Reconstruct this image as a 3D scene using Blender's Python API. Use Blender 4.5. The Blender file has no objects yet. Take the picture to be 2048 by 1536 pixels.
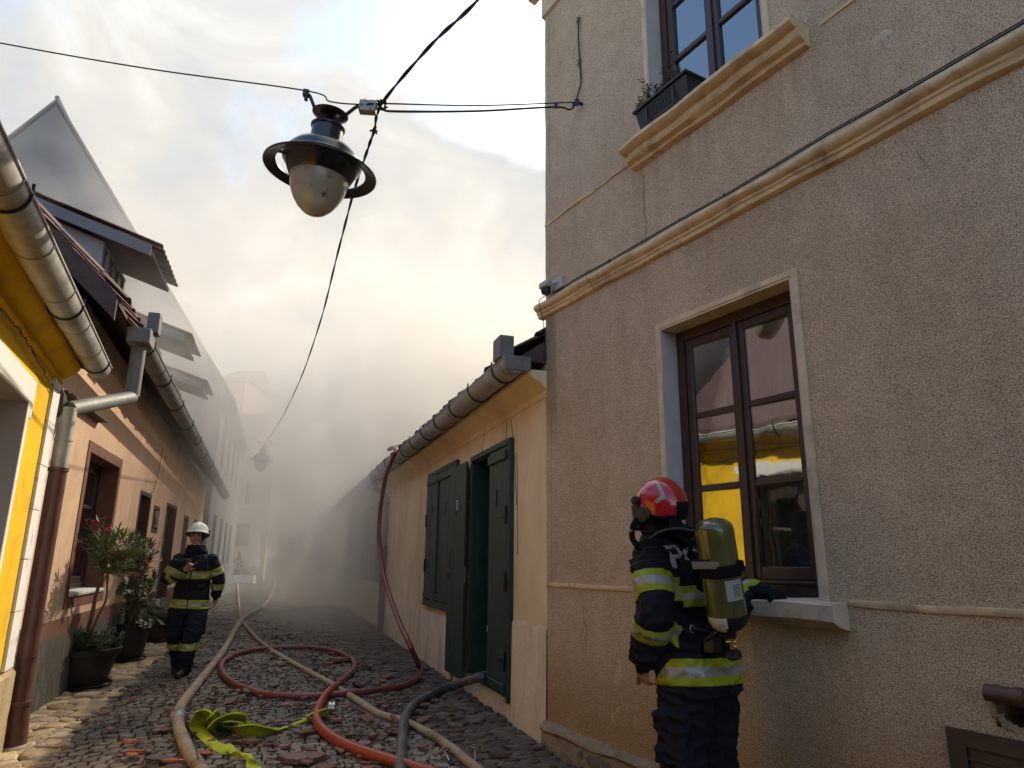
import bpy, bmesh, math, random
from mathutils import Vector as V, Matrix, noise
rnd = random.Random(7)
sc = bpy.context.scene
C = sc.collection
R = math.radians
# ------------------------------------------------------------------ camera
FPX = 1386.0
PITCH, ROLL = R(14.2), R(0.5)
CAM = V((0, 0, 1.45))
FW = V((0, math.cos(PITCH), math.sin(PITCH)))
U0 = V((0, -math.sin(PITCH), math.cos(PITCH))); R0 = V((1, 0, 0))
RT = R0 * math.cos(ROLL) + U0 * math.sin(ROLL)
UP = U0 * math.cos(ROLL) - R0 * math.sin(ROLL)
cd = bpy.data.cameras.new('camera'); cam = bpy.data.objects.new('camera', cd); C.objects.link(cam)
cd.sensor_width = 36; cd.lens = 36 * FPX / 2048; cd.clip_start = .05; cd.clip_end = 2000
m = Matrix.Identity(4)
for i in range(3):
    m[i][0] = RT[i]; m[i][1] = UP[i]; m[i][2] = -FW[i]; m[i][3] = CAM[i]
cam.matrix_world = m; sc.camera = cam
# ------------------------------------------------------------------ light
SUN_AZ, SUN_EL = 30.0, 36.0
sd = V((math.sin(R(SUN_AZ)) * math.cos(R(SUN_EL)), math.cos(R(SUN_AZ)) * math.cos(R(SUN_EL)), math.sin(R(SUN_EL))))
ld = bpy.data.lights.new('sun', 'SUN'); ld.energy = 2.4; ld.angle = R(.6); ld.color = (1, .87, .68)
sun = bpy.data.objects.new('sun', ld); C.objects.link(sun)
sun.rotation_euler = sd.to_track_quat('Z', 'Y').to_euler(); sun.location = (0, 0, 30)
w = bpy.data.worlds.new('World'); sc.world = w; w.use_nodes = True
nt = w.node_tree; nt.nodes.clear(); N = nt.nodes.new; L = nt.links.new
def nd(tree, typ, **kw):
    n = tree.nodes.new(typ)
    for k, v in kw.items():
        if k.startswith('_'):
            setattr(n, k[1:], v)
        else:
            n.inputs[k.replace('__', ' ')].default_value = v
    return n
sky = N('ShaderNodeTexSky'); sky.sky_type = 'NISHITA'; sky.sun_disc = False
sky.sun_elevation = R(SUN_EL); sky.sun_rotation = R(SUN_AZ); sky.air_density = 1.2; sky.dust_density = 1.5
bgs = N('ShaderNodeBackground'); bgs.inputs[1].default_value = .13; L(sky.outputs[0], bgs.inputs[0])
tc = N('ShaderNodeTexCoord')
mp = N('ShaderNodeMapping'); mp.inputs['Scale'].default_value = (1, 1, 1.5); L(tc.outputs['Generated'], mp.inputs[0])
n1 = nd(nt, 'ShaderNodeTexNoise', Scale=2.1, Detail=9.0, Roughness=.56, Distortion=.5); L(mp.outputs[0], n1.inputs[0])
n2 = nd(nt, 'ShaderNodeTexNoise', Scale=4.2, Detail=8.0, Roughness=.6, Distortion=.8); L(mp.outputs[0], n2.inputs[0])
def ramp(tree, src, pts, interp='LINEAR'):
    r = tree.nodes.new('ShaderNodeValToRGB'); r.color_ramp.interpolation = interp
    e = r.color_ramp.elements
    while len(e) < len(pts): e.new(.5)
    for el, (p, c) in zip(e, pts):
        el.position = p; el.color = (*c, 1) if len(c) == 3 else c
    tree.links.new(src, r.inputs[0]); return r
def math_(tree, op, a, b=None, clamp=False):
    n = tree.nodes.new('ShaderNodeMath'); n.operation = op; n.use_clamp = clamp
    for i, x in enumerate((a, b)):
        if x is None: continue
        if isinstance(x, (int, float)): n.inputs[i].default_value = x
        else: tree.links.new(x, n.inputs[i])
    return n.outputs[0]
# clouds and smoke overhead: pale, warm towards the sun, with blue showing where the cover breaks
n3 = nd(nt, 'ShaderNodeTexNoise', Scale=11.0, Detail=7.0, Roughness=.6, Distortion=.4); L(mp.outputs[0], n3.inputs[0])
ccol = ramp(nt, math_(nt, 'ADD', math_(nt, 'MULTIPLY', n2.outputs['Fac'], .78), math_(nt, 'MULTIPLY', n3.outputs['Fac'], .22)), [(.36, (.56, .59, .62)), (.45, (.67, .66, .63)), (.53, (.79, .74, .65)), (.64, (.98, .95, .89))])
sep = N('ShaderNodeSeparateXYZ'); L(tc.outputs['Generated'], sep.inputs[0])
high = nd(nt, 'ShaderNodeMapRange'); high.inputs[1].default_value = .25; high.inputs[2].default_value = .8; L(sep.outputs[2], high.inputs[0])
cool = nd(nt, 'ShaderNodeMix', _data_type='RGBA'); L(math_(nt, 'MULTIPLY', high.outputs[0], .6), cool.inputs[0]); L(ccol.outputs[0], cool.inputs[6]); cool.inputs[7].default_value = (.76, .80, .84, 1)
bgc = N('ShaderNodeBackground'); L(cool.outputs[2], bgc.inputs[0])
# cover pales with height; unseen zenith brightened further to fill the shaded walls
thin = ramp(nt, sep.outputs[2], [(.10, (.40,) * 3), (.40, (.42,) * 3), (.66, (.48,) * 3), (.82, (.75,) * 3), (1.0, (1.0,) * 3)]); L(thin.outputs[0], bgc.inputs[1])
# cover is complete over the fire (ahead) and breaks up behind the viewer
dotp = N('ShaderNodeVectorMath'); dotp.operation = 'DOT_PRODUCT'; L(tc.outputs['Generated'], dotp.inputs[0])
fd = V((-.18, .90, .40)).normalized(); dotp.inputs[1].default_value = fd
cov = math_(nt, 'ADD', n1.outputs['Fac'], math_(nt, 'MULTIPLY', dotp.outputs['Value'], .30))
def away(v, lo, hi, amt):
    dn = N('ShaderNodeVectorMath'); dn.operation = 'DOT_PRODUCT'; L(tc.outputs['Generated'], dn.inputs[0]); dn.inputs[1].default_value = V(v).normalized()
    mr = N('ShaderNodeMapRange'); mr.interpolation_type = 'SMOOTHSTEP'; L(dn.outputs['Value'], mr.inputs[0]); mr.inputs[1].default_value = lo; mr.inputs[2].default_value = hi; mr.inputs[4].default_value = amt
    return mr.outputs[0]
cov = math_(nt, 'SUBTRACT', cov, away((-.80, -.25, .55), .45, .9, .30))      # open blue sky over the left roofs, seen in the windows
cov = math_(nt, 'SUBTRACT', cov, away(tuple(FW + RT * (50 / FPX) + UP * (740 / FPX)), 0.962, 1.0, .42))
cov = math_(nt, 'SUBTRACT', cov, away(tuple(FW - RT * (600 / FPX) + UP * (720 / FPX)), .95, 1.0, .16))
covr = ramp(nt, cov, [(.46, (0, 0, 0)), (.62, (1, 1, 1))], 'EASE')
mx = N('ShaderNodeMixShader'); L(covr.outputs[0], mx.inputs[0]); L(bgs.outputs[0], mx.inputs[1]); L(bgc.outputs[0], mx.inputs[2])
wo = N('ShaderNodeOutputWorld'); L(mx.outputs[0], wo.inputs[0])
vs = sc.view_settings; vs.view_transform = 'Standard'; vs.look = 'None'; vs.exposure = 1.3; vs.gamma = 1; vs.use_curve_mapping = False
sc.render.engine = 'CYCLES'
cy = sc.cycles; cy.use_denoising = True
try: cy.denoiser = 'OPENIMAGEDENOISE'
except Exception: pass
cy.max_bounces = 8; cy.diffuse_bounces = 4; cy.glossy_bounces = 3; cy.transmission_bounces = 6; cy.volume_bounces = 3; cy.transparent_max_bounces = 12
cy.volume_step_rate = 1.0; cy.volume_max_steps = 128; cy.sample_clamp_indirect = 6

# ------------------------------------------------------------------ pixel -> place helpers
def ray(x, y): return FW + RT * ((x - 1024) / FPX) - UP * ((y - 768) / FPX)
def G(x, y, z=0.0):
    d = ray(x, y); return CAM + d * ((z - CAM.z) / d.z)
def P(x, y, t): return CAM + ray(x, y) * t
class Fr:
    """a wall plane: s along it, z up, o out towards the street"""
    def __init__(s_, P0, ang, side=1):
        a = R(ang); s_.P0 = V((P0[0], P0[1], 0)); s_.D = V((math.sin(a), math.cos(a), 0))
        s_.N = V((-math.cos(a), math.sin(a), 0)) * side; s_.ang = ang
    def pt(f, s, z, o=0.0): return f.P0 + f.D * s + f.N * o + V((0, 0, z))
    def px(f, x, y, o=0.0):
        d = ray(x, y); t = ((f.P0 + f.N * o - CAM).dot(f.N)) / d.dot(f.N); q = CAM + d * t - f.P0
        return q.dot(f.D), q.z
TAN = Fr(G(1097, 1497), -30); BEI = Fr(G(1097, 1497), -18.2)
o0 = G(75, 1418); ORA = Fr(o0, -17.8, -1); YEL = Fr(o0, -24.5, -1)

# ------------------------------------------------------------------ mesh builder
class MB:
    def __init__(s): s.v = []; s.f = []; s.m = []
    def add(s, vs_, fs, mi=0):
        b = len(s.v); s.v += [V(p) for p in vs_]; s.f += [tuple(b + i for i in f) for f in fs]; s.m += [mi] * len(fs); return s
    def hexa(s, p, mi=0):
        return s.add(p, [(0, 3, 2, 1), (4, 5, 6, 7), (0, 1, 5, 4), (1, 2, 6, 5), (2, 3, 7, 6), (3, 0, 4, 7)], mi)
    def box(s, fr, s0, s1, z0, z1, a, b, mi=0):
        if s0 > s1: s0, s1 = s1, s0
        return s.hexa([fr.pt(s0, z0, a), fr.pt(s1, z0, a), fr.pt(s1, z0, b), fr.pt(s0, z0, b),
                       fr.pt(s0, z1, a), fr.pt(s1, z1, a), fr.pt(s1, z1, b), fr.pt(s0, z1, b)], mi)
    def cube(s, c, sz, M=None, mi=0):
        x, y, z = [q / 2 for q in sz]
        ps = [V((a * x, b * y, d * z)) for d in (-1, 1) for a, b in ((-1, -1), (1, -1), (1, 1), (-1, 1))]
        if M: ps = [M @ p for p in ps]
        return s.hexa([V(c) + p for p in ps], mi)
    def tube(s, pts, r, n=8, cap=True, closed=False, flat=None, mi=0, arc=None):
        pts = [V(p) for p in pts]; k = len(pts)
        rs = r if isinstance(r, (list, tuple)) else [r] * k
        T = []
        for i in range(k):
            a = pts[(i - 1) % k] if (closed or i > 0) else pts[i]; b = pts[(i + 1) % k] if (closed or i < k - 1) else pts[i]
            d = b - a; T.append(d.normalized() if d.length > 1e-9 else V((0, 0, 1)))
        up = V((0, 0, 1)) if abs(T[0].z) < .9 else V((1, 0, 0))
        u = (up - T[0] * up.dot(T[0])).normalized(); vs_ = []; fs = []
        for i in range(k):
            u = (u - T[i] * u.dot(T[i])).normalized(); w_ = T[i].cross(u)
            for j in range(n):
                a = 2 * math.pi * j / n
                f2 = flat if flat else 1
                vs_.append(pts[i] + (u * math.cos(a) * f2 + w_ * math.sin(a)) * rs[i])
        for i in range(k if closed else k - 1):
            i2 = (i + 1) % k
            for j in range(n):
                j2 = (j + 1) % n; fs.append((i * n + j, i * n + j2, i2 * n + j2, i2 * n + j))
        if cap and not closed:
            fs.append(tuple(range(n))[::-1]); fs.append(tuple((k - 1) * n + j for j in range(n)))
        return s.add(vs_, fs, mi)
    def lathe(s, prof, c=(0, 0, 0), n=24, M=None, mi=0, sq=1.0, closed=False):
        vs_ = []; fs = []; k = len(prof)
        for r, z in prof:
            for j in range(n):
                a = 2 * math.pi * j / n; p = V((r * math.cos(a), r * math.sin(a) * sq, z))
                if M: p = M @ p
                vs_.append(V(c) + p)
        for i in range(k if closed else k - 1):
            i2 = (i + 1) % k
            for j in range(n):
                j2 = (j + 1) % n; fs.append((i * n + j, i * n + j2, i2 * n + j2, i2 * n + j))
        if not closed:
            if prof[0][0] > 1e-6: fs.append(tuple(range(n))[::-1])
            if prof[-1][0] > 1e-6: fs.append(tuple((k - 1) * n + j for j in range(n)))
        return s.add(vs_, fs, mi)
    def prism(s, fr, prof, s0, s1, mi=0, nseg=1, jit=0):
        """closed (o, z) outline swept along s"""
        k = len(prof); vs_ = []; fs = []
        if s0 > s1: s0, s1 = s1, s0
        for i in range(nseg + 1):
            q = s0 + (s1 - s0) * i / nseg
            for o, z in prof:
                dj = noise.noise(V((q * 3, z * 7, o * 9))) * jit
                vs_.append(fr.pt(q, z + dj, o + dj * .6))
        for i in range(nseg):
            for j in range(k):
                j2 = (j + 1) % k; fs.append((i * k + j, (i + 1) * k + j, (i + 1) * k + j2, i * k + j2))
        fs.append(tuple(range(k))); fs.append(tuple(nseg * k + j for j in range(k))[::-1])
        return s.add(vs_, fs, mi)
    def poly(s, pts, th, nrm, mi=0):
        """flat outline with thickness th against nrm"""
        k = len(pts); n_ = V(nrm).normalized() * th
        vs_ = [V(p) for p in pts] + [V(p) - n_ for p in pts]
        fs = [tuple(range(k)), tuple(range(2 * k - 1, k - 1, -1))] + [(i, i + k, (i + 1) % k + k, (i + 1) % k) for i in range(k)]
        return s.add(vs_, fs, mi)
    def slab(s, fr, s0, s1, z0, z1, holes, a, b, mi=0, ds=None):
        """wall with rectangular holes: a = outer face, b = inner face"""
        S = sorted({s0, s1, *[h[0] for h in holes], *[h[1] for h in holes]}); Z = sorted({z0, z1, *[h[2] for h in holes], *[h[3] for h in holes]})
        S = [q for q in S if s0 - 1e-9 <= q <= s1 + 1e-9]; Z = [q for q in Z if z0 - 1e-9 <= q <= z1 + 1e-9]
        def solid(i, j):
            if not (0 <= i < len(S) - 1 and 0 <= j < len(Z) - 1): return False
            cs, cz = (S[i] + S[i + 1]) / 2, (Z[j] + Z[j + 1]) / 2
            return not any(h[0] < cs < h[1] and h[2] < cz < h[3] for h in holes)
        for i in range(len(S) - 1):
            for j in range(len(Z) - 1):
                if not solid(i, j): continue
                p = lambda q, z, o: fr.pt(q, z, o)
                A, B, c, d = S[i], S[i + 1], Z[j], Z[j + 1]
                s.add([p(A, c, a), p(B, c, a), p(B, d, a), p(A, d, a)], [(0, 1, 2, 3)], mi)
                s.add([p(A, c, b), p(B, c, b), p(B, d, b), p(A, d, b)], [(3, 2, 1, 0)], mi)
                for (di, dj, q) in ((-1, 0, [(A, c), (A, d)]), (1, 0, [(B, d), (B, c)]), (0, -1, [(B, c), (A, c)]), (0, 1, [(A, d), (B, d)])):
                    if not solid(i + di, j + dj):
                        (x1, y1), (x2, y2) = q
                        s.add([p(x1, y1, a), p(x1, y1, b), p(x2, y2, b), p(x2, y2, a)], [(0, 1, 2, 3)], mi)
        return s

ORG = {}
def finish(me, smooth):
    if smooth:
        me.polygons.foreach_set('use_smooth', [True] * len(me.polygons))
        me.set_sharp_from_angle(angle=R(smooth if smooth is not True else 38))
def mesh_of(name, mb, mats, off=V((0, 0, 0)), smooth=True, fixn=True):
    me = bpy.data.meshes.new(name); me.from_pydata([p - off for p in mb.v], [], mb.f)
    for q in (mats if isinstance(mats, (list, tuple)) else [mats]): me.materials.append(q)
    if any(mb.m): me.polygons.foreach_set('material_index', mb.m)
    if fixn:
        bm = bmesh.new(); bm.from_mesh(me)
        bmesh.ops.remove_doubles(bm, verts=bm.verts, dist=1e-5)
        bmesh.ops.recalc_face_normals(bm, faces=bm.faces); bm.to_mesh(me); bm.free()
    finish(me, smooth); return me
def mk(name, mb, mats, parent=None, base=None, bevel=0, smooth=True, fixn=True, **tags):
    off = ORG[parent.name] if parent else V(base) if base is not None else V((0, 0, 0))
    me = mesh_of(name, mb, mats, off, smooth, fixn)
    o = bpy.data.objects.new(name, me); C.objects.link(o)
    if parent: o.parent = parent
    elif base is not None: o.location = V(base)
    ORG[o.name] = off
    if bevel:
        b = o.modifiers.new('bevel', 'BEVEL'); b.width = bevel; b.segments = 2; b.limit_method = 'ANGLE'; b.angle_limit = R(40)
    for k, v_ in tags.items(): o[k] = v_
    return o
def thing(name, loc, label, cat, group=None, local=False, rz=0):
    o = bpy.data.objects.new(name, None); C.objects.link(o); o.location = V(loc); o.rotation_euler.z = rz
    o.empty_display_size = .1
    o['label'] = label; o['category'] = cat
    if group: o['group'] = group
    ORG[o.name] = V((0, 0, 0)) if local else V(loc)
    return o
def inst(name, me, parent, loc, rot=(0, 0, 0), scale=(1, 1, 1), **tags):
    o = bpy.data.objects.new(name, me); C.objects.link(o)
    if parent: o.parent = parent; o.location = V(loc) - ORG[parent.name]
    else: o.location = V(loc)
    o.rotation_euler = rot; o.scale = scale
    for k, v_ in tags.items(): o[k] = v_
    return o
def cr(pts, n=6):
    """catmull-rom through points"""
    pts = [V(p) for p in pts]; out = []
    q = [pts[0] * 2 - pts[1]] + pts + [pts[-1] * 2 - pts[-2]]
    for i in range(1, len(q) - 2):
        for k in range(n):
            t = k / n; a, b, c, d = q[i - 1], q[i], q[i + 1], q[i + 2]
            out.append(.5 * ((2 * b) + (c - a) * t + (2 * a - 5 * b + 4 * c - d) * t * t + (3 * b - a - 3 * c + d) * t ** 3))
    out.append(pts[-1]); return out

# ------------------------------------------------------------------ materials
def mat(name, col, var=.15, rough=.8, scale=3.0, bump=0.0, bscale=40.0, col2=None, c2scale=1.2, c2lo=.5, c2hi=.7, metal=0.0, spec=.5,
        island=0.0, objrand=0.0, streak=None, emit=None, bdist=.01, bdetail=4.0, coat=0.0):
    M = bpy.data.materials.new(name); M.use_nodes = True; t = M.node_tree; b = t.nodes['Principled BSDF']
    lk = t.links.new; geo = t.nodes.new('ShaderNodeNewGeometry')
    if objrand or name.startswith('o_'):
        tcn = t.nodes.new('ShaderNodeTexCoord'); pos = tcn.outputs['Object']
    else: pos = geo.outputs['Position']
    na = nd(t, 'ShaderNodeTexNoise', Scale=scale, Detail=6.0, Roughness=.6); lk(pos, na.inputs[0])
    lo = tuple(c * (1 - var) for c in col); hi = tuple(min(1, c * (1 + var)) for c in col)
    r1 = ramp(t, na.outputs['Fac'], [(.3, lo), (.7, hi)]); cout = r1.outputs[0]
    if col2:
        nb = nd(t, 'ShaderNodeTexNoise', Scale=c2scale, Detail=7.0, Roughness=.65, Distortion=.4)
        if streak:
            mpp = t.nodes.new('ShaderNodeMapping'); mpp.inputs['Scale'].default_value = streak; lk(pos, mpp.inputs[0]); lk(mpp.outputs[0], nb.inputs[0])
        else: lk(pos, nb.inputs[0])
        r2 = ramp(t, nb.outputs['Fac'], [(c2lo, (0, 0, 0)), (c2hi, (1, 1, 1))])
        mxx = nd(t, 'ShaderNodeMix', _data_type='RGBA'); lk(r2.outputs[0], mxx.inputs[0]); lk(cout, mxx.inputs[6]); mxx.inputs[7].default_value = (*col2, 1); cout = mxx.outputs[2]
    if island or objrand:
        if objrand: oi = t.nodes.new('ShaderNodeObjectInfo'); rv = oi.outputs['Random']
        else: rv = geo.outputs['Random Per Island']
        amt = island or objrand
        mr = t.nodes.new('ShaderNodeMapRange'); lk(rv, mr.inputs[0]); mr.inputs[3].default_value = 1 - amt; mr.inputs[4].default_value = 1 + amt
        hs = t.nodes.new('ShaderNodeHueSaturation'); lk(mr.outputs[0], hs.inputs['Value']); lk(cout, hs.inputs['Color'])
        hs.inputs['Hue'].default_value = .5; cout = hs.outputs[0]
        mr2 = t.nodes.new('ShaderNodeMapRange'); fr_ = math_(t, 'FRACT', math_(t, 'MULTIPLY', rv, 17.3)); lk(fr_, mr2.inputs[0]); mr2.inputs[3].default_value = .5 - amt * .045; mr2.inputs[4].default_value = .5 + amt * .03
        lk(mr2.outputs[0], hs.inputs['Hue'])
        mr3 = t.nodes.new('ShaderNodeMapRange'); fr2 = math_(t, 'FRACT', math_(t, 'MULTIPLY', rv, 39.7)); lk(fr2, mr3.inputs[0]); mr3.inputs[3].default_value = 1 - amt * .8; mr3.inputs[4].default_value = 1 + amt * .3
        lk(mr3.outputs[0], hs.inputs['Saturation'])
    lk(cout, b.inputs['Base Color'])
    b.inputs['Roughness'].default_value = rough; b.inputs['Metallic'].default_value = metal; b.inputs['Specular IOR Level'].default_value = spec
    if coat: b.inputs['Coat Weight'].default_value = coat; b.inputs['Coat Roughness'].default_value = .08
    if rough > .15:
        rr = t.nodes.new('ShaderNodeMapRange'); lk(na.outputs['Fac'], rr.inputs[0]); rr.inputs[3].default_value = max(.02, rough - .12); rr.inputs[4].default_value = min(1, rough + .12); lk(rr.outputs[0], b.inputs['Roughness'])
    if bump:
        nc = nd(t, 'ShaderNodeTexNoise', Scale=bscale, Detail=bdetail, Roughness=.6); lk(pos, nc.inputs[0])
        bp = t.nodes.new('ShaderNodeBump'); bp.inputs['Strength'].default_value = bump; bp.inputs['Distance'].default_value = bdist
        lk(nc.outputs['Fac'], bp.inputs['Height']); lk(bp.outputs[0], b.inputs['Normal'])
    if emit: b.inputs['Emission Color'].default_value = (*emit, 1); b.inputs['Emission Strength'].default_value = 1
    return M

def stucco():
    M = bpy.data.materials.new('pebbledash render'); M.use_nodes = True; t = M.node_tree; b = t.nodes['Principled BSDF']; lk = t.links.new
    geo = t.nodes.new('ShaderNodeNewGeometry'); pos = geo.outputs['Position']
    g = nd(t, 'ShaderNodeTexNoise', Scale=150.0, Detail=3.0, Roughness=.6); lk(pos, g.inputs[0])
    v_ = nd(t, 'ShaderNodeTexVoronoi', Scale=130.0); v_.feature = 'SMOOTH_F1'; lk(pos, v_.inputs[0])
    big = nd(t, 'ShaderNodeTexNoise', Scale=.9, Detail=6.0, Roughness=.62, Distortion=.3); lk(pos, big.inputs[0])
    mid = nd(t, 'ShaderNodeTexNoise', Scale=7.0, Detail=6.0, Roughness=.6); lk(pos, mid.inputs[0])
    c0 = ramp(t, big.outputs['Fac'], [(.3, (.555, .408, .272)), (.5, (.625, .468, .32)), (.72, (.675, .515, .368))])
    sp = ramp(t, g.outputs['Fac'], [(.37, (.48, .46, .44)), (.5, (.97, .97, .97)), (.63, (1.22, 1.21, 1.19))])
    m1 = nd(t, 'ShaderNodeMix', _data_type='RGBA', _blend_type='MULTIPLY'); m1.inputs[0].default_value = 1; lk(c0.outputs[0], m1.inputs[6]); lk(sp.outputs[0], m1.inputs[7])
    md = ramp(t, mid.outputs['Fac'], [(.3, (.9, .9, .9)), (.7, (1.07, 1.07, 1.07))])
    m2 = nd(t, 'ShaderNodeMix', _data_type='RGBA', _blend_type='MULTIPLY'); m2.inputs[0].default_value = 1; lk(m1.outputs[2], m2.inputs[6]); lk(md.outputs[0], m2.inputs[7])
    # grime and bare patches low on the wall
    sx = t.nodes.new('ShaderNodeSeparateXYZ'); lk(pos, sx.inputs[0])
    pn = nd(t, 'ShaderNodeTexNoise', Scale=3.3, Detail=5.0, Roughness=.7); lk(pos, pn.inputs[0])
    hm = t.nodes.new('ShaderNodeMapRange'); hm.inputs[1].default_value = 2.0; hm.inputs[2].default_value = .2; hm.inputs[3].default_value = -.05; hm.inputs[4].default_value = .045; lk(sx.outputs[2], hm.inputs[0])
    pf = ramp(t, math_(t, 'ADD', pn.outputs['Fac'], hm.outputs[0]), [(.655, (0, 0, 0)), (.675, (1, 1, 1))])
    m3 = nd(t, 'ShaderNodeMix', _data_type='RGBA'); lk(pf.outputs[0], m3.inputs[0]); lk(m2.outputs[2], m3.inputs[6]); m3.inputs[7].default_value = (.62, .50, .37, 1)
    st = nd(t, 'ShaderNodeTexNoise', Scale=1.0, Detail=5.0, Roughness=.6); mpp = t.nodes.new('ShaderNodeMapping'); mpp.inputs['Scale'].default_value = (3, 3, .35); lk(pos, mpp.inputs[0]); lk(mpp.outputs[0], st.inputs[0])
    sr = ramp(t, st.outputs['Fac'], [(.34, (.92, .91, .89)), (.48, (.98, .97, .97)), (.62, (1.02, 1.02, 1.02))])
    m4 = nd(t, 'ShaderNodeMix', _data_type='RGBA', _blend_type='MULTIPLY'); m4.inputs[0].default_value = 1; lk(m3.outputs[2], m4.inputs[6]); lk(sr.outputs[0], m4.inputs[7])
    dn_ = t.nodes.new('ShaderNodeMapRange'); dn_.inputs[1].default_value = 1.1; dn_.inputs[2].default_value = .1; lk(sx.outputs[2], dn_.inputs[0])
    dr_ = ramp(t, math_(t, 'MULTIPLY', dn_.outputs[0], math_(t, 'ADD', mid.outputs['Fac'], big.outputs['Fac'])), [(.25, (1, 1, 1)), (.8, (.72, .62, .48))])
    m5 = nd(t, 'ShaderNodeMix', _data_type='RGBA', _blend_type='MULTIPLY'); m5.inputs[0].default_value = 1; lk(m4.outputs[2], m5.inputs[6]); lk(dr_.outputs[0], m5.inputs[7])
    sv = t.nodes.new('ShaderNodeVectorMath'); sv.operation = 'DOT_PRODUCT'; lk(pos, sv.inputs[0]); sv.inputs[1].default_value = TAN.D; sd_ = math_(t, 'SUBTRACT', sv.outputs['Value'], TAN.P0.dot(TAN.D))
    s1_ = t.nodes.new('ShaderNodeMapRange'); lk(math_(t, 'ADD', sd_, math_(t, 'MULTIPLY', mid.outputs['Fac'], .12)), s1_.inputs[0]); s1_.inputs[1].default_value = -.10; s1_.inputs[2].default_value = -.07
    s2_ = t.nodes.new('ShaderNodeMapRange'); lk(sx.outputs[2], s2_.inputs[0]); s2_.inputs[1].default_value = 2.3; s2_.inputs[2].default_value = 2.7
    s3_ = t.nodes.new('ShaderNodeMapRange'); lk(sx.outputs[2], s3_.inputs[0]); s3_.inputs[1].default_value = 3.62; s3_.inputs[2].default_value = 3.6
    corner_dk = math_(t, 'MULTIPLY', math_(t, 'MULTIPLY', s1_.outputs[0], s2_.outputs[0]), math_(t, 'MULTIPLY', s3_.outputs[0], .42))  # darker strip down the house corner, just below the band moulding
    m6 = nd(t, 'ShaderNodeMix', _data_type='RGBA', _blend_type='MULTIPLY'); lk(corner_dk, m6.inputs[0]); lk(m5.outputs[2], m6.inputs[6]); m6.inputs[7].default_value = (.45, .42, .38, 1)
    dm_ = t.nodes.new('ShaderNodeMapping'); dm_.inputs['Scale'].default_value = (11, 11, .7); lk(pos, dm_.inputs[0])
    dnz = nd(t, 'ShaderNodeTexNoise', Scale=1.0, Detail=4.0, Roughness=.7); lk(dm_.outputs[0], dnz.inputs[0])
    def drip(ztop, length, s_lo=None, s_hi=None):
        a = t.nodes.new('ShaderNodeMapRange'); lk(sx.outputs[2], a.inputs[0]); a.inputs[1].default_value = ztop - length; a.inputs[2].default_value = ztop
        c = t.nodes.new('ShaderNodeMath'); c.operation = 'LESS_THAN'; lk(sx.outputs[2], c.inputs[0]); c.inputs[1].default_value = ztop + .01
        o_ = math_(t, 'MULTIPLY', math_(t, 'POWER', a.outputs[0], 1.6), c.outputs[0])
        if s_lo is not None:
            g1 = t.nodes.new('ShaderNodeMath'); g1.operation = 'GREATER_THAN'; lk(sd_, g1.inputs[0]); g1.inputs[1].default_value = s_lo
            g2 = t.nodes.new('ShaderNodeMath'); g2.operation = 'LESS_THAN'; lk(sd_, g2.inputs[0]); g2.inputs[1].default_value = s_hi
            o_ = math_(t, 'MULTIPLY', o_, math_(t, 'MULTIPLY', g1.outputs[0], g2.outputs[0]))
        return o_
    dall = math_(t, 'ADD', math_(t, 'ADD', drip(1.12, .75, -2.8, -1.2), drip(4.43, .6, -2.95, -1.25)), math_(t, 'MULTIPLY', drip(3.61, .45), .6), True)
    dth = ramp(t, dnz.outputs['Fac'], [(.42, (0, 0, 0)), (.62, (1, 1, 1))])
    dfac = math_(t, 'MULTIPLY', math_(t, 'MULTIPLY', dall, dth.outputs[0]), .38, True)
    m7 = nd(t, 'ShaderNodeMix', _data_type='RGBA', _blend_type='MULTIPLY'); lk(dfac, m7.inputs[0]); lk(m6.outputs[2], m7.inputs[6]); m7.inputs[7].default_value = (.45, .36, .26, 1)
    lk(m7.outputs[2], b.inputs['Base Color']); b.inputs['Roughness'].default_value = .95; b.inputs['Specular IOR Level'].default_value = .2
    h = math_(t, 'ADD', g.outputs['Fac'], math_(t, 'MULTIPLY', v_.outputs['Distance'], .5))
    h = math_(t, 'ADD', math_(t, 'MULTIPLY', h, math_(t, 'SUBTRACT', 1.0, math_(t, 'MULTIPLY', pf.outputs[0], .85))), math_(t, 'MULTIPLY', mid.outputs['Fac'], .6))
    bp = t.nodes.new('ShaderNodeBump'); bp.inputs['Strength'].default_value = 1.0; bp.inputs['Distance'].default_value = .007; lk(h, bp.inputs['Height']); lk(bp.outputs[0], b.inputs['Normal'])
    return M
M_tan = stucco()
M_trim = mat('ochre plaster trim', (.68, .50, .29), .16, .85, 5, .6, 26, col2=(.34, .24, .15), c2scale=4.5, c2lo=.50, c2hi=.70, bdist=.008)
M_trimw = mat('pale plaster surround', (.66, .50, .32), .12, .8, 5, .3, 40, col2=(.36, .28, .22), c2scale=3, bdist=.005)
M_reveal = mat('lilac grey reveal paint', (.50, .43, .40), .1, .8, 6, .2, 60, bdist=.004)
M_sillw = mat('worn whitewashed sill', (.62, .49, .36), .15, .8, 5, .4, 35, col2=(.34, .24, .13), c2scale=3.5, c2lo=.52, c2hi=.68, bdist=.006)
M_mortar = mat('plinth mortar', (.34, .25, .17), .25, .9, 9, 1.0, 35, bdist=.02, col2=(.20, .14, .09), c2scale=6, c2lo=.45, c2hi=.7)
M_pstone = mat('plinth stone', (.15, .125, .10), .25, .85, 9, .7, 30, objrand=.35, bdist=.008)
M_brown = mat('dark brown window paint', (.050, .024, .020), .2, .42, 12, .25, 50, bdist=.003, spec=.5)
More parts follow.
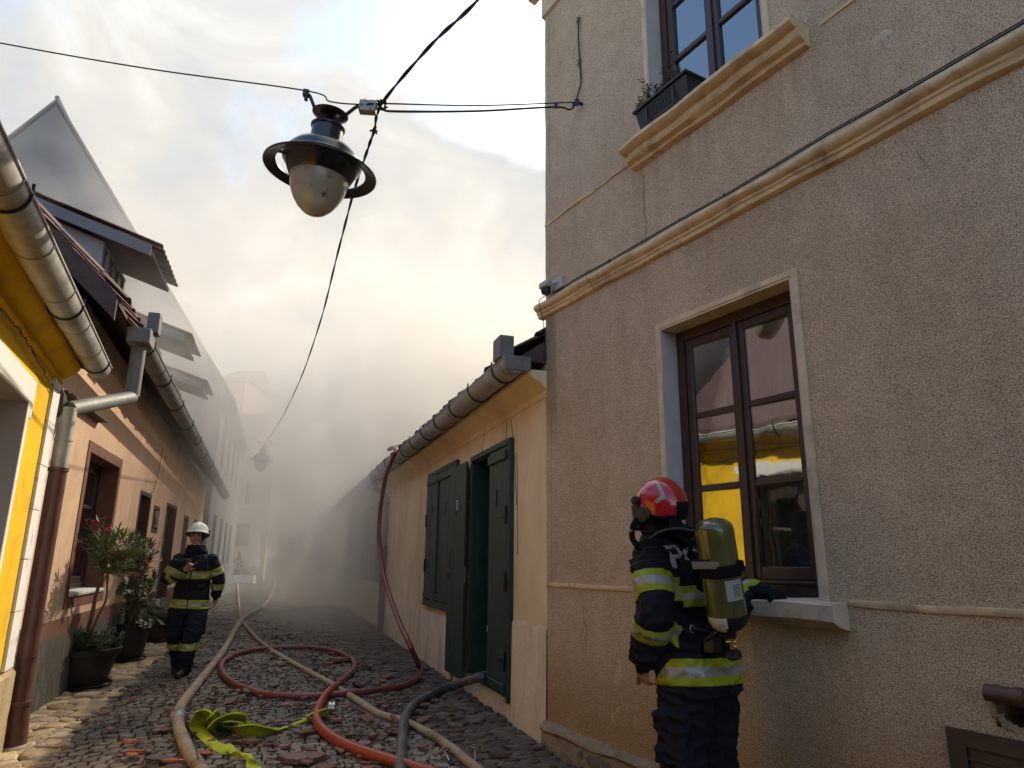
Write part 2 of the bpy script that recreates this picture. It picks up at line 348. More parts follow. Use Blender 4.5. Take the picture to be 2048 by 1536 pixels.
M_beige = mat('peach beige wash', (.82, .65, .42), .07, .88, 1.2, .25, 14, col2=(.55, .37, .20), c2scale=.9, c2lo=.42, c2hi=.75, streak=(1, 1, .35), bdist=.012)
M_beigelow = mat('pale patched plaster', (.68, .54, .38), .08, .88, 2.5, .4, 22, col2=(.44, .33, .23), c2scale=2.2, c2lo=.5, c2hi=.75, streak=(2, 2, .5), bdist=.012)
M_green = mat('dark green shutter paint', (.016, .043, .031), .35, .5, 9, .45, 40, col2=(.045, .062, .048), c2scale=14, c2lo=.58, c2hi=.72, streak=(1, 1, .12), bdist=.003, spec=.45)
M_black = mat('black iron', (.012, .012, .014), .3, .45, 10, .2, 60, bdist=.002)
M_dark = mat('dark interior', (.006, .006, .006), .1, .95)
M_zinc = mat('weathered zinc', (.42, .41, .38), .16, .55, 5, .2, 20, col2=(.19, .16, .13), c2scale=4, c2lo=.48, c2hi=.75, metal=.35, bdist=.004)
M_zincd = mat('dull grey galvanised sheet', (.15, .15, .14), .2, .6, 6, .2, 22, col2=(.24, .23, .20), c2scale=5, metal=.15, bdist=.004)
M_maroon = mat('maroon painted drainpipe', (.105, .042, .032), .22, .45, 6, .25, 25, col2=(.05, .025, .02), c2scale=7, c2lo=.55, c2hi=.75, bdist=.004)
M_tile = mat('old clay roof tile', (.115, .052, .038), .3, .85, 9, .5, 25, objrand=.4, bdist=.01)
M_tilej = mat('old clay roof tiles joined', (.10, .05, .04), .3, .85, 9, .5, 25, island=.35, bdist=.01)
M_wood = mat('aged eaves timber', (.075, .045, .04), .3, .8, 8, .4, 25, streak=(1, 1, 6), bdist=.006)
M_orange = mat('salmon orange wash', (.70, .47, .30), .10, .9, 2.2, .4, 16, col2=(.54, .35, .22), c2scale=2.0, c2lo=.46, c2hi=.74, streak=(1, 1, .45), bdist=.01)
M_brick = mat('brick red plinth paint', (.20, .085, .055), .15, .85, 3, .3, 25, col2=(.13, .06, .045), c2scale=5, bdist=.006)
M_grime = mat('dirty base plaster', (.065, .055, .042), .35, .9, 4, .6, 18, col2=(.14, .115, .085), c2scale=6, streak=(3, 3, .6), c2lo=.5, c2hi=.66, bdist=.02)
M_yellow = mat('bright yellow wash', (.80, .48, .02), .08, .95, 2, .35, 25, col2=(.55, .28, .025), c2scale=3, c2lo=.5, c2hi=.75, bdist=.008, spec=.15)
M_white = mat('white painted plaster', (.74, .73, .70), .06, .8, 4, .25, 25, col2=(.52, .49, .43), c2scale=3, c2lo=.55, c2hi=.75, bdist=.006)
M_whiteq = mat('white quoin paint', (.72, .71, .67), .06, .8, 6, .3, 22, col2=(.42, .39, .33), c2scale=7, c2lo=.58, c2hi=.7, bdist=.006)
M_revy = mat('pinkish grey reveal', (.50, .44, .41), .06, .85, 3, .2, 30, bdist=.004)
M_ystone = mat('buff base stone', (.34, .25, .13), .2, .9, 7, .6, 20, bdist=.015)
M_fs = mat('o_field stone', (.44, .32, .17), .3, .72, 5, .7, 14, objrand=.32, bdist=.02, col2=(.15, .115, .075), c2scale=3.5, c2lo=.45, c2hi=.7)
M_fsj = mat('field stones joined', (.36, .27, .155), .3, .72, 6, .7, 14, island=.32, bdist=.02, col2=(.12, .095, .065), c2scale=5, c2lo=.45, c2hi=.7)
M_fsr = mat('sooty field stones', (.11, .08, .052), .4, .8, 6, .9, 22, island=.4, bdist=.02, col2=(.12, .10, .075), c2scale=4, c2lo=.5, c2hi=.75)
M_se = mat('o_basalt sett', (.23, .18, .125), .2, .7, 7, .5, 30, objrand=.28, bdist=.01)
M_sej = mat('basalt setts joined', (.165, .128, .09), .3, .66, 7, .5, 30, island=.32, bdist=.01, col2=(.045, .04, .036), c2scale=1.3, c2lo=.42, c2hi=.65)
M_grit = mat('joint grit', (.10, .078, .052), .3, .95, 20, .8, 60, col2=(.03, .025, .02), c2scale=.9, c2lo=.42, c2hi=.6, bdist=.012)
M_shard = mat('wet broken clay tile', (.15, .062, .038), .35, .6, 9, .5, 30, objrand=.5, bdist=.008)
M_shardb = mat('bright broken clay tile', (.42, .13, .05), .25, .8, 9, .5, 30, objrand=.15, bdist=.008)
M_shardj = mat('small tile debris', (.11, .06, .04), .3, .62, 12, .5, 30, island=.5, bdist=.008)
def hose_mat(name, col, rough, col2, band=60):
    M = mat(name, col, .15, rough, 9, .5, 120, col2=col2, c2scale=4, c2lo=.5, c2hi=.72, bdist=.003); return M
M_canvas = hose_mat('tan woven hose jacket', (.36, .27, .185), .8, (.17, .115, .075))
M_canvas2 = hose_mat('greyish woven hose jacket', (.26, .21, .16), .8, (.12, .09, .065))
M_red = mat('dull red rubber hose', (.19, .045, .034), .2, .42, 6, .15, 60, col2=(.13, .045, .04), c2scale=5, bdist=.002)
M_redb = mat('orange red rubber hose', (.33, .045, .018), .15, .38, 6, .15, 60, col2=(.30, .05, .025), c2scale=4, bdist=.002)
M_grey = mat('grey black hose', (.085, .08, .075), .3, .6, 9, .4, 90, col2=(.22, .205, .19), c2scale=3.5, c2lo=.5, c2hi=.7, bdist=.003)
M_lime = mat('lime flat hose', (.50, .56, .02), .15, .55, 10, .4, 90, col2=(.16, .19, .02), c2scale=6, c2lo=.55, c2hi=.75, bdist=.003)
M_alu = mat('dull aluminium', (.42, .39, .36), .2, .35, 15, .2, 60, metal=.9, bdist=.002)
M_lamp = mat('black blue lamp enamel', (.010, .011, .018), .2, .28, 5, .05, 30, spec=.6, bdist=.001)
M_cable = mat('black cable sheath', (.016, .014, .013), .2, .6, 10)
M_jbox = mat('grimy pale junction box', (.42, .38, .33), .2, .7, 30, .2, 60, col2=(.16, .13, .11), c2scale=25, c2lo=.5, c2hi=.65)
M_fab = mat('o_navy turnout fabric', (.011, .012, .018), .35, .82, 6, .6, 160, bdist=.003, spec=.22)
M_fab2 = mat('o_black fabric', (.007, .007, .008), .3, .85, 6, .4, 160, bdist=.003, spec=.2)
M_flu = mat('o_fluorescent yellow band', (.33, .35, .008), .12, .6, 9, .2, 90, col2=(.28, .29, .02), c2scale=8, c2lo=.55, c2hi=.8, bdist=.002)
M_sil = mat('o_silver reflective band', (.36, .34, .31), .12, .45, 9, .2, 90, metal=.3, bdist=.002)
M_skin = mat('o_skin', (.42, .21, .14), .12, .55, 8, .15, 60, bdist=.002)
M_helr = mat('o_red helmet shell', (.42, .008, .016), .08, .18, 4, coat=.6, col2=(.60, .10, .015), c2scale=14, c2lo=.62, c2hi=.68)
M_helw = mat('o_white helmet shell', (.72, .70, .62), .06, .5, 6, coat=.1, col2=(.45, .42, .36), c2scale=12, c2lo=.58, c2hi=.75, spec=.3)
M_boot = mat('o_black leather', (.012, .011, .010), .3, .35, 12, .3, 60, bdist=.003)
M_tank = mat('o_olive composite cylinder', (.085, .080, .022), .25, .22, 5, .12, 30, coat=.7, col2=(.13, .12, .045), c2scale=3, streak=(6, 6, .6), bdist=.002)
M_tankw = mat('o_white cylinder shoulder', (.62, .58, .50), .1, .45, 9, col2=(.35, .31, .26), c2scale=20)
M_brass = mat('o_brass', (.55, .38, .14), .15, .3, 20, metal=.9)
M_label = mat('o_paper label', (.36, .36, .33), .08, .6, 30)
M_pot = mat('dark plastic plant pot', (.018, .014, .012), .2, .5, 8, .15, 40, bdist=.003)
M_soil = mat('potting soil', (.03, .022, .015), .4, .95, 30, 1, 60)
M_leaf = mat('oleander leaf', (.14, .19, .05), .3, .45, 6, island=.5)
M_leafd = mat('dark underplant leaf', (.07, .11, .035), .3, .5, 6, island=.5)
M_bark = mat('oleander bark', (.20, .15, .09), .25, .85, 20, .6, 50)
M_pink = mat('deep pink petals', (.62, .02, .07), .2, .55, 20, island=.3)
M_wflo = mat('white petals', (.78, .76, .70), .08, .6, 20)
M_far1 = mat('far peach plaster', (.62, .40, .29), .08, .9, .5)
M_far2 = mat('far cream plaster', (.56, .47, .36), .08, .9, .5)
M_farw = mat('far window dark', (.10, .11, .11), .2, .4, 2)
M_farg = mat('far grey green shutter', (.17, .20, .17), .15, .7, 2)
M_farroof = mat('far slate roof', (.17, .18, .20), .2, .8, 1.5)
M_cloth = mat('white parasol canvas', (.74, .72, .66), .06, .85, 3)
M_hatch = mat('rusty brown metal door', (.075, .042, .032), .25, .6, 6, .3, 20, col2=(.035, .025, .02), c2scale=5, bdist=.004)
M_camw = mat('grey white plastic', (.42, .41, .40), .08, .5, 8)
def glass(name, tint=(.9, .95, 1), fac=.27):
    M = bpy.data.materials.new(name); M.use_nodes = True; t = M.node_tree; t.nodes.remove(t.nodes['Principled BSDF'])
    out = [n for n in t.nodes if n.type == 'OUTPUT_MATERIAL'][0]
    g = nd(t, 'ShaderNodeBsdfGlossy', Roughness=.015); g.inputs[0].default_value = (*tint, 1)
    tr = nd(t, 'ShaderNodeBsdfTransparent'); tr.inputs[0].default_value = (.80, .83, .82, 1)
    fz = nd(t, 'ShaderNodeFresnel', IOR=1.5); ad = math_(t, 'ADD', fz.outputs[0], fac, True)
    mxs = t.nodes.new('ShaderNodeMixShader'); t.links.new(ad, mxs.inputs[0]); t.links.new(tr.outputs[0], mxs.inputs[1]); t.links.new(g.outputs[0], mxs.inputs[2]); t.links.new(mxs.outputs[0], out.inputs[0])
    geo = t.nodes.new('ShaderNodeNewGeometry'); nn = nd(t, 'ShaderNodeTexNoise', Scale=3.2, Detail=2.0, Distortion=.6); t.links.new(geo.outputs['Position'], nn.inputs[0])
    bp = nd(t, 'ShaderNodeBump', Strength=.10, Distance=.010); t.links.new(nn.outputs['Fac'], bp.inputs['Height']); t.links.new(bp.outputs[0], g.inputs['Normal'])
    return M
M_glass = glass('old wavy window glass')
M_curt = mat('white net curtain', (.62, .64, .66), .06, .9, 3, .5, 8, bdist=.02)
M_curtg = mat('dim grey curtain', (.80, .78, .68), .15, .9, 3, .5, 8, bdist=.02)
def globe_mat():
    M = mat('milky lamp globe', (.50, .46, .38), .10, .12, 3, coat=.5, col2=(.035, .018, .01), c2scale=11, c2lo=.60, c2hi=.66)
    b = M.node_tree.nodes['Principled BSDF']; b.inputs['Transmission Weight'].default_value = .35; b.inputs['Roughness'].default_value = .35
    return M
M_globe = globe_mat()

# ================================================================== GROUND
ground = MB()
ground.add([(-700, -300, -.03), (700, -300, -.03), (700, 1100, -.03), (-700, 1100, -.03)], [(0, 1, 2, 3)])
ground = mk('ground', ground, M_grit, kind='structure', smooth=False)
street = MB()
nn_ = 40
for i in range(nn_):
    for j in range(10):
        q = []
        for a, b in ((i, j), (i + 1, j), (i + 1, j + 1), (i, j + 1)):
            s_, o_ = -7 + a * 45 / nn_, -.3 + b * .62
            p = BEI.pt(s_, -.018 + .006 * noise.noise(V((s_ * 1.3, o_ * 1.3, 0))), o_); q.append(p)
        street.add(q, [(0, 1, 2, 3)])
street = mk('street_bed', street, M_grit, ground, kind='structure')
def outline(n, a, b, irr, r_, rect):
    pts = []
    if rect:
        c = min(a, b) * r_.uniform(.10, .2)
        q = [(a / 2, -b / 2 + c), (a / 2, b / 2 - c), (a / 2 - c, b / 2), (-a / 2 + c, b / 2), (-a / 2, b / 2 - c), (-a / 2, -b / 2 + c), (-a / 2 + c, -b / 2), (a / 2 - c, -b / 2)] if n == 8 else [(a / 2, -b / 2), (a / 2, b / 2), (-a / 2, b / 2), (-a / 2, -b / 2)]
        return [(x * (1 + r_.uniform(-.06, .06) * irr * 2), y * (1 + r_.uniform(-.06, .06) * irr * 2)) for x, y in q]
    for i in range(n):
        th = 2 * math.pi * (i + (.5 if rect else 0)) / n + r_.uniform(-.15, .15) * irr
        if rect:
            c, s_ = math.cos(th), math.sin(th); k = 1 / max(abs(c), abs(s_)); k = min(k, 1.32)
            x, y = c * k * a / 2, s_ * k * b / 2
        else:
            k = 1 + r_.uniform(-irr, irr) * .5; c, s_ = math.cos(th), math.sin(th); k *= (1 / max(abs(c), abs(s_))) ** .55
            x, y = c * k * a / 2, s_ * k * b / 2
        pts.append((x, y))
    return pts
def stone(mb, cx, cy, z0, yaw, pts, h, dome, r_, mi=0, D=None, Nn=None):
    n = len(pts); vs_ = []; tx, ty = r_.uniform(-.06, .06), r_.uniform(-.06, .06)
    ca, sa = math.cos(yaw), math.sin(yaw)
    for k, z in ((1, -.035), (.985, h * .45), (.93, h * .92), (.72, h + dome * .5)):
        for x, y in pts:
            X, Y = x * k, y * k; vs_.append((cx + X * ca - Y * sa, cy + X * sa + Y * ca, z0 + z + (tx * X + ty * Y if z > 0 else 0) + (r_.uniform(-.003, .003) if z > 0 else 0)))
    vs_.append((cx, cy, z0 + h + dome)); fs = []
    for i in range(3):
        for j in range(n):
            j2 = (j + 1) % n; fs.append((i * n + j, i * n + j2, (i + 1) * n + j2, (i + 1) * n + j))
    for j in range(n): fs.append((3 * n + j, 3 * n + (j + 1) % n, 4 * n))
    mb.add(vs_, fs, mi)
YAW = math.atan2(BEI.N.y, BEI.N.x)         # o axis direction
rg = random.Random(3)
sett_me = [mesh_of('sett', (lambda m_: (stone(m_, 0, 0, 0, 0, outline(8, .099 + rg.uniform(-.006, .006), .084 + rg.uniform(-.004, .004), .35, rg, True), .012, .0015, rg), m_)[1])(MB()), M_se, smooth=30) for _ in range(8)]
fs_me = [mesh_of('field_stone', (lambda m_: (stone(m_, 0, 0, 0, 0, outline(8, 1.04, rg.uniform(.82, 1.0), .6, rg, False), .10, .04, rg), m_)[1])(MB()), M_fs, smooth=50) for _ in range(9)]
cand = []
s_ = -.9; row = 0
while s_ < 20:
    o_ = .8 + (row % 2) * .05 + rg.uniform(-.015, .015)
    while o_ < 3.62:
        ww = rg.uniform(.088, .118)
        cand.append((s_ + rg.uniform(-.006, .006) + .03 * math.sin(o_ * 1.6 + s_ * .2), o_ + ww / 2, ww)); o_ += ww + .008
    s_ += .09; row += 1
def inview(p):
    d = p - CAM; z = d.dot(FW)
    if z < .3: return False
    x = 1024 + FPX * d.dot(RT) / z; y = 768 - FPX * d.dot(UP) / z
    return -60 < x < 2110 and y < 1580
cand = [c for c in cand if inview(BEI.pt(c[0], 0, c[1]))]
cand.sort(key=lambda c: (BEI.pt(c[0], 0, c[1]) - CAM).length)
for s_, o_, ww in cand[:300]:
    p = BEI.pt(s_, rg.uniform(-.006, .006), o_)
    inst('sett', rg.choice(sett_me), ground, p, (rg.uniform(-.05, .05), rg.uniform(-.05, .05), YAW + rg.uniform(-.06, .06) + rg.choice((0, math.pi))), (ww / .104, 1, 1))
sf = MB()
for s_, o_, ww in cand[300:]:
    p = BEI.pt(s_, rg.uniform(-.006, .006), o_)
    stone(sf, p.x, p.y, p.z, YAW + rg.uniform(-.06, .06), outline(4, ww * .95, .082, .25, rg, True) if s_ > 6 else outline(8, ww * .96, .084, .3, rg, True), .012, .0015, rg)
mk('sett_field', sf, M_sej, ground, kind='stuff', smooth=30, fixn=False)
cf = []
def scatter(o0_, o1_, s0_, s1_, size, which):
    s_ = s0_; row = 0
    while s_ < s1_:
        o_ = o0_ + rg.uniform(0, size * .6)
        while o_ < o1_:
            a = size * rg.uniform(.75, 1.45); cf.append((s_ + rg.uniform(-.02, .02), o_ + a / 2, a, which)); o_ += a * .90
        s_ += size * (.74 if which == 0 else .54); row += 1
scatter(3.55, 6.2, -1.0, 1.0, .21, 0); scatter(3.58, 4.4, 1.0, 15, .20, 0); scatter(-.02, .75, -.9, 18, .13, 1)
cf = [c for c in cf if inview(BEI.pt(c[0], 0, c[1]))]
cf.sort(key=lambda c: (BEI.pt(c[0], 0, c[1]) - CAM).length)
left = [c for c in cf if c[3] == 0]; right = [c for c in cf if c[3] == 1]
for s_, o_, a, wq in left[:300]:
    inst('field_stone', rg.choice(fs_me), ground, BEI.pt(s_, rg.uniform(-.02, .0), o_), (rg.uniform(-.07, .07), rg.uniform(-.07, .07), YAW + rg.uniform(-.3, .3) + rg.choice((0, math.pi))), (a * .97, a * 1.0, a * .9))
ff = MB()
for s_, o_, a, wq in left[300:]:
    p = BEI.pt(s_, rg.uniform(-.015, .004), o_); stone(ff, p.x, p.y, p.z, YAW + rg.uniform(-.3, .3), outline(6, a, a * .85, .5, rg, False), .018, .012, rg)
if ff.v: mk('field_stone_strip', ff, M_fsj, ground, kind='stuff', smooth=50, fixn=False)
fr_ = MB()
for s_, o_, a, wq in right:
    p = BEI.pt(s_, rg.uniform(-.02, .006), o_); stone(fr_, p.x, p.y, p.z, YAW + rg.uniform(-.5, .5), outline(7, a * 1.1, a * .74, .75, rg, False), .014, .006, rg)
mk('sooty_stone_strip', fr_, M_fsr, ground, kind='stuff', smooth=50, fixn=False)

# ================================================================== WINDOWS
def casement(fr, s0, s1, z0, z1, o, rows, house, mfr=M_brown, curtain=M_curt, w_=.06, bars=True, sashes=2, ajar=0.0):
    wf = MB()
    for a, b, c, d in ((s0, s0 + w_, z0, z1), (s1 - w_, s1, z0, z1), (s0 + w_, s1 - w_, z1 - w_, z1), (s0 + w_, s1 - w_, z0, z0 + w_ * .8)):
        wf.box(fr, a, b, c, d, o - .07, o)
    wf.box(fr, s0 + w_, s1 - w_, z0 + w_ * .8, z0 + w_ * .8 + .02, o - .04, o + .012)
    W_ = mk('window', wf, mfr, house, bevel=.004)
    iw0, iw1 = s0 + w_ + .003, s1 - w_ - .003; b0, b1 = z0 + w_ * .8 + .022, z1 - w_ - .003
    sw = (iw1 - iw0) / sashes
    for k in range(sashes):
        a, b = iw0 + k * sw + .002, iw0 + (k + 1) * sw - .002; st = .058
        sm = MB()
        sm.box(fr, a, a + st, b0, b1, o - .055, o - .005); sm.box(fr, b - st, b, b0, b1, o - .055, o - .005)
        sm.box(fr, a + st, b - st, b1 - st, b1, o - .053, o - .007); sm.box(fr, a + st, b - st, b0, b0 + st * 1.3, o - .053, o - .007)
        g0, g1 = b0 + st * 1.3, b1 - st; h = (g1 - g0) / rows
        for r_ in range(1, rows):
            sm.box(fr, a + st, b - st, g0 + r_ * h - .021, g0 + r_ * h + .021, o - .048, o - .010)
        mk('sash', sm, mfr, W_, bevel=.006)
        for r_ in range(rows):
            pm = MB(); xa, xb = a + st - .003, b - st + .003; za, zb = g0 + r_ * h + (.019 if r_ else -.003), g0 + (r_ + 1) * h - (.019 if r_ < rows - 1 else -.003); dj = math.tan(R(ajar)) * (xb - xa) / 2
            pm.hexa([fr.pt(xa, za, o - .034 - dj), fr.pt(xb, za, o - .034 + dj), fr.pt(xb, za, o - .030 + dj), fr.pt(xa, za, o - .030 - dj), fr.pt(xa, zb, o - .034 - dj), fr.pt(xb, zb, o - .034 + dj), fr.pt(xb, zb, o - .030 + dj), fr.pt(xa, zb, o - .030 - dj)])
            mk('pane', pm, M_glass, W_, smooth=False)
    mk('mullion_cover', MB().box(fr, iw0 + sw - .018, iw0 + sw + .018, b0, b1, o - .005, o + .012) if sashes == 2 else MB().box(fr, iw0, iw0 + .01, b0, b0 + .1, o - .005, o), mfr, W_, bevel=.004)
    if curtain:
        cm = MB(); n = 44
        for k in range(n):
            def q(i): return (s0 + (s1 - s0) * i / n, o - .24 + .025 * math.sin(i * 1.35) + .012 * math.sin(i * .5))
            (sa, oa), (sb, ob) = q(k), q(k + 1)
            cm.add([fr.pt(sa, z0 - .1, oa), fr.pt(sb, z0 - .1, ob), fr.pt(sb, z1 + .1, ob), fr.pt(sa, z1 + .1, oa)], [(0, 1, 2, 3)])
        mk('curtain', cm, curtain, W_, fixn=False)
    return W_

# ================================================================== TAN HOUSE
tan = thing('stucco_house', TAN.pt(0, 0, 0), 'tall two storey house with rough tan pebbledash render and cream mouldings', 'house')
WL = (-2.62, -1.50, 1.25, 3.06); WU = (-2.60, -1.50, 4.60, 6.45)
HO = (-3.56, -3.38, .80, .955)
WX = (-6.6, -5.4, 1.25, 3.06); WX2 = (-6.6, -5.4, 4.6, 6.45)
wm = MB().slab(TAN, -13, 0, -.3, 8.4, [WL, WU, WX, WX2, HO], 0, -.42)
mk('wall', wm, M_tan, tan, smooth=False)
em = MB().box(TAN, -.42, 0, -.3, 8.4, -9, -.421); em.box(TAN, -13, -12.6, -.3, 8.4, -9, -.421); em.box(TAN, -12.6, -.42, -.3, 8.4, -9, -8.6)
mk('rear_wall', em, M_tan, tan, smooth=False)
mk('floor_slab', MB().box(TAN, -12.58, -.43, 3.4, 3.6, -8.58, -.6), M_dark, tan, smooth=False)
rm = MB(); rm.prism(TAN, [(.5, 8.42), (.5, 8.55), (-4.5, 11.4), (-9.5, 8.55), (-9.5, 8.42)], -13.4, .35); mk('roof', rm, M_tilej, tan, smooth=False)
# jagged plaster edge down the corner
ce = MB()
k = 80
for i in range(k):
    z0, z1 = i * 8.4 / k, (i + 1) * 8.4 / k
    a0 = .012 + .014 * noise.noise(V((0, z0 * 3, 1))); a1 = .012 + .014 * noise.noise(V((0, z1 * 3, 1)))
    ce.add([TAN.pt(-.06, z0, .003), TAN.pt(a0, z0, .002), TAN.pt(a0, z0, -.2), TAN.pt(-.06, z1, .003), TAN.pt(a1, z1, .002), TAN.pt(a1, z1, -.2)], [(0, 1, 4, 3), (1, 2, 5, 4)])
mk('corner_render', ce, M_tan, tan, fixn=False)
mol = [(-.03, 3.752), (.040, 3.750), (.066, 3.742), (.080, 3.722), (.079, 3.700), (.064, 3.682), (.046, 3.672), (.044, 3.656), (.034, 3.648), (.030, 3.622), (.014, 3.612), (-.03, 3.610)]
mk('band_moulding', MB().prism(TAN, mol, -13, .10, nseg=240, jit=.012), M_trim, tan, smooth=40)
mk('string_line', MB().prism(TAN, [(-.01, 4.520), (.010, 4.524), (.012, 4.542), (-.01, 4.550)], -1.31, .012, nseg=30, jit=.012), M_trim, tan)
mk('string_line', MB().prism(TAN, [(-.01, 4.520), (.010, 4.524), (.012, 4.542), (-.01, 4.550)], -13, -2.98, nseg=60, jit=.012), M_trim, tan)
lg = [(-.01, 1.232), (.010, 1.236), (.015, 1.252), (.010, 1.266), (-.01, 1.270)]
mk('low_ledge', MB().prism(TAN, lg, -1.28, .012, nseg=30, jit=.014), M_trim, tan)
mk('low_ledge', MB().prism(TAN, lg, -13, -2.78, nseg=150, jit=.014), M_trim, tan)
mk('frieze', MB().prism(TAN, [(-.01, 6.88), (.03, 6.90), (.03, 7.22), (-.01, 7.22)], -13, .03), M_trimw, tan)
mk('cornice', MB().prism(TAN, [(-.01, 7.22), (.06, 7.23), (.10, 7.27), (.16, 7.36), (.24, 7.38), (.24, 7.5), (.1, 7.55), (-.01, 7.56)], -13, .22, nseg=40, jit=.006), M_trim, tan, smooth=40)
sl = [(-.16, 1.262), (.118, 1.250), (.128, 1.243), (.122, 1.165), (.085, 1.145), (.045, 1.128), (.0, 1.120), (-.16, 1.118)]
mk('window_sill', MB().prism(TAN, sl, -2.76, -1.32, nseg=60, jit=.014), M_sillw, tan, smooth=24)
su = [(-.16, 4.612), (.150, 4.598), (.168, 4.586), (.172, 4.556), (.150, 4.534), (.112, 4.524), (.108, 4.502), (.092, 4.478), (.050, 4.462), (.042, 4.440), (0, 4.434), (-.16, 4.434)]
mk('window_sill', MB().prism(TAN, su, -2.90, -1.30, nseg=70, jit=.010), M_trim, tan, smooth=35)
def surround(fr, h, wd, pr, house, m1, m2, dep, bottom=False):
    s0, s1, z0, z1 = h; t_ = MB()
    t_.prism(fr, [(-.02, z0), (pr, z0), (pr, z1 + wd), (-.02, z1 + wd)], s0 - wd, s0 + .0, nseg=1)
    t_.prism(fr, [(-.02, z0), (pr, z0), (pr, z1 + wd), (-.02, z1 + wd)], s1, s1 + wd, nseg=1)
    t_.prism(fr, [(-.02, z1), (pr, z1), (pr, z1 + wd - .002), (-.02, z1 + wd - .002)], s0 + .002, s1 - .002, nseg=20, jit=.004)
    mk('window_surround', t_, m1, house, bevel=.005)
    r_ = MB(); r_.box(fr, s0, s0 + .012, z0, z1 - .013, -dep, pr - .004); r_.box(fr, s1 - .012, s1, z0, z1 - .013, -dep, pr - .004)
    mk('window_reveal', r_, m2, house, smooth=False)
    mk('window_reveal', MB().box(fr, s0, s1, z1 - .012, z1, -dep, pr - .004), m1, house, smooth=False)
for h in (WL, WU, WX, WX2): surround(TAN, h, .042, .016, tan, M_trimw, M_reveal, .40)
casement(TAN, WL[0] + .02, WL[1] - .015, 1.265, 3.045, -.13, 3, tan, curtain=M_curtg, w_=.075, ajar=3.2)
casement(TAN, WU[0] + .02, WU[1] - .015, 4.62, 6.435, -.13, 3, tan, w_=.075)
casement(TAN, WX[0] + .02, WX[1] - .015, 1.265, 3.045, -.13, 3, tan, w_=.075)
casement(TAN, WX2[0] + .02, WX2[1] - .015, 4.62, 6.435, -.13, 3, tan, w_=.075)
# plinth: mortar ledge over pieces of fieldstone
mk('plinth', MB().prism(TAN, [(-.02, -.2), (.045, -.2), (.05, .115), (.03, .125), (-.02, .125)], -13, .03, nseg=80, jit=.02), M_mortar, tan)
mk('plinth_ledge', MB().prism(TAN, [(-.02, .124), (.050, .126), (.062, .140), (.056, .160), (.02, .185), (-.02, .20)], -13, .035, nseg=200, jit=.022), M_mortar, tan, smooth=25)
pst = [mesh_of('plinth_stone', (lambda m_: (stone(m_, 0, 0, 0, 0, outline(7, 1, rg.uniform(.85, 1.2), .9, rg, False), .16, .08, rg), m_)[1])(MB()), M_pstone, smooth=50) for _ in range(6)]
s_ = -.03
qn = TAN.N.to_track_quat('Z', 'Y').to_euler()
while s_ > -2.6:
    a = rg.uniform(.07, .125)
    for z in (.060 + rg.uniform(-.015, .012), -.045 + rg.uniform(-.02, .02), -.15):
        inst('plinth_stone', rg.choice(pst), tan, TAN.pt(s_ - a / 2 + rg.uniform(-.012, .012), z, .044), qn, (a * rg.uniform(.8, .98), min(a, .1) * rg.uniform(.7, .95), a * .4))
    s_ -= a * .98
# cracks
def crack(pts, r, house, name='crack'):
    mk(name, MB().tube(pts, r, 4), M_dark, house)
ck = []
for i, y in enumerate(range(350, 640, 14)):
    s_, z = TAN.px(1288 + 5 * noise.noise(V((y * .05, 3, 0))) + (4 if y > 430 else 0), y, 0); ck.append(TAN.pt(s_, z, .001))
crack(ck[:13], .0022, tan)
rk = random.Random(21)
for (s0_, z0_, ds, dz, n_) in ((-.5, 1.2, -.035, -.06, 7), (-3.4, 3.5, -.02, -.05, 4)):
    q_ = []
    for i in range(n_): s0_ += ds * rk.uniform(-.6, 1.2); z0_ += dz * rk.uniform(.6, 1.3); q_.append(TAN.pt(s0_, z0_, .001))
    crack(q_, .0011, tan)
crack([TAN.pt(-.75 + .01 * noise.noise(V((i * .9, 0, 0))), 3.785 - i * .012, mo) for i, mo in enumerate((.06, .09, .104, .104, .104, .103, .09, .08, .066, .06, .05, .045, .04, .03, .01))], .002, tan)
# broken out hole with pipe, rusty access door
mk('hole_backing', MB().box(TAN, -3.6, -3.34, .74, 1.0, -.30, -.28), M_dark, tan, smooth=False)
rag = MB()
for k in range(26):
    a = 2 * math.pi * k / 26; s_, z = -3.47 + .095 * math.cos(a), .88 + .082 * math.sin(a)
    if z > .945: continue
    rag.cube(TAN.pt(s_, z, -.012), (.03 + .02 * rg.random(), .025, .026), Matrix.Rotation(rg.uniform(0, 3), 3, 'Z') @ Matrix.Rotation(rg.uniform(0, 3), 3, 'X'))
mk('broken_plaster', rag, M_mortar, tan, bevel=.004)
pp = [TAN.pt(-3.40, .935, -.12), TAN.pt(-3.40, .935, -.02), TAN.pt(-3.41, .935, .028), TAN.pt(-3.46, .935, .045), TAN.pt(-3.6, .935, .045), TAN.pt(-6, .935, .045)]
mk('service_pipe', MB().tube(cr(pp, 4), .033, 14), M_maroon, tan)
mk('pipe_collar', MB().tube([TAN.pt(-3.49, .935, .045), TAN.pt(-3.53, .935, .045)], .038, 14), M_maroon, tan)
dm = MB(); dm.box(TAN, -4.6, -3.185, -.1, .765, .004, .022)
for a, b, c, d in ((-3.26, -3.185, 0, .765), (-4.6, -3.26, .70, .765)): dm.box(TAN, a, b, c, d, .022, .034)
mk('access_door', dm, M_hatch, tan, bevel=.004)
mk('door_rail', MB().box(TAN, -4.6, -3.262, .655, .664, .022, .030), M_hatch, tan)

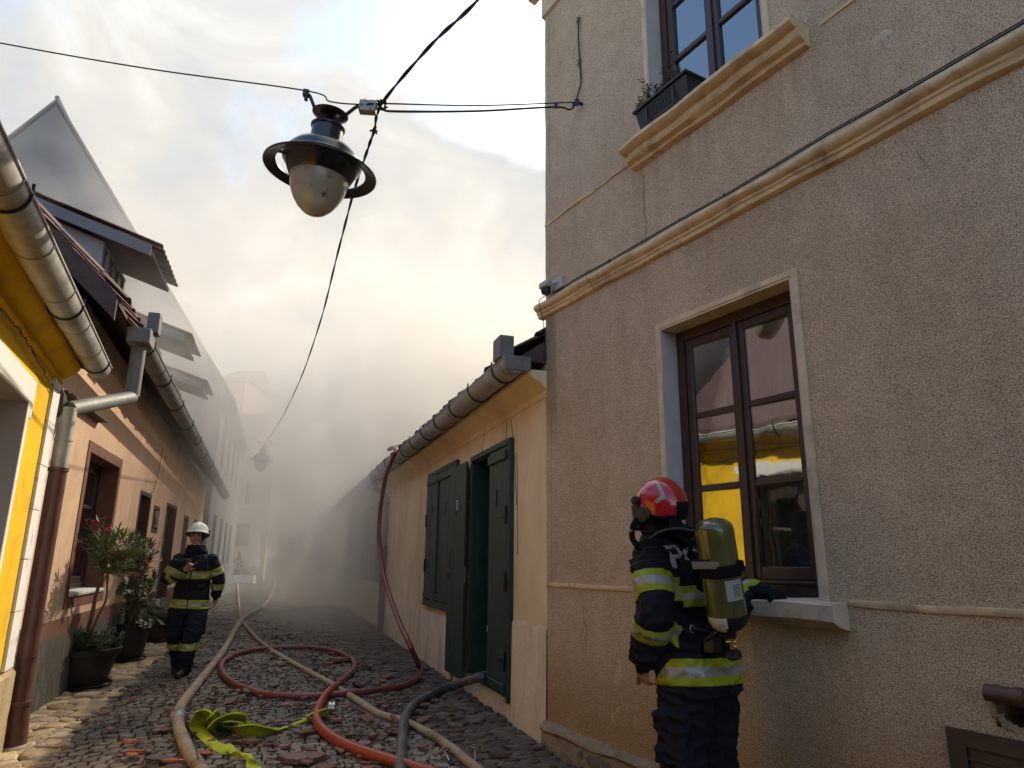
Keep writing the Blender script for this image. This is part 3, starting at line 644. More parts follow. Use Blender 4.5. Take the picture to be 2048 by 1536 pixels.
# things fixed to the tan house
fb = thing('flower_box', TAN.pt(-1.7, 4.61, .09), 'dark plastic flower box with sprigs on the upper window ledge', 'flower box')
b_ = MB(); b_.hexa([TAN.pt(-2.04, 4.61, .03), TAN.pt(-1.54, 4.61, .03), TAN.pt(-1.54, 4.61, .145), TAN.pt(-2.04, 4.61, .145), TAN.pt(-2.06, 4.755, .0), TAN.pt(-1.52, 4.755, .0), TAN.pt(-1.52, 4.755, .175), TAN.pt(-2.06, 4.755, .175)])
mk('trough', b_, M_pot, fb, bevel=.004)
mk('rim', MB().box(TAN, -2.075, -1.505, 4.756, 4.778, -.015, .192), M_pot, fb, bevel=.004)
rb = MB()
for i in range(19):
    s_ = -2.00 + i * .0235
    if i in (3, 15): rb.box(TAN, s_ - .004, s_ + .012, 4.615, 4.752, .168, .176)
    elif 3 < i < 15: rb.hexa([TAN.pt(s_, 4.64, .150), TAN.pt(s_ + .008, 4.64, .150), TAN.pt(s_ + .008, 4.64, .156), TAN.pt(s_, 4.64, .156), TAN.pt(s_, 4.735, .168), TAN.pt(s_ + .008, 4.735, .168), TAN.pt(s_ + .008, 4.735, .176), TAN.pt(s_, 4.735, .176)])
mk('rib_panel', rb, M_pot, fb, kind='stuff')
mk('soil', MB().box(TAN, -2.05, -1.53, 4.757, 4.766, .0, .17), M_soil, fb)
def sprigs(mb, base, n, h, spread, leaf, r_, stem_r=.0022, dens=22):
    for i in range(n):
        p = V(base) + V((r_.uniform(-1, 1) * spread[0], r_.uniform(-1, 1) * spread[1], 0)); d = V((r_.uniform(-.7, .7), r_.uniform(-.7, .7), 1)).normalized()
        hh = h * r_.uniform(.5, 1.2); tip = p + d * hh
        mb.tube([p, p.lerp(tip, .5) + V((0, 0, .01)), tip], [stem_r, stem_r * .8, stem_r * .4], 4)
        for k in range(dens):
            q = p.lerp(tip, r_.uniform(.15, 1)); a = r_.uniform(0, 6.28); u = V((math.cos(a), math.sin(a), r_.uniform(.1, .9))).normalized(); l_ = leaf * r_.uniform(.6, 1.2); sd_ = u.cross(V((0, 0, 1))).normalized() * l_ * .13
            mb.add([q, q + u * l_ * .5 + sd_, q + u * l_, q + u * l_ * .5 - sd_], [(0, 1, 2, 3)])
sp = MB()
for i in range(7): sprigs(sp, TAN.pt(-2.0 + i * .075, 4.77, .09), 7, .12 + .09 * (i in (1, 2, 5)), (.04, .05), .035, rg, dens=30)
mk('sprigs', sp, M_leafd, fb, kind='stuff', fixn=False)
scm = thing('security_camera', TAN.pt(-.1, 3.8, 0), 'small grey and black surveillance camera on the corner of the tan house', 'camera')
mk('wall_plate', MB().box(TAN, -.30, -.19, 3.80, 3.91, .0, .035), M_camw, scm, bevel=.006)
mk('arm', MB().tube([TAN.pt(-.22, 3.87, .03), TAN.pt(-.18, 3.87, .07)], .02, 10), M_camw, scm)
mk('housing', MB().box(TAN, -.20, -.06, 3.835, 3.895, .05, .13), M_camw, scm, bevel=.014)
mk('dome', MB().lathe([(.044, 0), (.044, -.035), (.034, -.055), (.001, -.06)], TAN.pt(-.125, 3.834, .09), 16), M_black, scm)
cb = MB()
pts = [TAN.pt(-.14, 3.80, .02)] + [TAN.pt(-.2 - i * .4, 3.772 + .006 * math.sin(i * 2.1), .045 + .006 * math.sin(i)) for i in range(32)]
cb.tube(pts, .0055, 6); cb.tube([p + V((0, 0, .013)) for p in pts], .004, 6)
for i in range(0, 32, 3): cb.cube(pts[i] + V((0, 0, .006)), (.012, .02, .03))
cb.tube(cr([TAN.pt(-.14, 3.80, .02), TAN.pt(-.05, 3.74, .11), TAN.pt(-.02, 3.6, .06), TAN.pt(-.01, 3.35, .02), TAN.pt(.0, 3.2, .02)], 5), .004, 6)
mk('wall_cable', cb, M_cable, base=TAN.pt(-2, 3.78, .04), label='thin black double cable clipped along the top of the cream band moulding', category='cable')
hk = TAN.pt(-.61, 5.48, .06)
ac = MB()
ac.tube(cr([TAN.pt(-.60, 6.42, .02), TAN.pt(-.61, 6.2, .03), TAN.pt(-.6, 5.95, .015), TAN.pt(-.62, 5.7, .02), TAN.pt(-.585, 5.55, .04), hk], 6), .0075, 6)
for p in (TAN.pt(-.6, 6.40, .015), TAN.pt(-.6, 5.92, .015)):
    for k in range(7):
        a = k * 1.1; ac.tube([p, p + TAN.D * .04 * math.cos(a) + V((0, 0, .04 * math.sin(a))) + TAN.N * .02 * rg.random()], .003, 4)
mk('anchor_cable', ac, M_cable, base=hk, label='frayed black cable running down the tan wall to the wire anchor', category='cable')

# ================================================================== BEIGE COTTAGE (green shutters)
def sx(fr, x, y, o=0): return fr.px(x, y, o)[0]
bei = thing('shuttered_cottage', BEI.pt(0, 0, 0), 'low peach beige cottage with dark green plank shutters and doorway beside the tan house', 'house')
d0, d1 = sx(BEI, 1026, 1200), sx(BEI, 905, 1200)     # door group: right frame edge .. far edge of the open leaf
dR, dL = d0 + .06, sx(BEI, 944, 1150)               # opening
BL = 9.05
mk('wall', MB().slab(BEI, 0.002, BL, -.1, 3.2, [(dR, dL, .20, 2.58)], 0, -.4), M_beige, bei, smooth=False)
mk('rear_wall', MB().box(BEI, .3, BL, -.1, 3.2, -6, -5.6).box(BEI, .3, .6, -.1, 3.2, -5.6, -.4).box(BEI, BL - .3, BL, -.1, 3.2, -5.6, -.4), M_beige, bei, smooth=False)
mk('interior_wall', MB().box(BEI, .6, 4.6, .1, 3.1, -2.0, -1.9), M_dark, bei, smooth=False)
def rough_patch(fr, s0, s1, z0, top, pr, n, seed):
    mb = MB(); prev = None
    for i in range(n + 1):
        s_ = s0 + (s1 - s0) * i / n; zt = top(s_) + .03 * noise.noise(V((s_ * 4, seed, 0))) + .012 * noise.noise(V((s_ * 17, seed, 0)))
        cur = [fr.pt(s_, z0, pr + .01), fr.pt(s_, zt - .03, pr), fr.pt(s_, zt, .002), fr.pt(s_, z0, -.01)]
        if prev: mb.add(prev + cur, [(0, 4, 5, 1), (1, 5, 6, 2)])
        prev = cur
    return mb
mk('plaster_base', rough_patch(BEI, .004, dR - .075, -.1, lambda s_: .90, .014, 40, 1), M_beigelow, bei, fixn=False)
mk('plaster_base', rough_patch(BEI, d1 - .1, BL - .3, -.1, lambda s_: .80 - .02 * (s_ - 3) + .05 * math.sin(s_), .014, 90, 2), M_beigelow, bei, fixn=False)
mk('door_plinth', MB().box(BEI, dR, dL, -.1, .195, -.3, .004), M_beigelow, bei)
mk('frieze', MB().prism(BEI, [(-.01, 2.86), (.012, 2.865), (.014, 2.885), (.006, 2.89), (.006, 2.93), (.02, 2.94), (.05, 2.98), (.14, 3.03), (.18, 3.06), (.18, 3.10), (-.01, 3.10)], .003, BL, nseg=60, jit=.006), M_beige, bei, smooth=45)
for pts in ([(1000, 788), (1008, 815), (1014, 850), (1012, 882)], [(1021, 830), (1026, 870), (1030, 920), (1034, 1010)], [(972, 823), (970, 850), (968, 880), (964, 905)], [(1034, 905), (1036, 960), (1035, 1040), (1036, 1110)]):
    crack([BEI.pt(*BEI.px(x, y, .002), .006) for x, y in pts], .0024, bei)
# door leaves and shutters built of planks
def plank_leaf(fr, s0, s1, z0, z1, o, house, n, name='shutter', battens=True, cut=None, hinge=None, ring=None, bz=(.10, .02), lab=None):
    S = mk(name, MB().box(fr, s0 + .012, s1 - .012, z0 + .012, z1 - .012, o, o + .012), M_green, house)
    if lab: S['label'] = lab
    wdt = (s1 - s0) / n
    for i in range(n):
        j = rg.uniform(-.0015, .0015)
        mk('plank', MB().box(fr, s0 + i * wdt + .0012, s0 + (i + 1) * wdt - .0012, z0, z1, o + .012, o + .030 + j), M_green, S, bevel=.0025)
    if battens:
        mk('batten', MB().box(fr, s0 + .01, s1 + .0, z1 - .13, z1 - .04, o + .032, o + .056), M_green, S, bevel=.004)
        mk('batten', MB().box(fr, s0 + .0, s1 - .0, z0 + .02, z0 + .10, o + .032, o + .056), M_green, S, bevel=.004)
    if cut:
        c_s, c_z = cut; q = []
        for x, y in ((-.026, 0), (.026, 0), (.014, .04), (.0115, .10), (.02, .125), (.018, .145), (0, .16), (-.018, .145), (-.02, .125), (-.0115, .10), (-.014, .04)): q.append(fr.pt(c_s + x, c_z + y * 1.1, o + .0335))
        mk('cutout', MB().poly(q, .003, fr.N), M_dark, S, smooth=False)
    if hinge:
        for (hs, hz, dr) in hinge:
            mk('hinge', MB().box(fr, hs, hs + dr * .20, hz, hz + .035, o + .034, o + .042).tube([fr.pt(hs - dr * .01, hz - .07, o + .045), fr.pt(hs - dr * .01, hz + .11, o + .045)], .013, 8), M_black, S, bevel=.002)
    if ring:
        a = fr.pt(ring[0], ring[1], o + .045); mk('pull_ring', MB().tube([a + fr.D * .02 * math.cos(t * .6) + V((0, 0, .028 * math.sin(t * .6) - .02)) for t in range(11)], .004, 6, closed=False), M_alu, S)
    return S
# window shutters
w0, w1 = sx(BEI, 906, 1100, .05), sx(BEI, 851, 1100, .05); wz0, wz1 = .88, 2.66
wmid = (w0 + w1) / 2 + .1
mk('shutter_frame', MB().box(BEI, w0 - .04, w0, wz0 - .05, wz1 + .05, .002, .05).box(BEI, w1, w1 + .04, wz0 - .05, wz1 + .05, .002, .05).box(BEI, w0, w1, wz1, wz1 + .05, .002, .05).box(BEI, w0 - .05, w1 + .05, wz0 - .09, wz0, .002, .06), M_green, bei, bevel=.004)
plank_leaf(BEI, w0 + .004, wmid - .008, wz0 + .004, wz1 - .004, .016, bei, 3, cut=((w0 + wmid) / 2, wz1 - .62), hinge=[(w0 + .02, wz1 - .68, 1), (w0 + .02, wz0 + .45, 1)], bz=(.1, .02))
plank_leaf(BEI, wmid + .008, w1 - .004, wz0 + .004, wz1 - .004, .016, bei, 3, cut=((wmid + w1) / 2, wz1 - .62), hinge=[(w1 - .02, wz1 - .68, -1), (w1 - .02, wz0 + .45, -1)])
mk('meeting_strip', MB().box(BEI, wmid - .018, wmid + .018, wz0 + .01, wz1 - .01, .048, .066), M_green, bei, bevel=.003)
mk('shutter_catch', MB().tube([BEI.pt(w0 + .03, 1.27, .09), BEI.pt(w0 + .30, 1.285, .09)], .014, 8).cube(BEI.pt(w0 + .02, 1.25, .085), (.05, .05, .09)), M_black, bei, bevel=.003)
# the door
mk('door_frame', MB().box(BEI, dR - .07, dR, .16, 2.64, .0, .05).box(BEI, dR, dL + .02, 2.58, 2.64, .0, .05).box(BEI, dL, dL + .05, .2, 2.58, -.1, .03).box(BEI, dR, dL, .19, .215, -.2, .03), M_green, bei, bevel=.005)
lm = sx(BEI, 976, 1150, .05)
plank_leaf(BEI, dR + .004, lm, .215, 2.565, .02, bei, 4, name='door_leaf', cut=((dR + lm) / 2 + .04, 1.98), hinge=[(dR + .02, 1.86, 1), (dR + .02, 1.22, 1), (dR + .02, .50, 1)], ring=(lm - .05, .78))
fo = plank_leaf(BEI, dL + .075, d1 - .01, .12, 2.60, .05, bei, 3, name='door_leaf', battens=False, cut=((dL + d1) / 2 + .05, 1.98), lab='dark green door leaf folded open flat against the wall')
mk('door_lining', MB().box(BEI, dL - .012, dL - .001, .2, 2.578, -.42, .004).box(BEI, dR + .001, dR + .012, .2, 2.578, -.42, .004).box(BEI, dR, dL, 2.566, 2.579, -.42, .003), M_green, bei, smooth=False)
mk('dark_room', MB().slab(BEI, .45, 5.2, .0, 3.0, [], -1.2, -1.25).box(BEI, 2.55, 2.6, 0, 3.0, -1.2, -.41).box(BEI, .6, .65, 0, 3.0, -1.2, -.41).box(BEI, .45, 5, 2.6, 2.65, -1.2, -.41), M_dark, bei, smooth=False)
if 0: mk('inner_door', MB().hexa([BEI.pt(dL - .02, .22, -.02), BEI.pt(dL - .06, .22, -.02), BEI.pt(dL - .22, .22, -.55), BEI.pt(dL - .18, .22, -.55), BEI.pt(dL - .02, 2.5, -.02), BEI.pt(dL - .06, 2.5, -.02), BEI.pt(dL - .22, 2.5, -.55), BEI.pt(dL - .18, 2.5, -.55)]), M_green, bei, bevel=.004)
mk('lock_plate', MB().box(BEI, dL + .068, dL + .074, 1.18, 1.36, .06, .078), M_alu, fo)
mk('door_handle', MB().tube([BEI.pt(dL + .6, 1.32, .085), BEI.pt(dL + .6, 1.34, .13), BEI.pt(dL + .6, 1.52, .13), BEI.pt(dL + .6, 1.54, .085)], .006, 6), M_black, fo)
nx, nz = BEI.px(914, 1010, .085)
pl = MB().box(BEI, nx - .028, nx + .028, nz - .06, nz + .06, .0825, .0855)
mk('number_plate', pl, M_white, fo, smooth=False)
def lettering(txt, fr_M, size, material, parent, name='lettering', ext=.001):
    cu = bpy.data.curves.new(name, 'FONT'); cu.body = txt; cu.size = size; cu.extrude = ext; cu.align_x = 'CENTER'; cu.align_y = 'CENTER'; cu.offset = size * .012
    t_ = bpy.data.objects.new(name + '_c', cu); C.objects.link(t_)
    dg = bpy.context.evaluated_depsgraph_get(); me = bpy.data.meshes.new_from_object(t_.evaluated_get(dg)); bpy.data.objects.remove(t_)
    me.transform(fr_M); me.materials.clear(); me.materials.append(material); me.name = name
    o = bpy.data.objects.new(name, me); C.objects.link(o)
    if parent: o.parent = parent
    ORG[o.name] = V((0, 0, 0)); return o
def basis(x, y, z, c):
    m_ = Matrix.Identity(4)
    for i in range(3): m_[i][0] = x[i]; m_[i][1] = y[i]; m_[i][2] = z[i]; m_[i][3] = c[i]
    return m_
lettering('11', basis(-BEI.D, V((0, 0, 1)), BEI.N, BEI.pt(nx, nz, .0875) - ORG[fo.name]), .085, M_black, fo, 'numeral')
# roof, tiles, gutter
RP = R(34)
mk('roof', MB().prism(BEI, [(.25, 3.19), (.25, 3.22), (-2.8, 3.22 + 3.05 * math.tan(RP)), (-6.3, 3.1), (-6.3, 3.06), (-2.8, 3.17 + 3.05 * math.tan(RP)), (0, 3.17)], .01, BL), M_wood, bei, smooth=False)
tile_me = []
for k in range(4):
    m_ = MB(); n = 6
    pr = [(-.09 + .18 * i / n, .028 * math.sin(math.pi * i / n) + (.012 if i == n else 0)) for i in range(n + 1)]
    v_ = []
    for y in (0, .36):
        for x, z in pr: v_.append((x, y, z + .012 + rg.uniform(-.002, .002)))
    for y in (0, .36):
        for x, z in pr: v_.append((x, y, z))
    q = n + 1; fs = []
    for i in range(n):
        fs += [(i, i + 1, q + i + 1, q + i), (2 * q + i, 3 * q + i, 3 * q + i + 1, 2 * q + i + 1), (i, 2 * q + i, 2 * q + i + 1, i + 1), (q + i, q + i + 1, 3 * q + i + 1, 3 * q + i)]
    fs += [(0, q, 3 * q, 2 * q), (n, 2 * q + n, 3 * q + n, q + n)]
    m_.add(v_, fs); tile_me.append(mesh_of('roof_tile', m_, M_tile, smooth=40))
def tile_rows(fr, s0, s1, o0_, z0_, pitch, rows, house, limit=300, zs=0.0, mess=1.0, step=.19):
    """eave tiles one by one, nearest first; the rest joined"""
    lst = []
    for r_ in range(rows):
        s_ = s0 + .1
        while s_ < s1 - .05: lst.append((s_, r_)); s_ += step
    lst.sort(key=lambda q: (fr.pt(q[0], 3, 0) - CAM).length)
    up_ = (-fr.N * math.cos(pitch) + V((0, 0, math.sin(pitch)))); nn = (fr.N * math.sin(pitch) + V((0, 0, math.cos(pitch)))); xx = up_.cross(nn)
    joined = MB()
    for k, (s_, r_) in enumerate(lst):
        d = r_ * .30; c = fr.pt(s_ + rg.uniform(-.01, .01) * mess, z0_ + zs * s_, o0_) + up_ * (d + rg.uniform(-.03, .03) * mess) + nn * (.012 + .006 * rg.random() * mess)
        ang = rg.uniform(-.06, .06) * mess; tl = rg.uniform(.0, .06) * mess
        x2 = xx * math.cos(ang) + up_ * math.sin(ang); y2 = (up_ * math.cos(ang) - xx * math.sin(ang)) * math.cos(tl) - nn * math.sin(tl) * .6; y2.normalize(); z2 = x2.cross(y2)
        Mx = basis(x2, y2, z2, (0, 0, 0))
        if k < limit:
            inst('roof_tile', tile_me[k % 4], house, c, Mx.to_euler())
        else:
            me = tile_me[k % 4]; joined.add([Mx @ v.co + c for v in me.vertices], [tuple(p.vertices) for p in me.polygons])
    if joined.v: mk('roof_tile_field', joined, M_tilej, house, kind='stuff', fixn=False)
tile_rows(BEI, .02, BL, .31, 3.25, RP, 4, bei, mess=2.4)
tf = MB()
for k in range(5):  # splintered timber and tile bits by the party wall
    c = BEI.pt(.06 + .05 * k, 3.16 + .03 * rg.random(), .30 - .05 * k); tf.cube(c, (.22, .05, .02), Matrix.Rotation(rg.uniform(0, 3), 3, 'Z') @ Matrix.Rotation(rg.uniform(-.5, .5), 3, 'X'))
mk('broken_eaves', tf, M_wood, bei)
def gutter(fr, s0, s1, o, z, r, house, zs=0.0, m=M_zinc, brk=.85, seams=2.0, sag=0.0):
    n = 12; prof = [(math.cos(math.pi + math.pi * i / n) * r, math.sin(math.pi + math.pi * i / n) * r * 1.05) for i in range(n + 1)]
    g = MB(); full = prof + [(a * .955, b * .955) for a, b in prof[::-1]]
    k = len(full); ns = max(2, int((s1 - s0) / .5)); vs_ = []; fs = []
    for i in range(ns + 1):
        s_ = s0 + (s1 - s0) * i / ns
        for a, b in full: vs_.append(fr.pt(s_, z + zs * s_ + b + sag * noise.noise(V((s_ * .6, 0, 0))), o + a + sag * noise.noise(V((s_ * .5, 5, 0)))))
    for i in range(ns):
        for j in range(k): fs.append((i * k + j, (i + 1) * k + j, (i + 1) * k + (j + 1) % k, i * k + (j + 1) % k))
    fs += [tuple(range(k)), tuple(ns * k + j for j in range(k))[::-1]]
    g.add(vs_, fs)
    for e in (s0, s1):   # end caps
        g.add([fr.pt(e, z + zs * e + b, o + a) for a, b in prof], [tuple(range(n + 1))])
    g.tube([fr.pt(s0 + (s1 - s0) * i / ns, z + zs * (s0 + (s1 - s0) * i / ns) + .004, o + r) for i in range(ns + 1)], .010, 8)
    gu = mk('gutter', g, m, house, smooth=50)
    s_ = s0 + seams * .6
    while s_ < s1 - .2:
        q = [fr.pt(s_, z + zs * s_ + b * 1.02, o + a * 1.02) for a, b in prof]
        mk('gutter_seam', MB().tube([p for p in q], .005, 5), m, gu); s_ += seams
    s_ = s0 + .35
    while s_ < s1:
        q = [fr.pt(s_, z + zs * s_ + b * 1.06, o + a * 1.06) for a, b in prof] + [fr.pt(s_, z + zs * s_ + .05, o + r * 1.05)]
        mk('gutter_bracket', MB().tube(q, .008, 6), M_black, house); s_ += brk
    return gu
GB = dict(o=.32, z=3.155, r=.122)
gutter(BEI, -.10, BL - .02, GB['o'], GB['z'], GB['r'], bei, sag=.012)
ob = MB(); ob.box(BEI, -.08, .14, 3.17, 3.37, .34, .47)
mk('overflow_box', ob, M_zincd, bei, bevel=.006)
mk('gutter_stop_end', MB().box(BEI, -.115, -.10, 3.05, 3.18, .195, .43), M_zincd, bei, bevel=.004)

# further cottage beyond the party line, deep in the smoke
fc = thing('smoky_cottage', BEI.pt(BL, 0, 0), 'further low cottage with closed shutters half lost in the smoke on the right', 'house')
FE = 18.4
mk('wall', MB().slab(BEI, BL + .01, FE, -.1, 3.2, [(14.2, 15.3, 0, 2.45)], -.02, -.4), M_beigelow, fc, smooth=False)
mk('rear_wall', MB().box(BEI, BL, FE, -.1, 3.2, -6, -5.6).box(BEI, FE - .3, FE, -.1, 3.2, -5.6, -.4), M_beigelow, fc, smooth=False)
mk('roof', MB().prism(BEI, [(.25, 3.19), (.25, 3.22), (-2.8, 3.22 + 3.05 * math.tan(RP)), (-6.3, 3.1), (-6.3, 3.06), (-2.8, 3.17 + 3.05 * math.tan(RP)), (0, 3.17)], BL + .01, FE), M_wood, fc, smooth=False)
tile_rows(BEI, BL, FE, .31, 3.25, RP, 3, fc, mess=2)
gutter(BEI, BL + .02, FE, .31, 3.17, .10, fc, sag=.01, brk=1.0)
for a, b in ((9.7, 10.75), (10.8, 11.85), (12.3, 13.05), (13.1, 13.85), (16.0, 16.8), (16.85, 17.6)):
    plank_leaf(BEI, a, b, .92, 2.68, .0, fc, 3)
for a, b in ((14.2, 15.3),):
    mk('door', MB().box(BEI, a, b, 0, 2.44, -.16, -.10).box(BEI, a + .1, b - .1, 1.3, 2.3, -.10, -.085).box(BEI, a + .1, b - .1, .2, 1.15, -.10, -.085), M_green, fc, bevel=.01)
# drainpipe between the cottages
px0 = 9.0
dp = MB(); dp.tube([BEI.pt(px0, 3.02, .38), BEI.pt(px0, 2.86, .34), BEI.pt(px0 + .02, 2.74, .12), BEI.pt(px0, 2.62, .085), BEI.pt(px0, 1.7, .085)], .052, 12)
DP = mk('downpipe', dp, M_zincd, fc)
mk('lower_pipe', MB().tube([BEI.pt(px0, 1.72, .085), BEI.pt(px0, .02, .085)], .060, 12), M_maroon, DP)
for z in (.5, 1.1, 1.7, 2.15, 2.55): mk('pipe_clamp', MB().tube([BEI.pt(px0, z, .085), BEI.pt(px0, z + .035, .085)], .067, 12), M_zincd if z > 1.6 else M_maroon, DP)

# ================================================================== ORANGE COTTAGE
ora = thing('salmon_cottage', ORA.pt(0, 0, 0), 'long salmon orange cottage with brick red window bands and dormers fading into the smoke', 'house')
OS0, OS1, GS = -1.15, 12.6, -.045
HW = (.42, 1.92, 1.02, 2.58)
Hs = [HW, (3.62, 4.45, 0, 2.38), (4.95, 5.42, 1.9, 2.24), (6.3, 7.5, 0, 2.38), (8.9, 9.6, 1.2, 2.3), (10.8, 11.5, 1.2, 2.3)]
mk('wall', MB().slab(ORA, OS0, OS1, -.1, 2.9, Hs, 0, -.45).add([ORA.pt(OS0, 2.9, 0), ORA.pt(OS1, 2.9, 0), ORA.pt(OS1, 3.95 + GS * OS1, 0), ORA.pt(OS0, 3.95 + GS * OS0, 0)], [(0, 1, 2, 3)]), M_orange, ora, smooth=False)
mk('gable_wall', MB().poly([ORA.pt(OS0, -.1, -.46), ORA.pt(OS0, 3.92, 0.0), ORA.pt(OS0, 7.2, -3.4), ORA.pt(OS0, 3.9, -6.8), ORA.pt(OS0, -.1, -6.8)], .3, -ORA.D), M_orange, ora, smooth=False)
mk('far_gable_wall', MB().poly([ORA.pt(OS1 - .3, -.1, -.46), ORA.pt(OS1 - .3, 3.3, -.0), ORA.pt(OS1 - .3, 6.6, -3.4), ORA.pt(OS1 - .3, 3.3, -6.8), ORA.pt(OS1 - .3, -.1, -6.8)], .3, -ORA.D), M_orange, ora, smooth=False)
mk('back_wall', MB().box(ORA, OS0, OS1, -.1, 3.2, -6.9, -6.7), M_orange, ora, smooth=False)
mk('inner_wall', MB().box(ORA, OS0 + .4, OS1 - .4, 0, 2.9, -1.4, -1.3), M_dark, ora, smooth=False)
b_ = MB().slab(ORA, OS0, OS1, .655, .815, [h for h in ((3.5, 4.57, 0, 2), (6.18, 7.62, 0, 2))], .014, -.01)
mk('red_base_band', b_, M_brick, ora, smooth=False)
mk('dirty_base', rough_patch(ORA, OS0, 3.5, -.1, lambda s_: .672, .022, 60, 4), M_grime, ora, fixn=False)
mk('dirty_base', rough_patch(ORA, 4.57, OS1, -.1, lambda s_: .672, .022, 60, 5), M_grime, ora, fixn=False)
def band(fr, h, wd, pr, house, m_, bottom=True):
    s0, s1, z0, z1 = h; t_ = MB()
    t_.box(fr, s0 - wd, s0, z0 if bottom else z0, z1, -.02, pr).box(fr, s1, s1 + wd, z0, z1, -.02, pr).box(fr, s0 - wd, s1 + wd, z1, z1 + wd, -.02, pr)
    if bottom: t_.box(fr, s0 - wd, s1 + wd, z0 - wd, z0, -.02, pr)
    mk('window_band', t_, m_, house, smooth=False)
    r_ = MB().box(fr, s0, s0 + .004, z0, z1 - .005, -.3, pr - .002).box(fr, s1 - .004, s1, z0, z1 - .005, -.3, pr - .002).box(fr, s0, s1, z1 - .004, z1, -.3, pr - .002)
    mk('window_reveal', r_, m_, house, smooth=False)
band(ORA, HW, .115, .010, ora, M_brick)
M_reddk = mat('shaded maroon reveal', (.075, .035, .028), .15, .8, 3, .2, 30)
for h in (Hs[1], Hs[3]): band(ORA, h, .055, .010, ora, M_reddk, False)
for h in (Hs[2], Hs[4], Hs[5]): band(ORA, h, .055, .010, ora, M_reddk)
casement(ORA, HW[0] + .01, HW[1] - .01, 1.06, 2.57, -.20, 3, ora, curtain=M_curtg)
mk('window_sill', MB().prism(ORA, [(-.2, 1.022), (.035, 1.022), (.04, 1.045), (.02, 1.06), (-.2, 1.065)], HW[0] + .006, HW[1] - .006), M_white, ora)
M_grdoor = mat('grey brown door paint', (.075, .06, .055), .2, .5, 5, .2, 30)
for h in (Hs[1], Hs[3]):
    mk('door', MB().box(ORA, h[0] + .01, h[1] - .01, 0, h[3] - .01, -.20, -.14).box(ORA, h[0] + .1, h[1] - .1, 1.3, 2.2, -.14, -.125).box(ORA, h[0] + .1, h[1] - .1, .2, 1.15, -.14, -.125), M_grdoor, ora, bevel=.01)
for h in (Hs[4], Hs[5]): casement(ORA, h[0] + .01, h[1] - .01, h[2] + .02, h[3] - .01, -.14, 2, ora, curtain=None)
mk('meter_box', MB().box(ORA, 5.0, 5.38, 1.93, 2.22, -.05, .02).box(ORA, 5.05, 5.2, 1.97, 2.1, .02, .035), M_grdoor, ora, bevel=.006)
mk('facade_wire', MB().tube(cr([ORA.pt(4.3, 2.45, .012), ORA.pt(4.55, 2.5, .012), ORA.pt(4.75, 2.75, .012), ORA.pt(4.95, 3.3, .012)], 5), .004, 5), M_cable, ora)
mk('shading_board', MB().prism(ORA, [(-.01, 2.93), (.10, 2.94), (.10, 2.955), (-.01, 2.965)], OS0 + .1, .55), M_wood, ora)
# roof
OP = R(44); OE, OZ = .42, 3.72
def opl(s_, d, up=0.0):   # point on the orange roof plane, d = distance inwards from the eave
    return ORA.pt(s_, OZ + GS * s_ + d * math.tan(OP) + up, OE - d)
def roof_slab(th, s0, s1, d0_, d1_, up): return MB().hexa([opl(s0, d0_, up - th), opl(s1, d0_, up - th), opl(s1, d1_, up - th), opl(s0, d1_, up - th), opl(s0, d0_, up), opl(s1, d0_, up), opl(s1, d1_, up), opl(s0, d1_, up)])
mk('roof', roof_slab(.05, OS0 - .12, OS1, 0, 3.85, .10), M_tilej, ora, smooth=False)
mk('roof_far_slope', MB().hexa([ORA.pt(OS0 - .1, 7.5, -3.42), ORA.pt(OS1, 6.9, -3.42), ORA.pt(OS1, 3.0, -7.4), ORA.pt(OS0 - .1, 3.7, -7.4), ORA.pt(OS0 - .1, 7.55, -3.42), ORA.pt(OS1, 6.95, -3.42), ORA.pt(OS1, 3.05, -7.4), ORA.pt(OS0 - .1, 3.75, -7.4)]), M_tilej, ora, smooth=False)
mk('soffit_board', roof_slab(.02, OS0, OS1, .02, .55, .035), M_wood, ora, smooth=False)
mk('verge_board', MB().hexa([opl(OS0 - .16, -.02, -.14), opl(OS0 - .12, -.02, -.14), opl(OS0 - .12, 3.85, -.14), opl(OS0 - .16, 3.85, -.14), opl(OS0 - .16, -.02, .06), opl(OS0 - .12, -.02, .06), opl(OS0 - .12, 3.85, .06), opl(OS0 - .16, 3.85, .06)]), M_wood, ora, smooth=False)
tile_rows(ORA, OS0 - .1, OS1, OE + .05, OZ + .10, OP, 5, ora, zs=GS)
gutter(ORA, -.62, OS1 - .1, .52, 3.66, .105, ora, zs=GS, m=M_zincd, brk=1.25, seams=1.9)
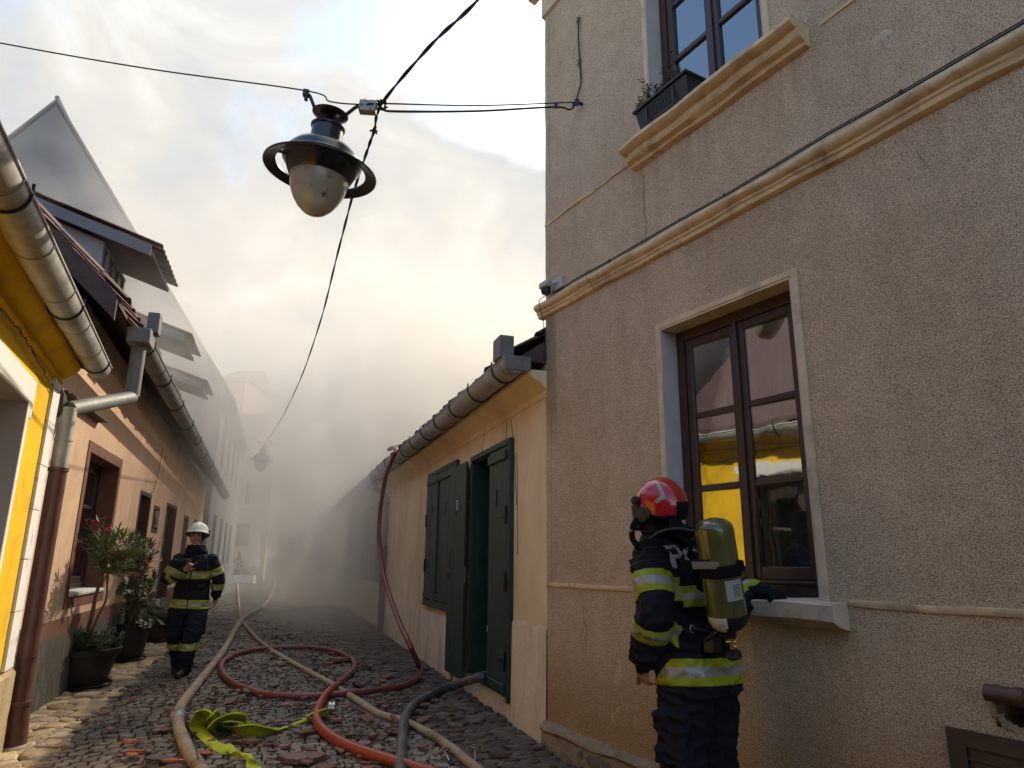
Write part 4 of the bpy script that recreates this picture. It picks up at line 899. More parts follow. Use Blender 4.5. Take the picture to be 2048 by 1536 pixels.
# dormers
def dormer(s_, up):
    z_ = OZ + GS * s_
    dz = lambda q: z_ + q
    zf = dz(1.85)       # eave height of the dormer roof
    D_ = mk('dormer', MB().hexa([ORA.pt(s_, dz(.8), -.45), ORA.pt(s_ + 1.25, dz(.8), -.45), ORA.pt(s_ + 1.25, dz(.8), -2.6), ORA.pt(s_, dz(.8), -2.6), ORA.pt(s_, zf - .02, -.45), ORA.pt(s_ + 1.25, zf - .02, -.45), ORA.pt(s_ + 1.25, zf + .75, -2.6), ORA.pt(s_, zf + .75, -2.6)]), M_white2, ora, smooth=False)
    wn = MB().box(ORA, s_ + .12, s_ + 1.13, dz(1.02), zf - .14, -.45, -.425); mk('dormer_window', wn, M_farw, D_, smooth=False)
    fm = MB()
    for a in (.12, .43, .76, 1.08): fm.box(ORA, s_ + a - .03, s_ + a + .03, dz(.98), zf - .12, -.425, -.395)
    for z in (dz(.98), zf - .15): fm.box(ORA, s_ + .09, s_ + 1.14, z, z + .05, -.425, -.393)
    mk('window_frame', fm, M_farw2, D_, bevel=.004)
    a0_, a1_ = s_ - .14, s_ + 1.4; sl_ = .36
    rf = MB().hexa([ORA.pt(a0_, zf - .05 - .5 * sl_ + .1, .15), ORA.pt(a1_, zf - .05 - .5 * sl_ + .1, .15), ORA.pt(a1_, zf + .82, -2.75), ORA.pt(a0_, zf + .82, -2.75), ORA.pt(a0_, zf + .0 - .5 * sl_ + .1, .15), ORA.pt(a1_, zf + .0 - .5 * sl_ + .1, .15), ORA.pt(a1_, zf + .87, -2.75), ORA.pt(a0_, zf + .87, -2.75)])
    mk('dormer_roof', rf, M_wood, D_, smooth=False)
    vb = MB().hexa([ORA.pt(a0_ - .03, zf - .12 - .08, .15), ORA.pt(a0_, zf - .12 - .08, .15), ORA.pt(a0_, zf + .74, -2.75), ORA.pt(a0_ - .03, zf + .74, -2.75), ORA.pt(a0_ - .03, zf + .05 - .1, .15), ORA.pt(a0_, zf + .05 - .1, .15), ORA.pt(a0_, zf + .90, -2.75), ORA.pt(a0_ - .03, zf + .90, -2.75)])
    mk('verge_board', vb, M_farroof, D_, smooth=False)
    pit = math.atan2(.87 + .08, 2.9); up_ = (-ORA.N * math.cos(pit) + V((0, 0, math.sin(pit)))); nn = (ORA.N * math.sin(pit) + V((0, 0, math.cos(pit)))); xx = up_.cross(nn)
    Mx = basis(xx, up_, nn, (0, 0, 0)).to_euler(); k = 0
    for r_ in range(9):
        q = a0_ + .06
        while q < a1_:
            inst('roof_tile', tile_me[k % 4], D_, ORA.pt(q, zf - .08 + .0, .24) + up_ * (r_ * .31) + nn * (.05 + .008 * rg.random()), Mx); q += .178; k += 1
M_white2 = mat('dormer plaster', (.34, .34, .35), .08, .85, 3, .2, 30)
M_farw2 = mat('dull window frame', (.16, .15, .15), .1, .6, 4)
for s_ in (1.35, 4.85, 7.9): dormer(s_, 0)

# ================================================================== YELLOW HOUSE
yel = thing('yellow_house', YEL.pt(-1.75, 0, 0), 'bright yellow house with white quoins and a deep yellow eave at the left edge', 'house')
Y0, Y1 = -14, -1.75
HY = [(-4.05, -2.80, .62, 2.50), (-7.4, -6.2, .62, 2.5), (-10.8, -9.6, .62, 2.5)]
mk('wall', MB().slab(YEL, Y0, Y1, .60, 2.86, HY, 0, -.45), M_yellow, yel, smooth=False)
mk('stone_base', MB().prism(YEL, [(-.45, -.1), (.05, -.1), (.045, .57), (.02, .60), (-.45, .60)], Y0, Y1 + .02, nseg=90, jit=.03), M_ystone, yel)
mk('end_wall', MB().box(YEL, Y1 - .3, Y1, .6, 3.3, -7, -.46).box(YEL, Y0, Y0 + .3, .6, 3.3, -7, -.46).box(YEL, Y0, Y1, .6, 3.3, -7.3, -7), M_yellow, yel, smooth=False)
cv = [(-.2, 2.861), (.016, 2.862), (.03, 2.872), (.03, 2.885), (.022, 2.90), (.03, 2.915), (.055, 2.925), (.11, 2.975), (.135, 3.00), (.14, 3.03), (-.2, 3.03)]
mk('eave_cove', MB().prism(YEL, cv, Y0, Y1 + .02, nseg=80, jit=.006), M_yellow, yel, smooth=50)
mk('eave_timber', MB().prism(YEL, [(-.3, 3.031), (.165, 3.031), (.172, 3.06), (-.3, 3.12)], Y0, Y1 + .06, nseg=120, jit=.03), M_wood, yel)
mk('roof', MB().hexa([YEL.pt(Y0, 3.12, .20), YEL.pt(Y1 + .08, 3.12, .20), YEL.pt(Y1 + .08, 6.2, -3.6), YEL.pt(Y0, 6.2, -3.6), YEL.pt(Y0, 3.17, .20), YEL.pt(Y1 + .08, 3.17, .20), YEL.pt(Y1 + .08, 6.26, -3.6), YEL.pt(Y0, 6.26, -3.6)]).hexa([YEL.pt(Y0, 6.2, -3.602), YEL.pt(Y1, 6.2, -3.602), YEL.pt(Y1, 3.1, -7.5), YEL.pt(Y0, 3.1, -7.5), YEL.pt(Y0, 6.26, -3.602), YEL.pt(Y1, 6.26, -3.602), YEL.pt(Y1, 3.16, -7.5), YEL.pt(Y0, 3.16, -7.5)]), M_tilej, yel, smooth=False)
gutter(YEL, Y0, -1.50, .245, 3.150, .098, yel, zs=.029, m=M_zinc, brk=1.7, seams=.75)
for i, (a, b) in enumerate(((.61, 1.03), (1.03, 1.42), (1.42, 1.80), (1.80, 2.15), (2.15, 2.50), (2.50, 2.858))):
    q = MB(); w2 = .18 + (.008 * math.sin(i * 2.2)); n = 8; vs_ = []
    for k in range(n + 1):
        z = a + .004 + (b - a - .008) * k / n; e1 = -2.14 + .10 + .010 * noise.noise(V((z * 5, i, 0))); e2 = Y1 + .012 + .012 * noise.noise(V((z * 6, 9, 0)))
        vs_ += [YEL.pt(e1 - .0, z, .002), YEL.pt(e1 + .006, z, .024), YEL.pt(e2 - .01, z, .026), YEL.pt(e2 + .004, z, .006), YEL.pt(e2 + .004, z, -.25)]
    fs = [(k * 5 + j, k * 5 + j + 1, (k + 1) * 5 + j + 1, (k + 1) * 5 + j) for k in range(n) for j in range(4)] + [(0, 4, 3, 2, 1), (n * 5, n * 5 + 1, n * 5 + 2, n * 5 + 3, n * 5 + 4)]
    q.add(vs_, fs); mk('quoin_block', q, M_whiteq, yel)
for h in HY:
    s0, s1, z0, z1 = h; t_ = MB()
    t_.box(YEL, s0 - .07, s0, z0 - .02, z1, -.02, .022).box(YEL, s1, s1 + .075, z0 - .02, z1, -.02, .022).box(YEL, s0 - .15, s1 + .14, z1, z1 + .17, -.02, .024)
    t_.box(YEL, s1 + .075, s1 + .14, z1 - .10, z1, -.02, .0235).box(YEL, s0 - .15, s0 - .07, z1 - .10, z1, -.02, .0235)
    mk('window_surround', t_, M_white, yel, bevel=.006)
    r_ = MB().box(YEL, s1 - .005, s1, z0, z1 - .006, -.35, .018).box(YEL, s0, s0 + .005, z0, z1 - .006, -.35, .018).box(YEL, s0, s1, z1 - .005, z1, -.35, .018)
    mk('window_reveal', r_, M_revy, yel, smooth=False)
    casement(YEL, s0 + .01, s1 - .01, z0 + .02, z1 - .01, -.26, 3, yel, curtain=None)
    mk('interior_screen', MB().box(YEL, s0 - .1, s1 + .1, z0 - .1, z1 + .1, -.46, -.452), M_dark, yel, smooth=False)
# string of tangled fairy-light wire along the yellow wall
fw = MB(); q = []
for i in range(60):
    s_ = -1.70 - i * .06; q.append(YEL.pt(s_, 2.79 - .03 * math.sin(i * .16) + .006 * math.sin(i * 1.7), .035 + .006 * math.cos(i * 2.1)))
fw.tube(q, .004, 5); fw.tube([p + V((.003, .002, .012 * math.sin(i * .9))) for i, p in enumerate(q)], .0035, 5)
mk('wall_wire', fw, M_cable, base=YEL.pt(-2.2, 2.79, .04), label='tangled thin dark wire looped along the yellow wall under the eave', category='wire')
# downpipe: hopper at the salmon gutter, swan neck across, maroon pipe down
dpt = thing('drainpipe', YEL.pt(-1.60, 0, .1), 'grey zinc drainpipe with swan neck turning into a maroon lower pipe beside the white quoins', 'drainpipe')
h0 = ORA.pt(-.50, 3.60, .52)
e1 = P(226, 797, (h0 - CAM).dot(FW) * 1.0); e1 = V((h0.x, h0.y, e1.z)) + ORA.N * .0
mk('hopper', MB().box(ORA, -.66, -.36, 3.60, 3.76, .42, .64).box(ORA, -.50, -.34, 3.761, 3.99, .56, .68), M_zincd, dpt, bevel=.008)
mk('drop_pipe', MB().tube([h0 + V((0, 0, .02)), e1], .072, 14), M_zincd, dpt, smooth=30)
v0 = YEL.pt(-1.62, 2.62, .085)
mk('cross_pipe', MB().tube([e1 + V((0, 0, -.015)), v0 + V((0, 0, .06))], .068, 14), M_zincd, dpt, smooth=30)
mk('zinc_pipe', MB().tube([v0 + V((0, 0, .07)), YEL.pt(-1.62, 2.15, .085)], .066, 14), M_zinc, dpt)
mk('zinc_collar', MB().tube([YEL.pt(-1.62, 2.40, .085), YEL.pt(-1.62, 2.42, .085)], .071, 14), M_zinc, dpt)
mk('maroon_pipe', MB().tube([YEL.pt(-1.62, 2.17, .085), YEL.pt(-1.62, .30, .085)], .070, 16), M_maroon, dpt)
mk('pipe_bead', MB().tube([YEL.pt(-1.62, 2.14, .085), YEL.pt(-1.62, 2.17, .085)], .079, 16), M_maroon, dpt)
mk('cast_foot', MB().tube([YEL.pt(-1.62, .34, .085), YEL.pt(-1.62, .31, .085), YEL.pt(-1.62, .305, .085), YEL.pt(-1.60, .0, .10)], [.092, .092, .082, .085], 16), M_maroon, dpt)
mk('pipe_strap', MB().tube([YEL.pt(-1.62, .66, .085), YEL.pt(-1.62, .68, .085)], .076, 14).box(YEL, -1.63, -1.4, .665, .675, .07, .085), M_maroon, dpt)
mk('mortar_clump', MB().lathe([(.02, 0), (.06, .03), (.055, .12), (.03, .2), (.001, .24)], YEL.pt(-1.63, 2.60, .02), 9), M_grime, dpt)

# ================================================================== TALL GABLED HOUSE beyond, far street end
tg = thing('steep_gable_house', ORA.pt(13.2, 0, 0), 'tall steep gabled house looming pale blue through the smoke behind the dormers', 'house')
TS, TE = 13.2, 26
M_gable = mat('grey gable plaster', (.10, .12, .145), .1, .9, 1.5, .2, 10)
gp = [(.1, -.1), (.1, 6.4), (-5.46, 14.6), (-11.0, 6.4), (-11.0, -.1)]
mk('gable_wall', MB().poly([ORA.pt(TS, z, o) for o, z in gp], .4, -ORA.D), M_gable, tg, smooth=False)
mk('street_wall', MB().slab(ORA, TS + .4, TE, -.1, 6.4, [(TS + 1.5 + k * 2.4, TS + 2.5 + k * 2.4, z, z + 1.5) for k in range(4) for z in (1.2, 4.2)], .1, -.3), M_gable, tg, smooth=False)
for k in range(4):
    for z in (1.2, 4.2): mk('window', MB().box(ORA, TS + 1.52 + k * 2.4, TS + 2.48 + k * 2.4, z + .02, z + 1.48, -.12, -.06).box(ORA, TS + 1.97 + k * 2.4, TS + 2.03 + k * 2.4, z + .02, z + 1.48, -.06, -.03), M_farw, tg, smooth=False)
rf = MB()
for (a, b) in (((.45, 6.0), (-5.46, 14.85)), ((-11.5, 5.95), (-5.46, 14.85))):
    q = [ORA.pt(TS - .02, a[1], a[0]), ORA.pt(TE, a[1], a[0]), ORA.pt(TE, b[1], b[0]), ORA.pt(TS - .02, b[1], b[0])]
    rf.hexa([p - V((0, 0, .10)) for p in q] + q)
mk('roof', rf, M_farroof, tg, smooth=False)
mk('ridge_cap', MB().tube([ORA.pt(TS - .02, 14.86, -5.46), ORA.pt(TE, 14.86, -5.46)], .07, 8), M_farroof, tg)
mk('chimney', MB().box(ORA, TS + 5, TS + 5.8, 12, 15.9, -7.4, -6.6), M_farw2, tg, bevel=.02)
FAR = Fr((0, 44), 90, -1); FAR2 = Fr((0, 49), 90, -1)
def fpx(fr, x0, y0, x1, y1): a = fr.px(x0, y1); b = fr.px(x1, y0); return a[0], b[0], a[1], b[1]
cr_ = thing('cream_facade_house', FAR.pt(-15, 0, 0), 'cream two storey facade with shuttered windows at the far end of the lane', 'house')
A = fpx(FAR, 395, 905, 549, 1160); 
hol = [fpx(FAR, *q) for q in ((427, 985, 441, 1025), (487, 967, 502, 1010), (466, 1047, 501, 1092), (414, 1035, 428, 1068))]
mk('wall', MB().slab(FAR, A[0] - 4, A[1], -.1, A[3], hol, 0, -.4), M_far2, cr_, smooth=False)
for k, h in enumerate(hol):
    mk('window', MB().box(FAR, h[0], h[1], h[2], h[3], -.2, -.15).box(FAR, (h[0] + h[1]) / 2 - .03, (h[0] + h[1]) / 2 + .03, h[2], h[3], -.15, -.1).box(FAR, h[0], h[1], (h[2] * .4 + h[3] * .6) - .03, (h[2] * .4 + h[3] * .6) + .03, -.15, -.09), M_farw if k else M_farg, cr_, smooth=False)
    if k != 2: mk('window_sill', MB().box(FAR, h[0] - .1, h[1] + .1, h[2] - .1, h[2], -.02, .1), M_cloth, cr_)
mk('string_course', MB().box(FAR, A[0] - 4, A[1] + .05, 4.0, 4.15, .002, .1), M_far2, cr_)
e0 = FAR.px(400, 912)[1]; 
mk('roof', MB().prism(FAR, [(.5, A[3] - .1), (.5, A[3] + .1), (-3.5, A[3] + 3.2), (-3.5, A[3] + 3.0), (0, A[3])], A[0] - 4, FAR.px(500, 900)[0]), M_tilej, cr_, smooth=False)
mk('eave_cornice', MB().box(FAR, A[0] - 4, A[1] + .1, A[3] - .25, A[3] - .02, .002, .25), M_cloth, cr_)
ph = thing('peach_tower_house', FAR2.pt(-19, 0, 0), 'taller peach house with two rows of paired windows behind the cream facade', 'house')
B = fpx(FAR2, 432, 762, 491, 1100)
h2 = [fpx(FAR2, *q) for q in ((447, 812, 457, 838), (466, 816, 475, 842), (437, 892, 448, 922), (461, 897, 472, 926))]
mk('wall', MB().slab(FAR2, B[0] - 1, B[1], 0, B[3], h2, 0, -.4), M_far1, ph, smooth=False)
mk('side_wall', MB().box(FAR2, B[1] - .3, B[1], 0, B[3], -6, -.41), M_far1, ph, smooth=False)
for h in h2:
    mk('window', MB().box(FAR2, h[0], h[1], h[2], h[3], -.12, -.08), M_farw, ph, smooth=False)
    mk('window_trim', MB().box(FAR2, h[0] - .12, h[0], h[2], h[3], -.02, .05).box(FAR2, h[1], h[1] + .12, h[2], h[3], -.02, .05).box(FAR2, h[0] - .14, h[1] + .14, h[2] - .12, h[2], -.02, .08), M_cloth, ph)
mk('cornice', MB().box(FAR2, B[0] - 1, B[1] + .1, B[3] - 3.2, B[3] - 3.0, .002, .15).box(FAR2, B[0] - 1, B[1] + .15, B[3] - .05, B[3] + .15, -.4, .3), M_far1, ph)
mk('roof', MB().prism(FAR2, [(.4, B[3] + .151), (-3, B[3] + 1.6), (-6.2, B[3] + .151)], B[0] - 1, B[1] + .2), M_tilej, ph, smooth=False)
# closed parasols, planters, step at the far terrace
def parasol(px, py, t, h, label):
    g = G(px, py); o = thing('closed_parasol', g, label, 'parasol', 'closed parasols on the far terrace')
    mk('pole', MB().tube([g, g + V((0, 0, h))], .03, 8), M_farw2, o)
    mk('canopy', MB().lathe([(.02, h), (.12, h - .15), (.20, h - .8), (.26, h - 1.6), (.30, h - 2.0), (.05, h - 2.02)], g, 10, sq=.8), M_cloth, o)
    mk('base', MB().lathe([(.35, 0), (.35, .08), (.05, .1)], g, 12), M_farw2, o)
parasol(524, 1162, 40, 4.0, 'tall closed white parasol at the right end of the far terrace')
parasol(506, 1165, 40, 2.9, 'shorter closed parasol just left of the tall white one')
for i, (x, y) in enumerate(((428, 1163), (480, 1166), (496, 1167))):
    g = G(x, y); o = thing('planter', g, ['pale planter box with bushy plant at the left of the far terrace', 'planter box with bushy plant in the middle of the far terrace', 'planter box with bushy plant beside the closed parasols'][i], 'planter')
    mk('box', MB().box(FAR, g.x - .35, g.x + .35, .0, .45, 44 - g.y - .2, 44 - g.y + .2), M_cloth, o, bevel=.01)
    m_ = MB(); sprigs(m_, g + V((0, 0, .4)), 30, .7, (.35, .2), .14, rg, .01, 14); mk('foliage', m_, M_leafd, o, kind='stuff', fixn=False)
g = G(455, 1166); mk('terrace_step', MB().box(FAR, G(425, 1166).x, G(512, 1166).x, -.02, .14, 44 - g.y - .4, 44 - g.y + .3), M_cloth, base=g, bevel=.01, label='long pale step along the sunlit far terrace', category='step')

# ================================================================== STREET LAMP AND WIRES
def build_lamp(c, tilt, label):
    L_ = thing('street_lamp', c, label, 'street lamp', local=True, rz=0)
    L_.rotation_euler = tilt
    mk('ring', MB().lathe([(.300, -.004), (.376, -.030), (.380, -.024), (.380, -.018), (.302, .008)], n=56, closed=True), M_lamp, L_, smooth=40)
    for k in range(3):
        a = 1.57 + k * 2.094; mk('ring_bracket', MB().tube([(.20 * math.cos(a), .20 * math.sin(a), .03), (.31 * math.cos(a), .31 * math.sin(a), .003)], .012, 6), M_lamp, L_)
    mk('housing', MB().lathe([(.195, -.075), (.212, -.06), (.238, .0), (.262, .03), (.268, .05), (.258, .058), (.250, .07), (.240, .105), (.205, .145), (.14, .175), (.118, .185)], n=48), M_lamp, L_, smooth=28)
    mk('neck', MB().lathe([(.125, .183), (.115, .192), (.107, .20), (.107, .295), (.115, .302), (.118, .315), (.108, .325), (.07, .338), (.03, .345)], n=40), M_lamp, L_, smooth=30)
    mk('stem', MB().lathe([(.024, .33), (.024, .39), (.04, .395)], n=14), M_lamp, L_)
    mk('canopy_disc', MB().lathe([(.04, .385), (.085, .392), (.118, .408), (.124, .416), (.10, .422), (.02, .43)], n=36), M_lamp, L_, smooth=30)
    gp_ = [(.001, -.345), (.03, -.342), (.07, -.325), (.115, -.285), (.15, -.235), (.178, -.175), (.192, -.115), (.196, -.075)]
    mk('globe', MB().lathe(gp_, n=44), M_globe, L_, smooth=60)
    mk('hanger', MB().tube(cr([(-.185, 0, .545), (-.155, 0, .525), (-.10, 0, .43), (-.05, 0, .41), (.05, 0, .41), (.10, 0, .43), (.17, 0, .51), (.22, 0, .515)], 5), .013, 8), M_black, L_)
    mk('wire_clamp', MB().cube((-.185, 0, .545), (.045, .04, .05)).cube((-.18, 0, .515), (.025, .03, .05)), M_black, L_, bevel=.006)
    mk('wire_clamp', MB().cube((.225, 0, .52), (.07, .05, .055)), M_black, L_, bevel=.006)
    return L_
LC = P(642, 338, 4.75)
lamp = build_lamp(LC, (R(3.5), R(5), R(8)), 'black ringed street lamp with milky globe hanging from the crossing wires')
lampM = Matrix.Translation(LC) @ Matrix.Rotation(R(8), 4, 'Z') @ Matrix.Rotation(R(5), 4, 'Y') @ Matrix.Rotation(R(3.5), 4, 'X')
far = lamp.copy(); C.objects.link(far); far.location = P(523, 920, 21); far['label'] = 'faint second street lamp far down the lane in the smoke'
for ch in lamp.children:
    q = ch.copy(); C.objects.link(q); q.parent = far
hang_l = lampM @ V((-.185, 0, .56)); hang_r = lampM @ V((.225, 0, .53))
J = P(764, 207, 4.78)
jb = thing('junction_box', P(735, 215, 4.75), 'grimy pale square junction box on the wire beside the lamp', 'junction box')
bq = P(736, 215, 4.76); mk('box', MB().cube(bq, (.115, .06, .085), Matrix.Rotation(R(4), 3, 'Y')), M_jbox, jb, bevel=.006)
for k in range(3): mk('screw', MB().lathe([(.006, 0), (.006, .004), (.001, .005)], bq + V((-.035 + .035 * k, -.032, .0)), 8, Matrix.Rotation(R(90), 3, 'X')), M_black, jb)
mk('lead', MB().tube(cr([hang_r, hang_r + V((.02, 0, .05)), bq + V((-.03, 0, .06)), bq + V((.07, 0, .05)), J], 5), .005, 6), M_cable, jb)
def wire(name, pts, r, label, n=6, sub=6, base=None, twist=False):
    c_ = cr(pts, sub); m_ = MB()
    if twist:
        for ph_ in (0, math.pi):
            q = []
            for i, p in enumerate(c_):
                t_ = (c_[min(i + 1, len(c_) - 1)] - c_[max(i - 1, 0)]).normalized(); u = t_.cross(V((.3, .1, 1))).normalized(); w_ = t_.cross(u)
                q.append(p + (u * math.cos(i * .3 + ph_) + w_ * math.sin(i * .3 + ph_)) * r * .55)
            m_.tube(q, r * .7, 6)
    else: m_.tube(c_, r, n)
    return mk(name, m_, M_cable, base=base or pts[0], label=label, category='cable')
wire('span_wire', [P(-330, 22, 4.9), P(0, 86, 4.85), P(300, 138, 4.8), hang_l + V((0, 0, .005)), P(660, 203, 4.78), P(725, 209, 4.8), J, P(960, 211, 5.6), hk], .0055, 'thin span wire crossing the lane from the left over the lamp to the tan wall')
wire('feed_cable', [hang_r, J + V((0, .01, -.04)), P(800, 223, 4.9), P(960, 222, 5.6), P(1110, 214, 6.1), P(1140, 219, 6.25), hk], .0085, 'slightly sagging black feed cable from the lamp to the tan wall')
wire('lane_cable', [P(1075, -160, 3.0), P(955, 0, 3.7), P(860, 92, 4.2), J, P(748, 262, 4.85), P(728, 320, 5.2), P(703, 400, 5.9), P(672, 520, 7.3), P(640, 645, 9.6), P(600, 760, 13), P(560, 842, 17), P(523, 898, 21)], .0095, 'thick twisted black cable running above the lane away into the smoke', sub=26, twist=True)
kn = MB()
for k in range(9): 
    a = k * .9; kn.tube([J + V((.03 * math.cos(a), .02 * math.sin(a * 1.7), .035 * math.sin(a))), J + V((.035 * math.cos(a + 1.8), .02, .04 * math.sin(a + 1.5)))], .007, 5)
for k in range(8):
    p = P(748 + rg.uniform(-3, 3), 262 + k * 1.2 - 6, 4.83); kn.tube([p, p + V((.02 * math.cos(k), .01, .018 * math.sin(k * 2)))], .007, 5)
mk('cable_knot', kn, M_cable, base=J, label='bunched ties where the crossing wires meet right of the lamp', category='cable tie')
wa = MB(); wa.tube([hk, TAN.pt(-.61, 5.48, -.02)], .014, 8); wa.cube(hk, (.04, .03, .05)); wa.cube(P(1112, 212, 6.1), (.03, .02, .04)); wa.cube(P(1150, 208, 6.28), (.05, .02, .03))
mk('wall_hook', wa, M_black, base=TAN.pt(-.61, 5.48, 0), label='black hook and wire clamps anchored high in the tan wall', category='hook')

# ================================================================== HOSES
def gpt(x, y, r): return G(x, y, r)
def hose(name, pts, r, m_, label, sub=7, n=14, fl=None, extra=None):
    c_ = cr(pts, sub); 
    rr = [r * (1 + .03 * noise.noise(p * 6)) for p in c_]
    c_ = [p + V((0, 0, .006 * noise.noise(p * 3))) for p in c_]
    if extra is None: return mk(name, MB().tube(c_, rr, n, flat=fl), m_, base=pts[-1], label=label, category='hose')
    T_ = thing(name, pts[-1], label, 'hose'); mk('jacket', MB().tube(c_, rr, n, flat=fl), m_, T_); return T_
HA = [(473, 1158), (475, 1168), (476, 1182), (480, 1229), (500, 1262), (537, 1296), (600, 1334), (660, 1366), (710, 1398), (754, 1425), (819, 1447), (880, 1480), (945, 1530), (975, 1560)]
hose('tan_hose', [G(x, y, .040 if not (545 < x < 545) else .1) for x, y in HA], .034, M_canvas, 'long tan woven hose running diagonally from the far lane to the bottom by the valve')
HB = [(552, 1155), (549, 1168), (532, 1206), (488, 1234), (450, 1296), (420, 1336), (394, 1369), (362, 1412), (356, 1443), (366, 1478), (380, 1508), (402, 1540), (430, 1575)]
thb = hose('woven_hose', [G(x, y, .058 + (.05 if 480 < x < 500 else 0)) for x, y in HB], .049, M_canvas, 'thick tan woven hose with a metal coupling curving along the left of the lane', extra=1)
c0, c1 = G(357, 1428, .075), G(357, 1444, .075); ax = (c1 - c0).normalized()
def coupling(c, ax, r, parent, L_=.09, m_=M_alu):
    q = ax.to_track_quat('Z', 'Y').to_matrix()
    o = mk('coupling', MB().lathe([(r * .98, -L_ / 2), (r * 1.22, -L_ / 2 + .006), (r * 1.22, -.012), (r * 1.08, -.008), (r * 1.08, .004), (r * 1.30, .008), (r * 1.30, L_ / 2 - .008), (r * 1.0, L_ / 2)], c, 24, q), m_, parent, smooth=30)
    return o
cp = coupling(G(357, 1436, .075), ax, .056, thb)
for k in range(3):
    a = k * 2.1 + .4; q = ax.to_track_quat('Z', 'Y').to_matrix(); mk('coupling_lug', MB().cube(G(357, 1436, .075) + q @ V((.073 * math.cos(a), .073 * math.sin(a), .015)), (.025, .02, .03)), M_alu, thb, bevel=.003)
pm_ = MB()
for k in range(9):
    a = G(389 + k * .9, 1482 + k * 4.2, .112); pm_.cube(a, (.026, .012, .003), Matrix.Rotation(R(-60), 3, 'Z'))
mk('print_marks', pm_, M_black, thb, smooth=False)
HR = [BEI.pt(8.3, 4.0, -.7), BEI.pt(7.6, 3.62, -.10), BEI.pt(7.25, 3.42, .34)]
def bp(x, y, o): s_, z = BEI.px(x, y, o); return BEI.pt(s_, z, o)
HR += [bp(792, 900, .56), bp(770, 960, .60), bp(758, 1060, .62), bp(768, 1150, .60), bp(795, 1235, .56), bp(822, 1295, .52)]
HR += [G(x, y, .055) for x, y in ((838, 1335), (832, 1358), (795, 1374), (700, 1386), (610, 1392), (530, 1388), (470, 1368), (443, 1342), (452, 1318), (505, 1300), (590, 1294), (655, 1299), (700, 1315), (709, 1335), (690, 1356), (662, 1376))]
HR[-1] = G(662, 1378, .10)
HR2 = [G(x, y, .055) for x, y in ((640, 1408), (634, 1440), (655, 1468), (700, 1494), (780, 1521), (860, 1545), (940, 1570))]
hose('red_hose', HR, .034, M_red, 'dull red hose hanging from the cottage gutter and looping on the cobbles')
cc = cr([HR[-2], HR[-1]] + HR2, 7)[7:]
mk('orange_red_hose', MB().tube(cc, [.034 + .008 * min(1, i / 20) for i in range(len(cc))], 14), M_redb, base=HR2[-1], label='bright orange red hose continuing from the loop to the bottom edge', category='hose')
HG = [BEI.pt(1.95, .33, -.6), bp(975, 1350, .0), bp(955, 1356, .15), G(905, 1372, .06), G(862, 1390, .058), G(830, 1408, .056), G(812, 1432, .056), G(806, 1460, .056), G(803, 1500, .056), G(800, 1545, .056), G(797, 1590, .056)]
hose('grey_hose', HG, .043, M_grey, 'grey black hose coming out of the open green doorway')
# lime green flat hose
lime = MB()
def ribbon(secs, sub=5, th=.006):
    Lp = cr([G(a[0], a[1], a[2]) for a in secs], sub); Rp = cr([G(a[3], a[4], a[5]) for a in secs], sub); n = 6; vs_ = []; fs = []
    k = n + 1
    for i, (a, b) in enumerate(zip(Lp, Rp)):
        t_ = (Lp[min(i + 1, len(Lp) - 1)] - Lp[max(i - 1, 0)]).normalized(); nn = t_.cross((b - a).normalized()).normalized()
        if nn.z < 0: nn = -nn
        row = []
        for j in range(k):
            f = j / n; p = a.lerp(b, f) + nn * (.012 * math.sin(math.pi * f) + .007 * noise.noise(a * 7 + V((j * .6, 0, 0)))); row.append((p, nn))
        vs_ += [p + q * th for p, q in row] + [p - q * th for p, q in row[::-1]]
    K = 2 * k
    for i in range(len(Lp) - 1):
        for j in range(K): fs.append((i * K + j, i * K + (j + 1) % K, (i + 1) * K + (j + 1) % K, (i + 1) * K + j))
    fs += [tuple(range(K))[::-1], tuple((len(Lp) - 1) * K + j for j in range(K))]
    lime.add(vs_, fs)
def l2(x, y): return 340 + x / 7.314, 1380 + y / 7.314
def sec(ax_, ay, az, bx, by, bz):
    a = l2(ax_, ay); b = l2(bx, by); return (a[0], a[1], az, b[0], b[1], bz)
ribbon([sec(1135, 1300, .01, 1390, 1290, .01), sec(1115, 1130, .02, 1335, 1140, .02), sec(1112, 1010, .05, 1265, 1040, .06), sec(1080, 962, .06, 1200, 962, .07)])
ribbon([sec(1120, 985, .04, 1200, 962, .07), sec(960, 975, .015, 1040, 935, .06), sec(720, 930, .015, 900, 800, .05), sec(560, 830, .015, 760, 790, .03), sec(400, 690, .02, 600, 660, .03), sec(280, 560, .03, 480, 520, .05), sec(320, 430, .12, 440, 400, .10), sec(378, 312, .22, 400, 330, .13)])
ribbon([sec(378, 312, .22, 395, 345, .12), sec(470, 282, .22, 430, 420, .06), sec(560, 300, .21, 480, 500, .03), sec(625, 345, .19, 545, 545, .015), sec(700, 420, .12, 600, 600, .01)])
ribbon([sec(770, 380, .10, 700, 470, .02), sec(700, 296, .20, 640, 400, .06), sec(600, 370, .18, 560, 470, .05), sec(528, 450, .12, 560, 500, .02)])
ribbon([sec(545, 560, .09, 655, 630, .01), sec(620, 470, .14, 680, 540, .03), sec(740, 400, .18, 740, 470, .05), sec(900, 345, .21, 860, 440, .08), sec(1040, 342, .21, 1010, 450, .08), sec(1112, 372, .18, 1090, 470, .07), sec(1105, 468, .10, 1030, 490, .03)])
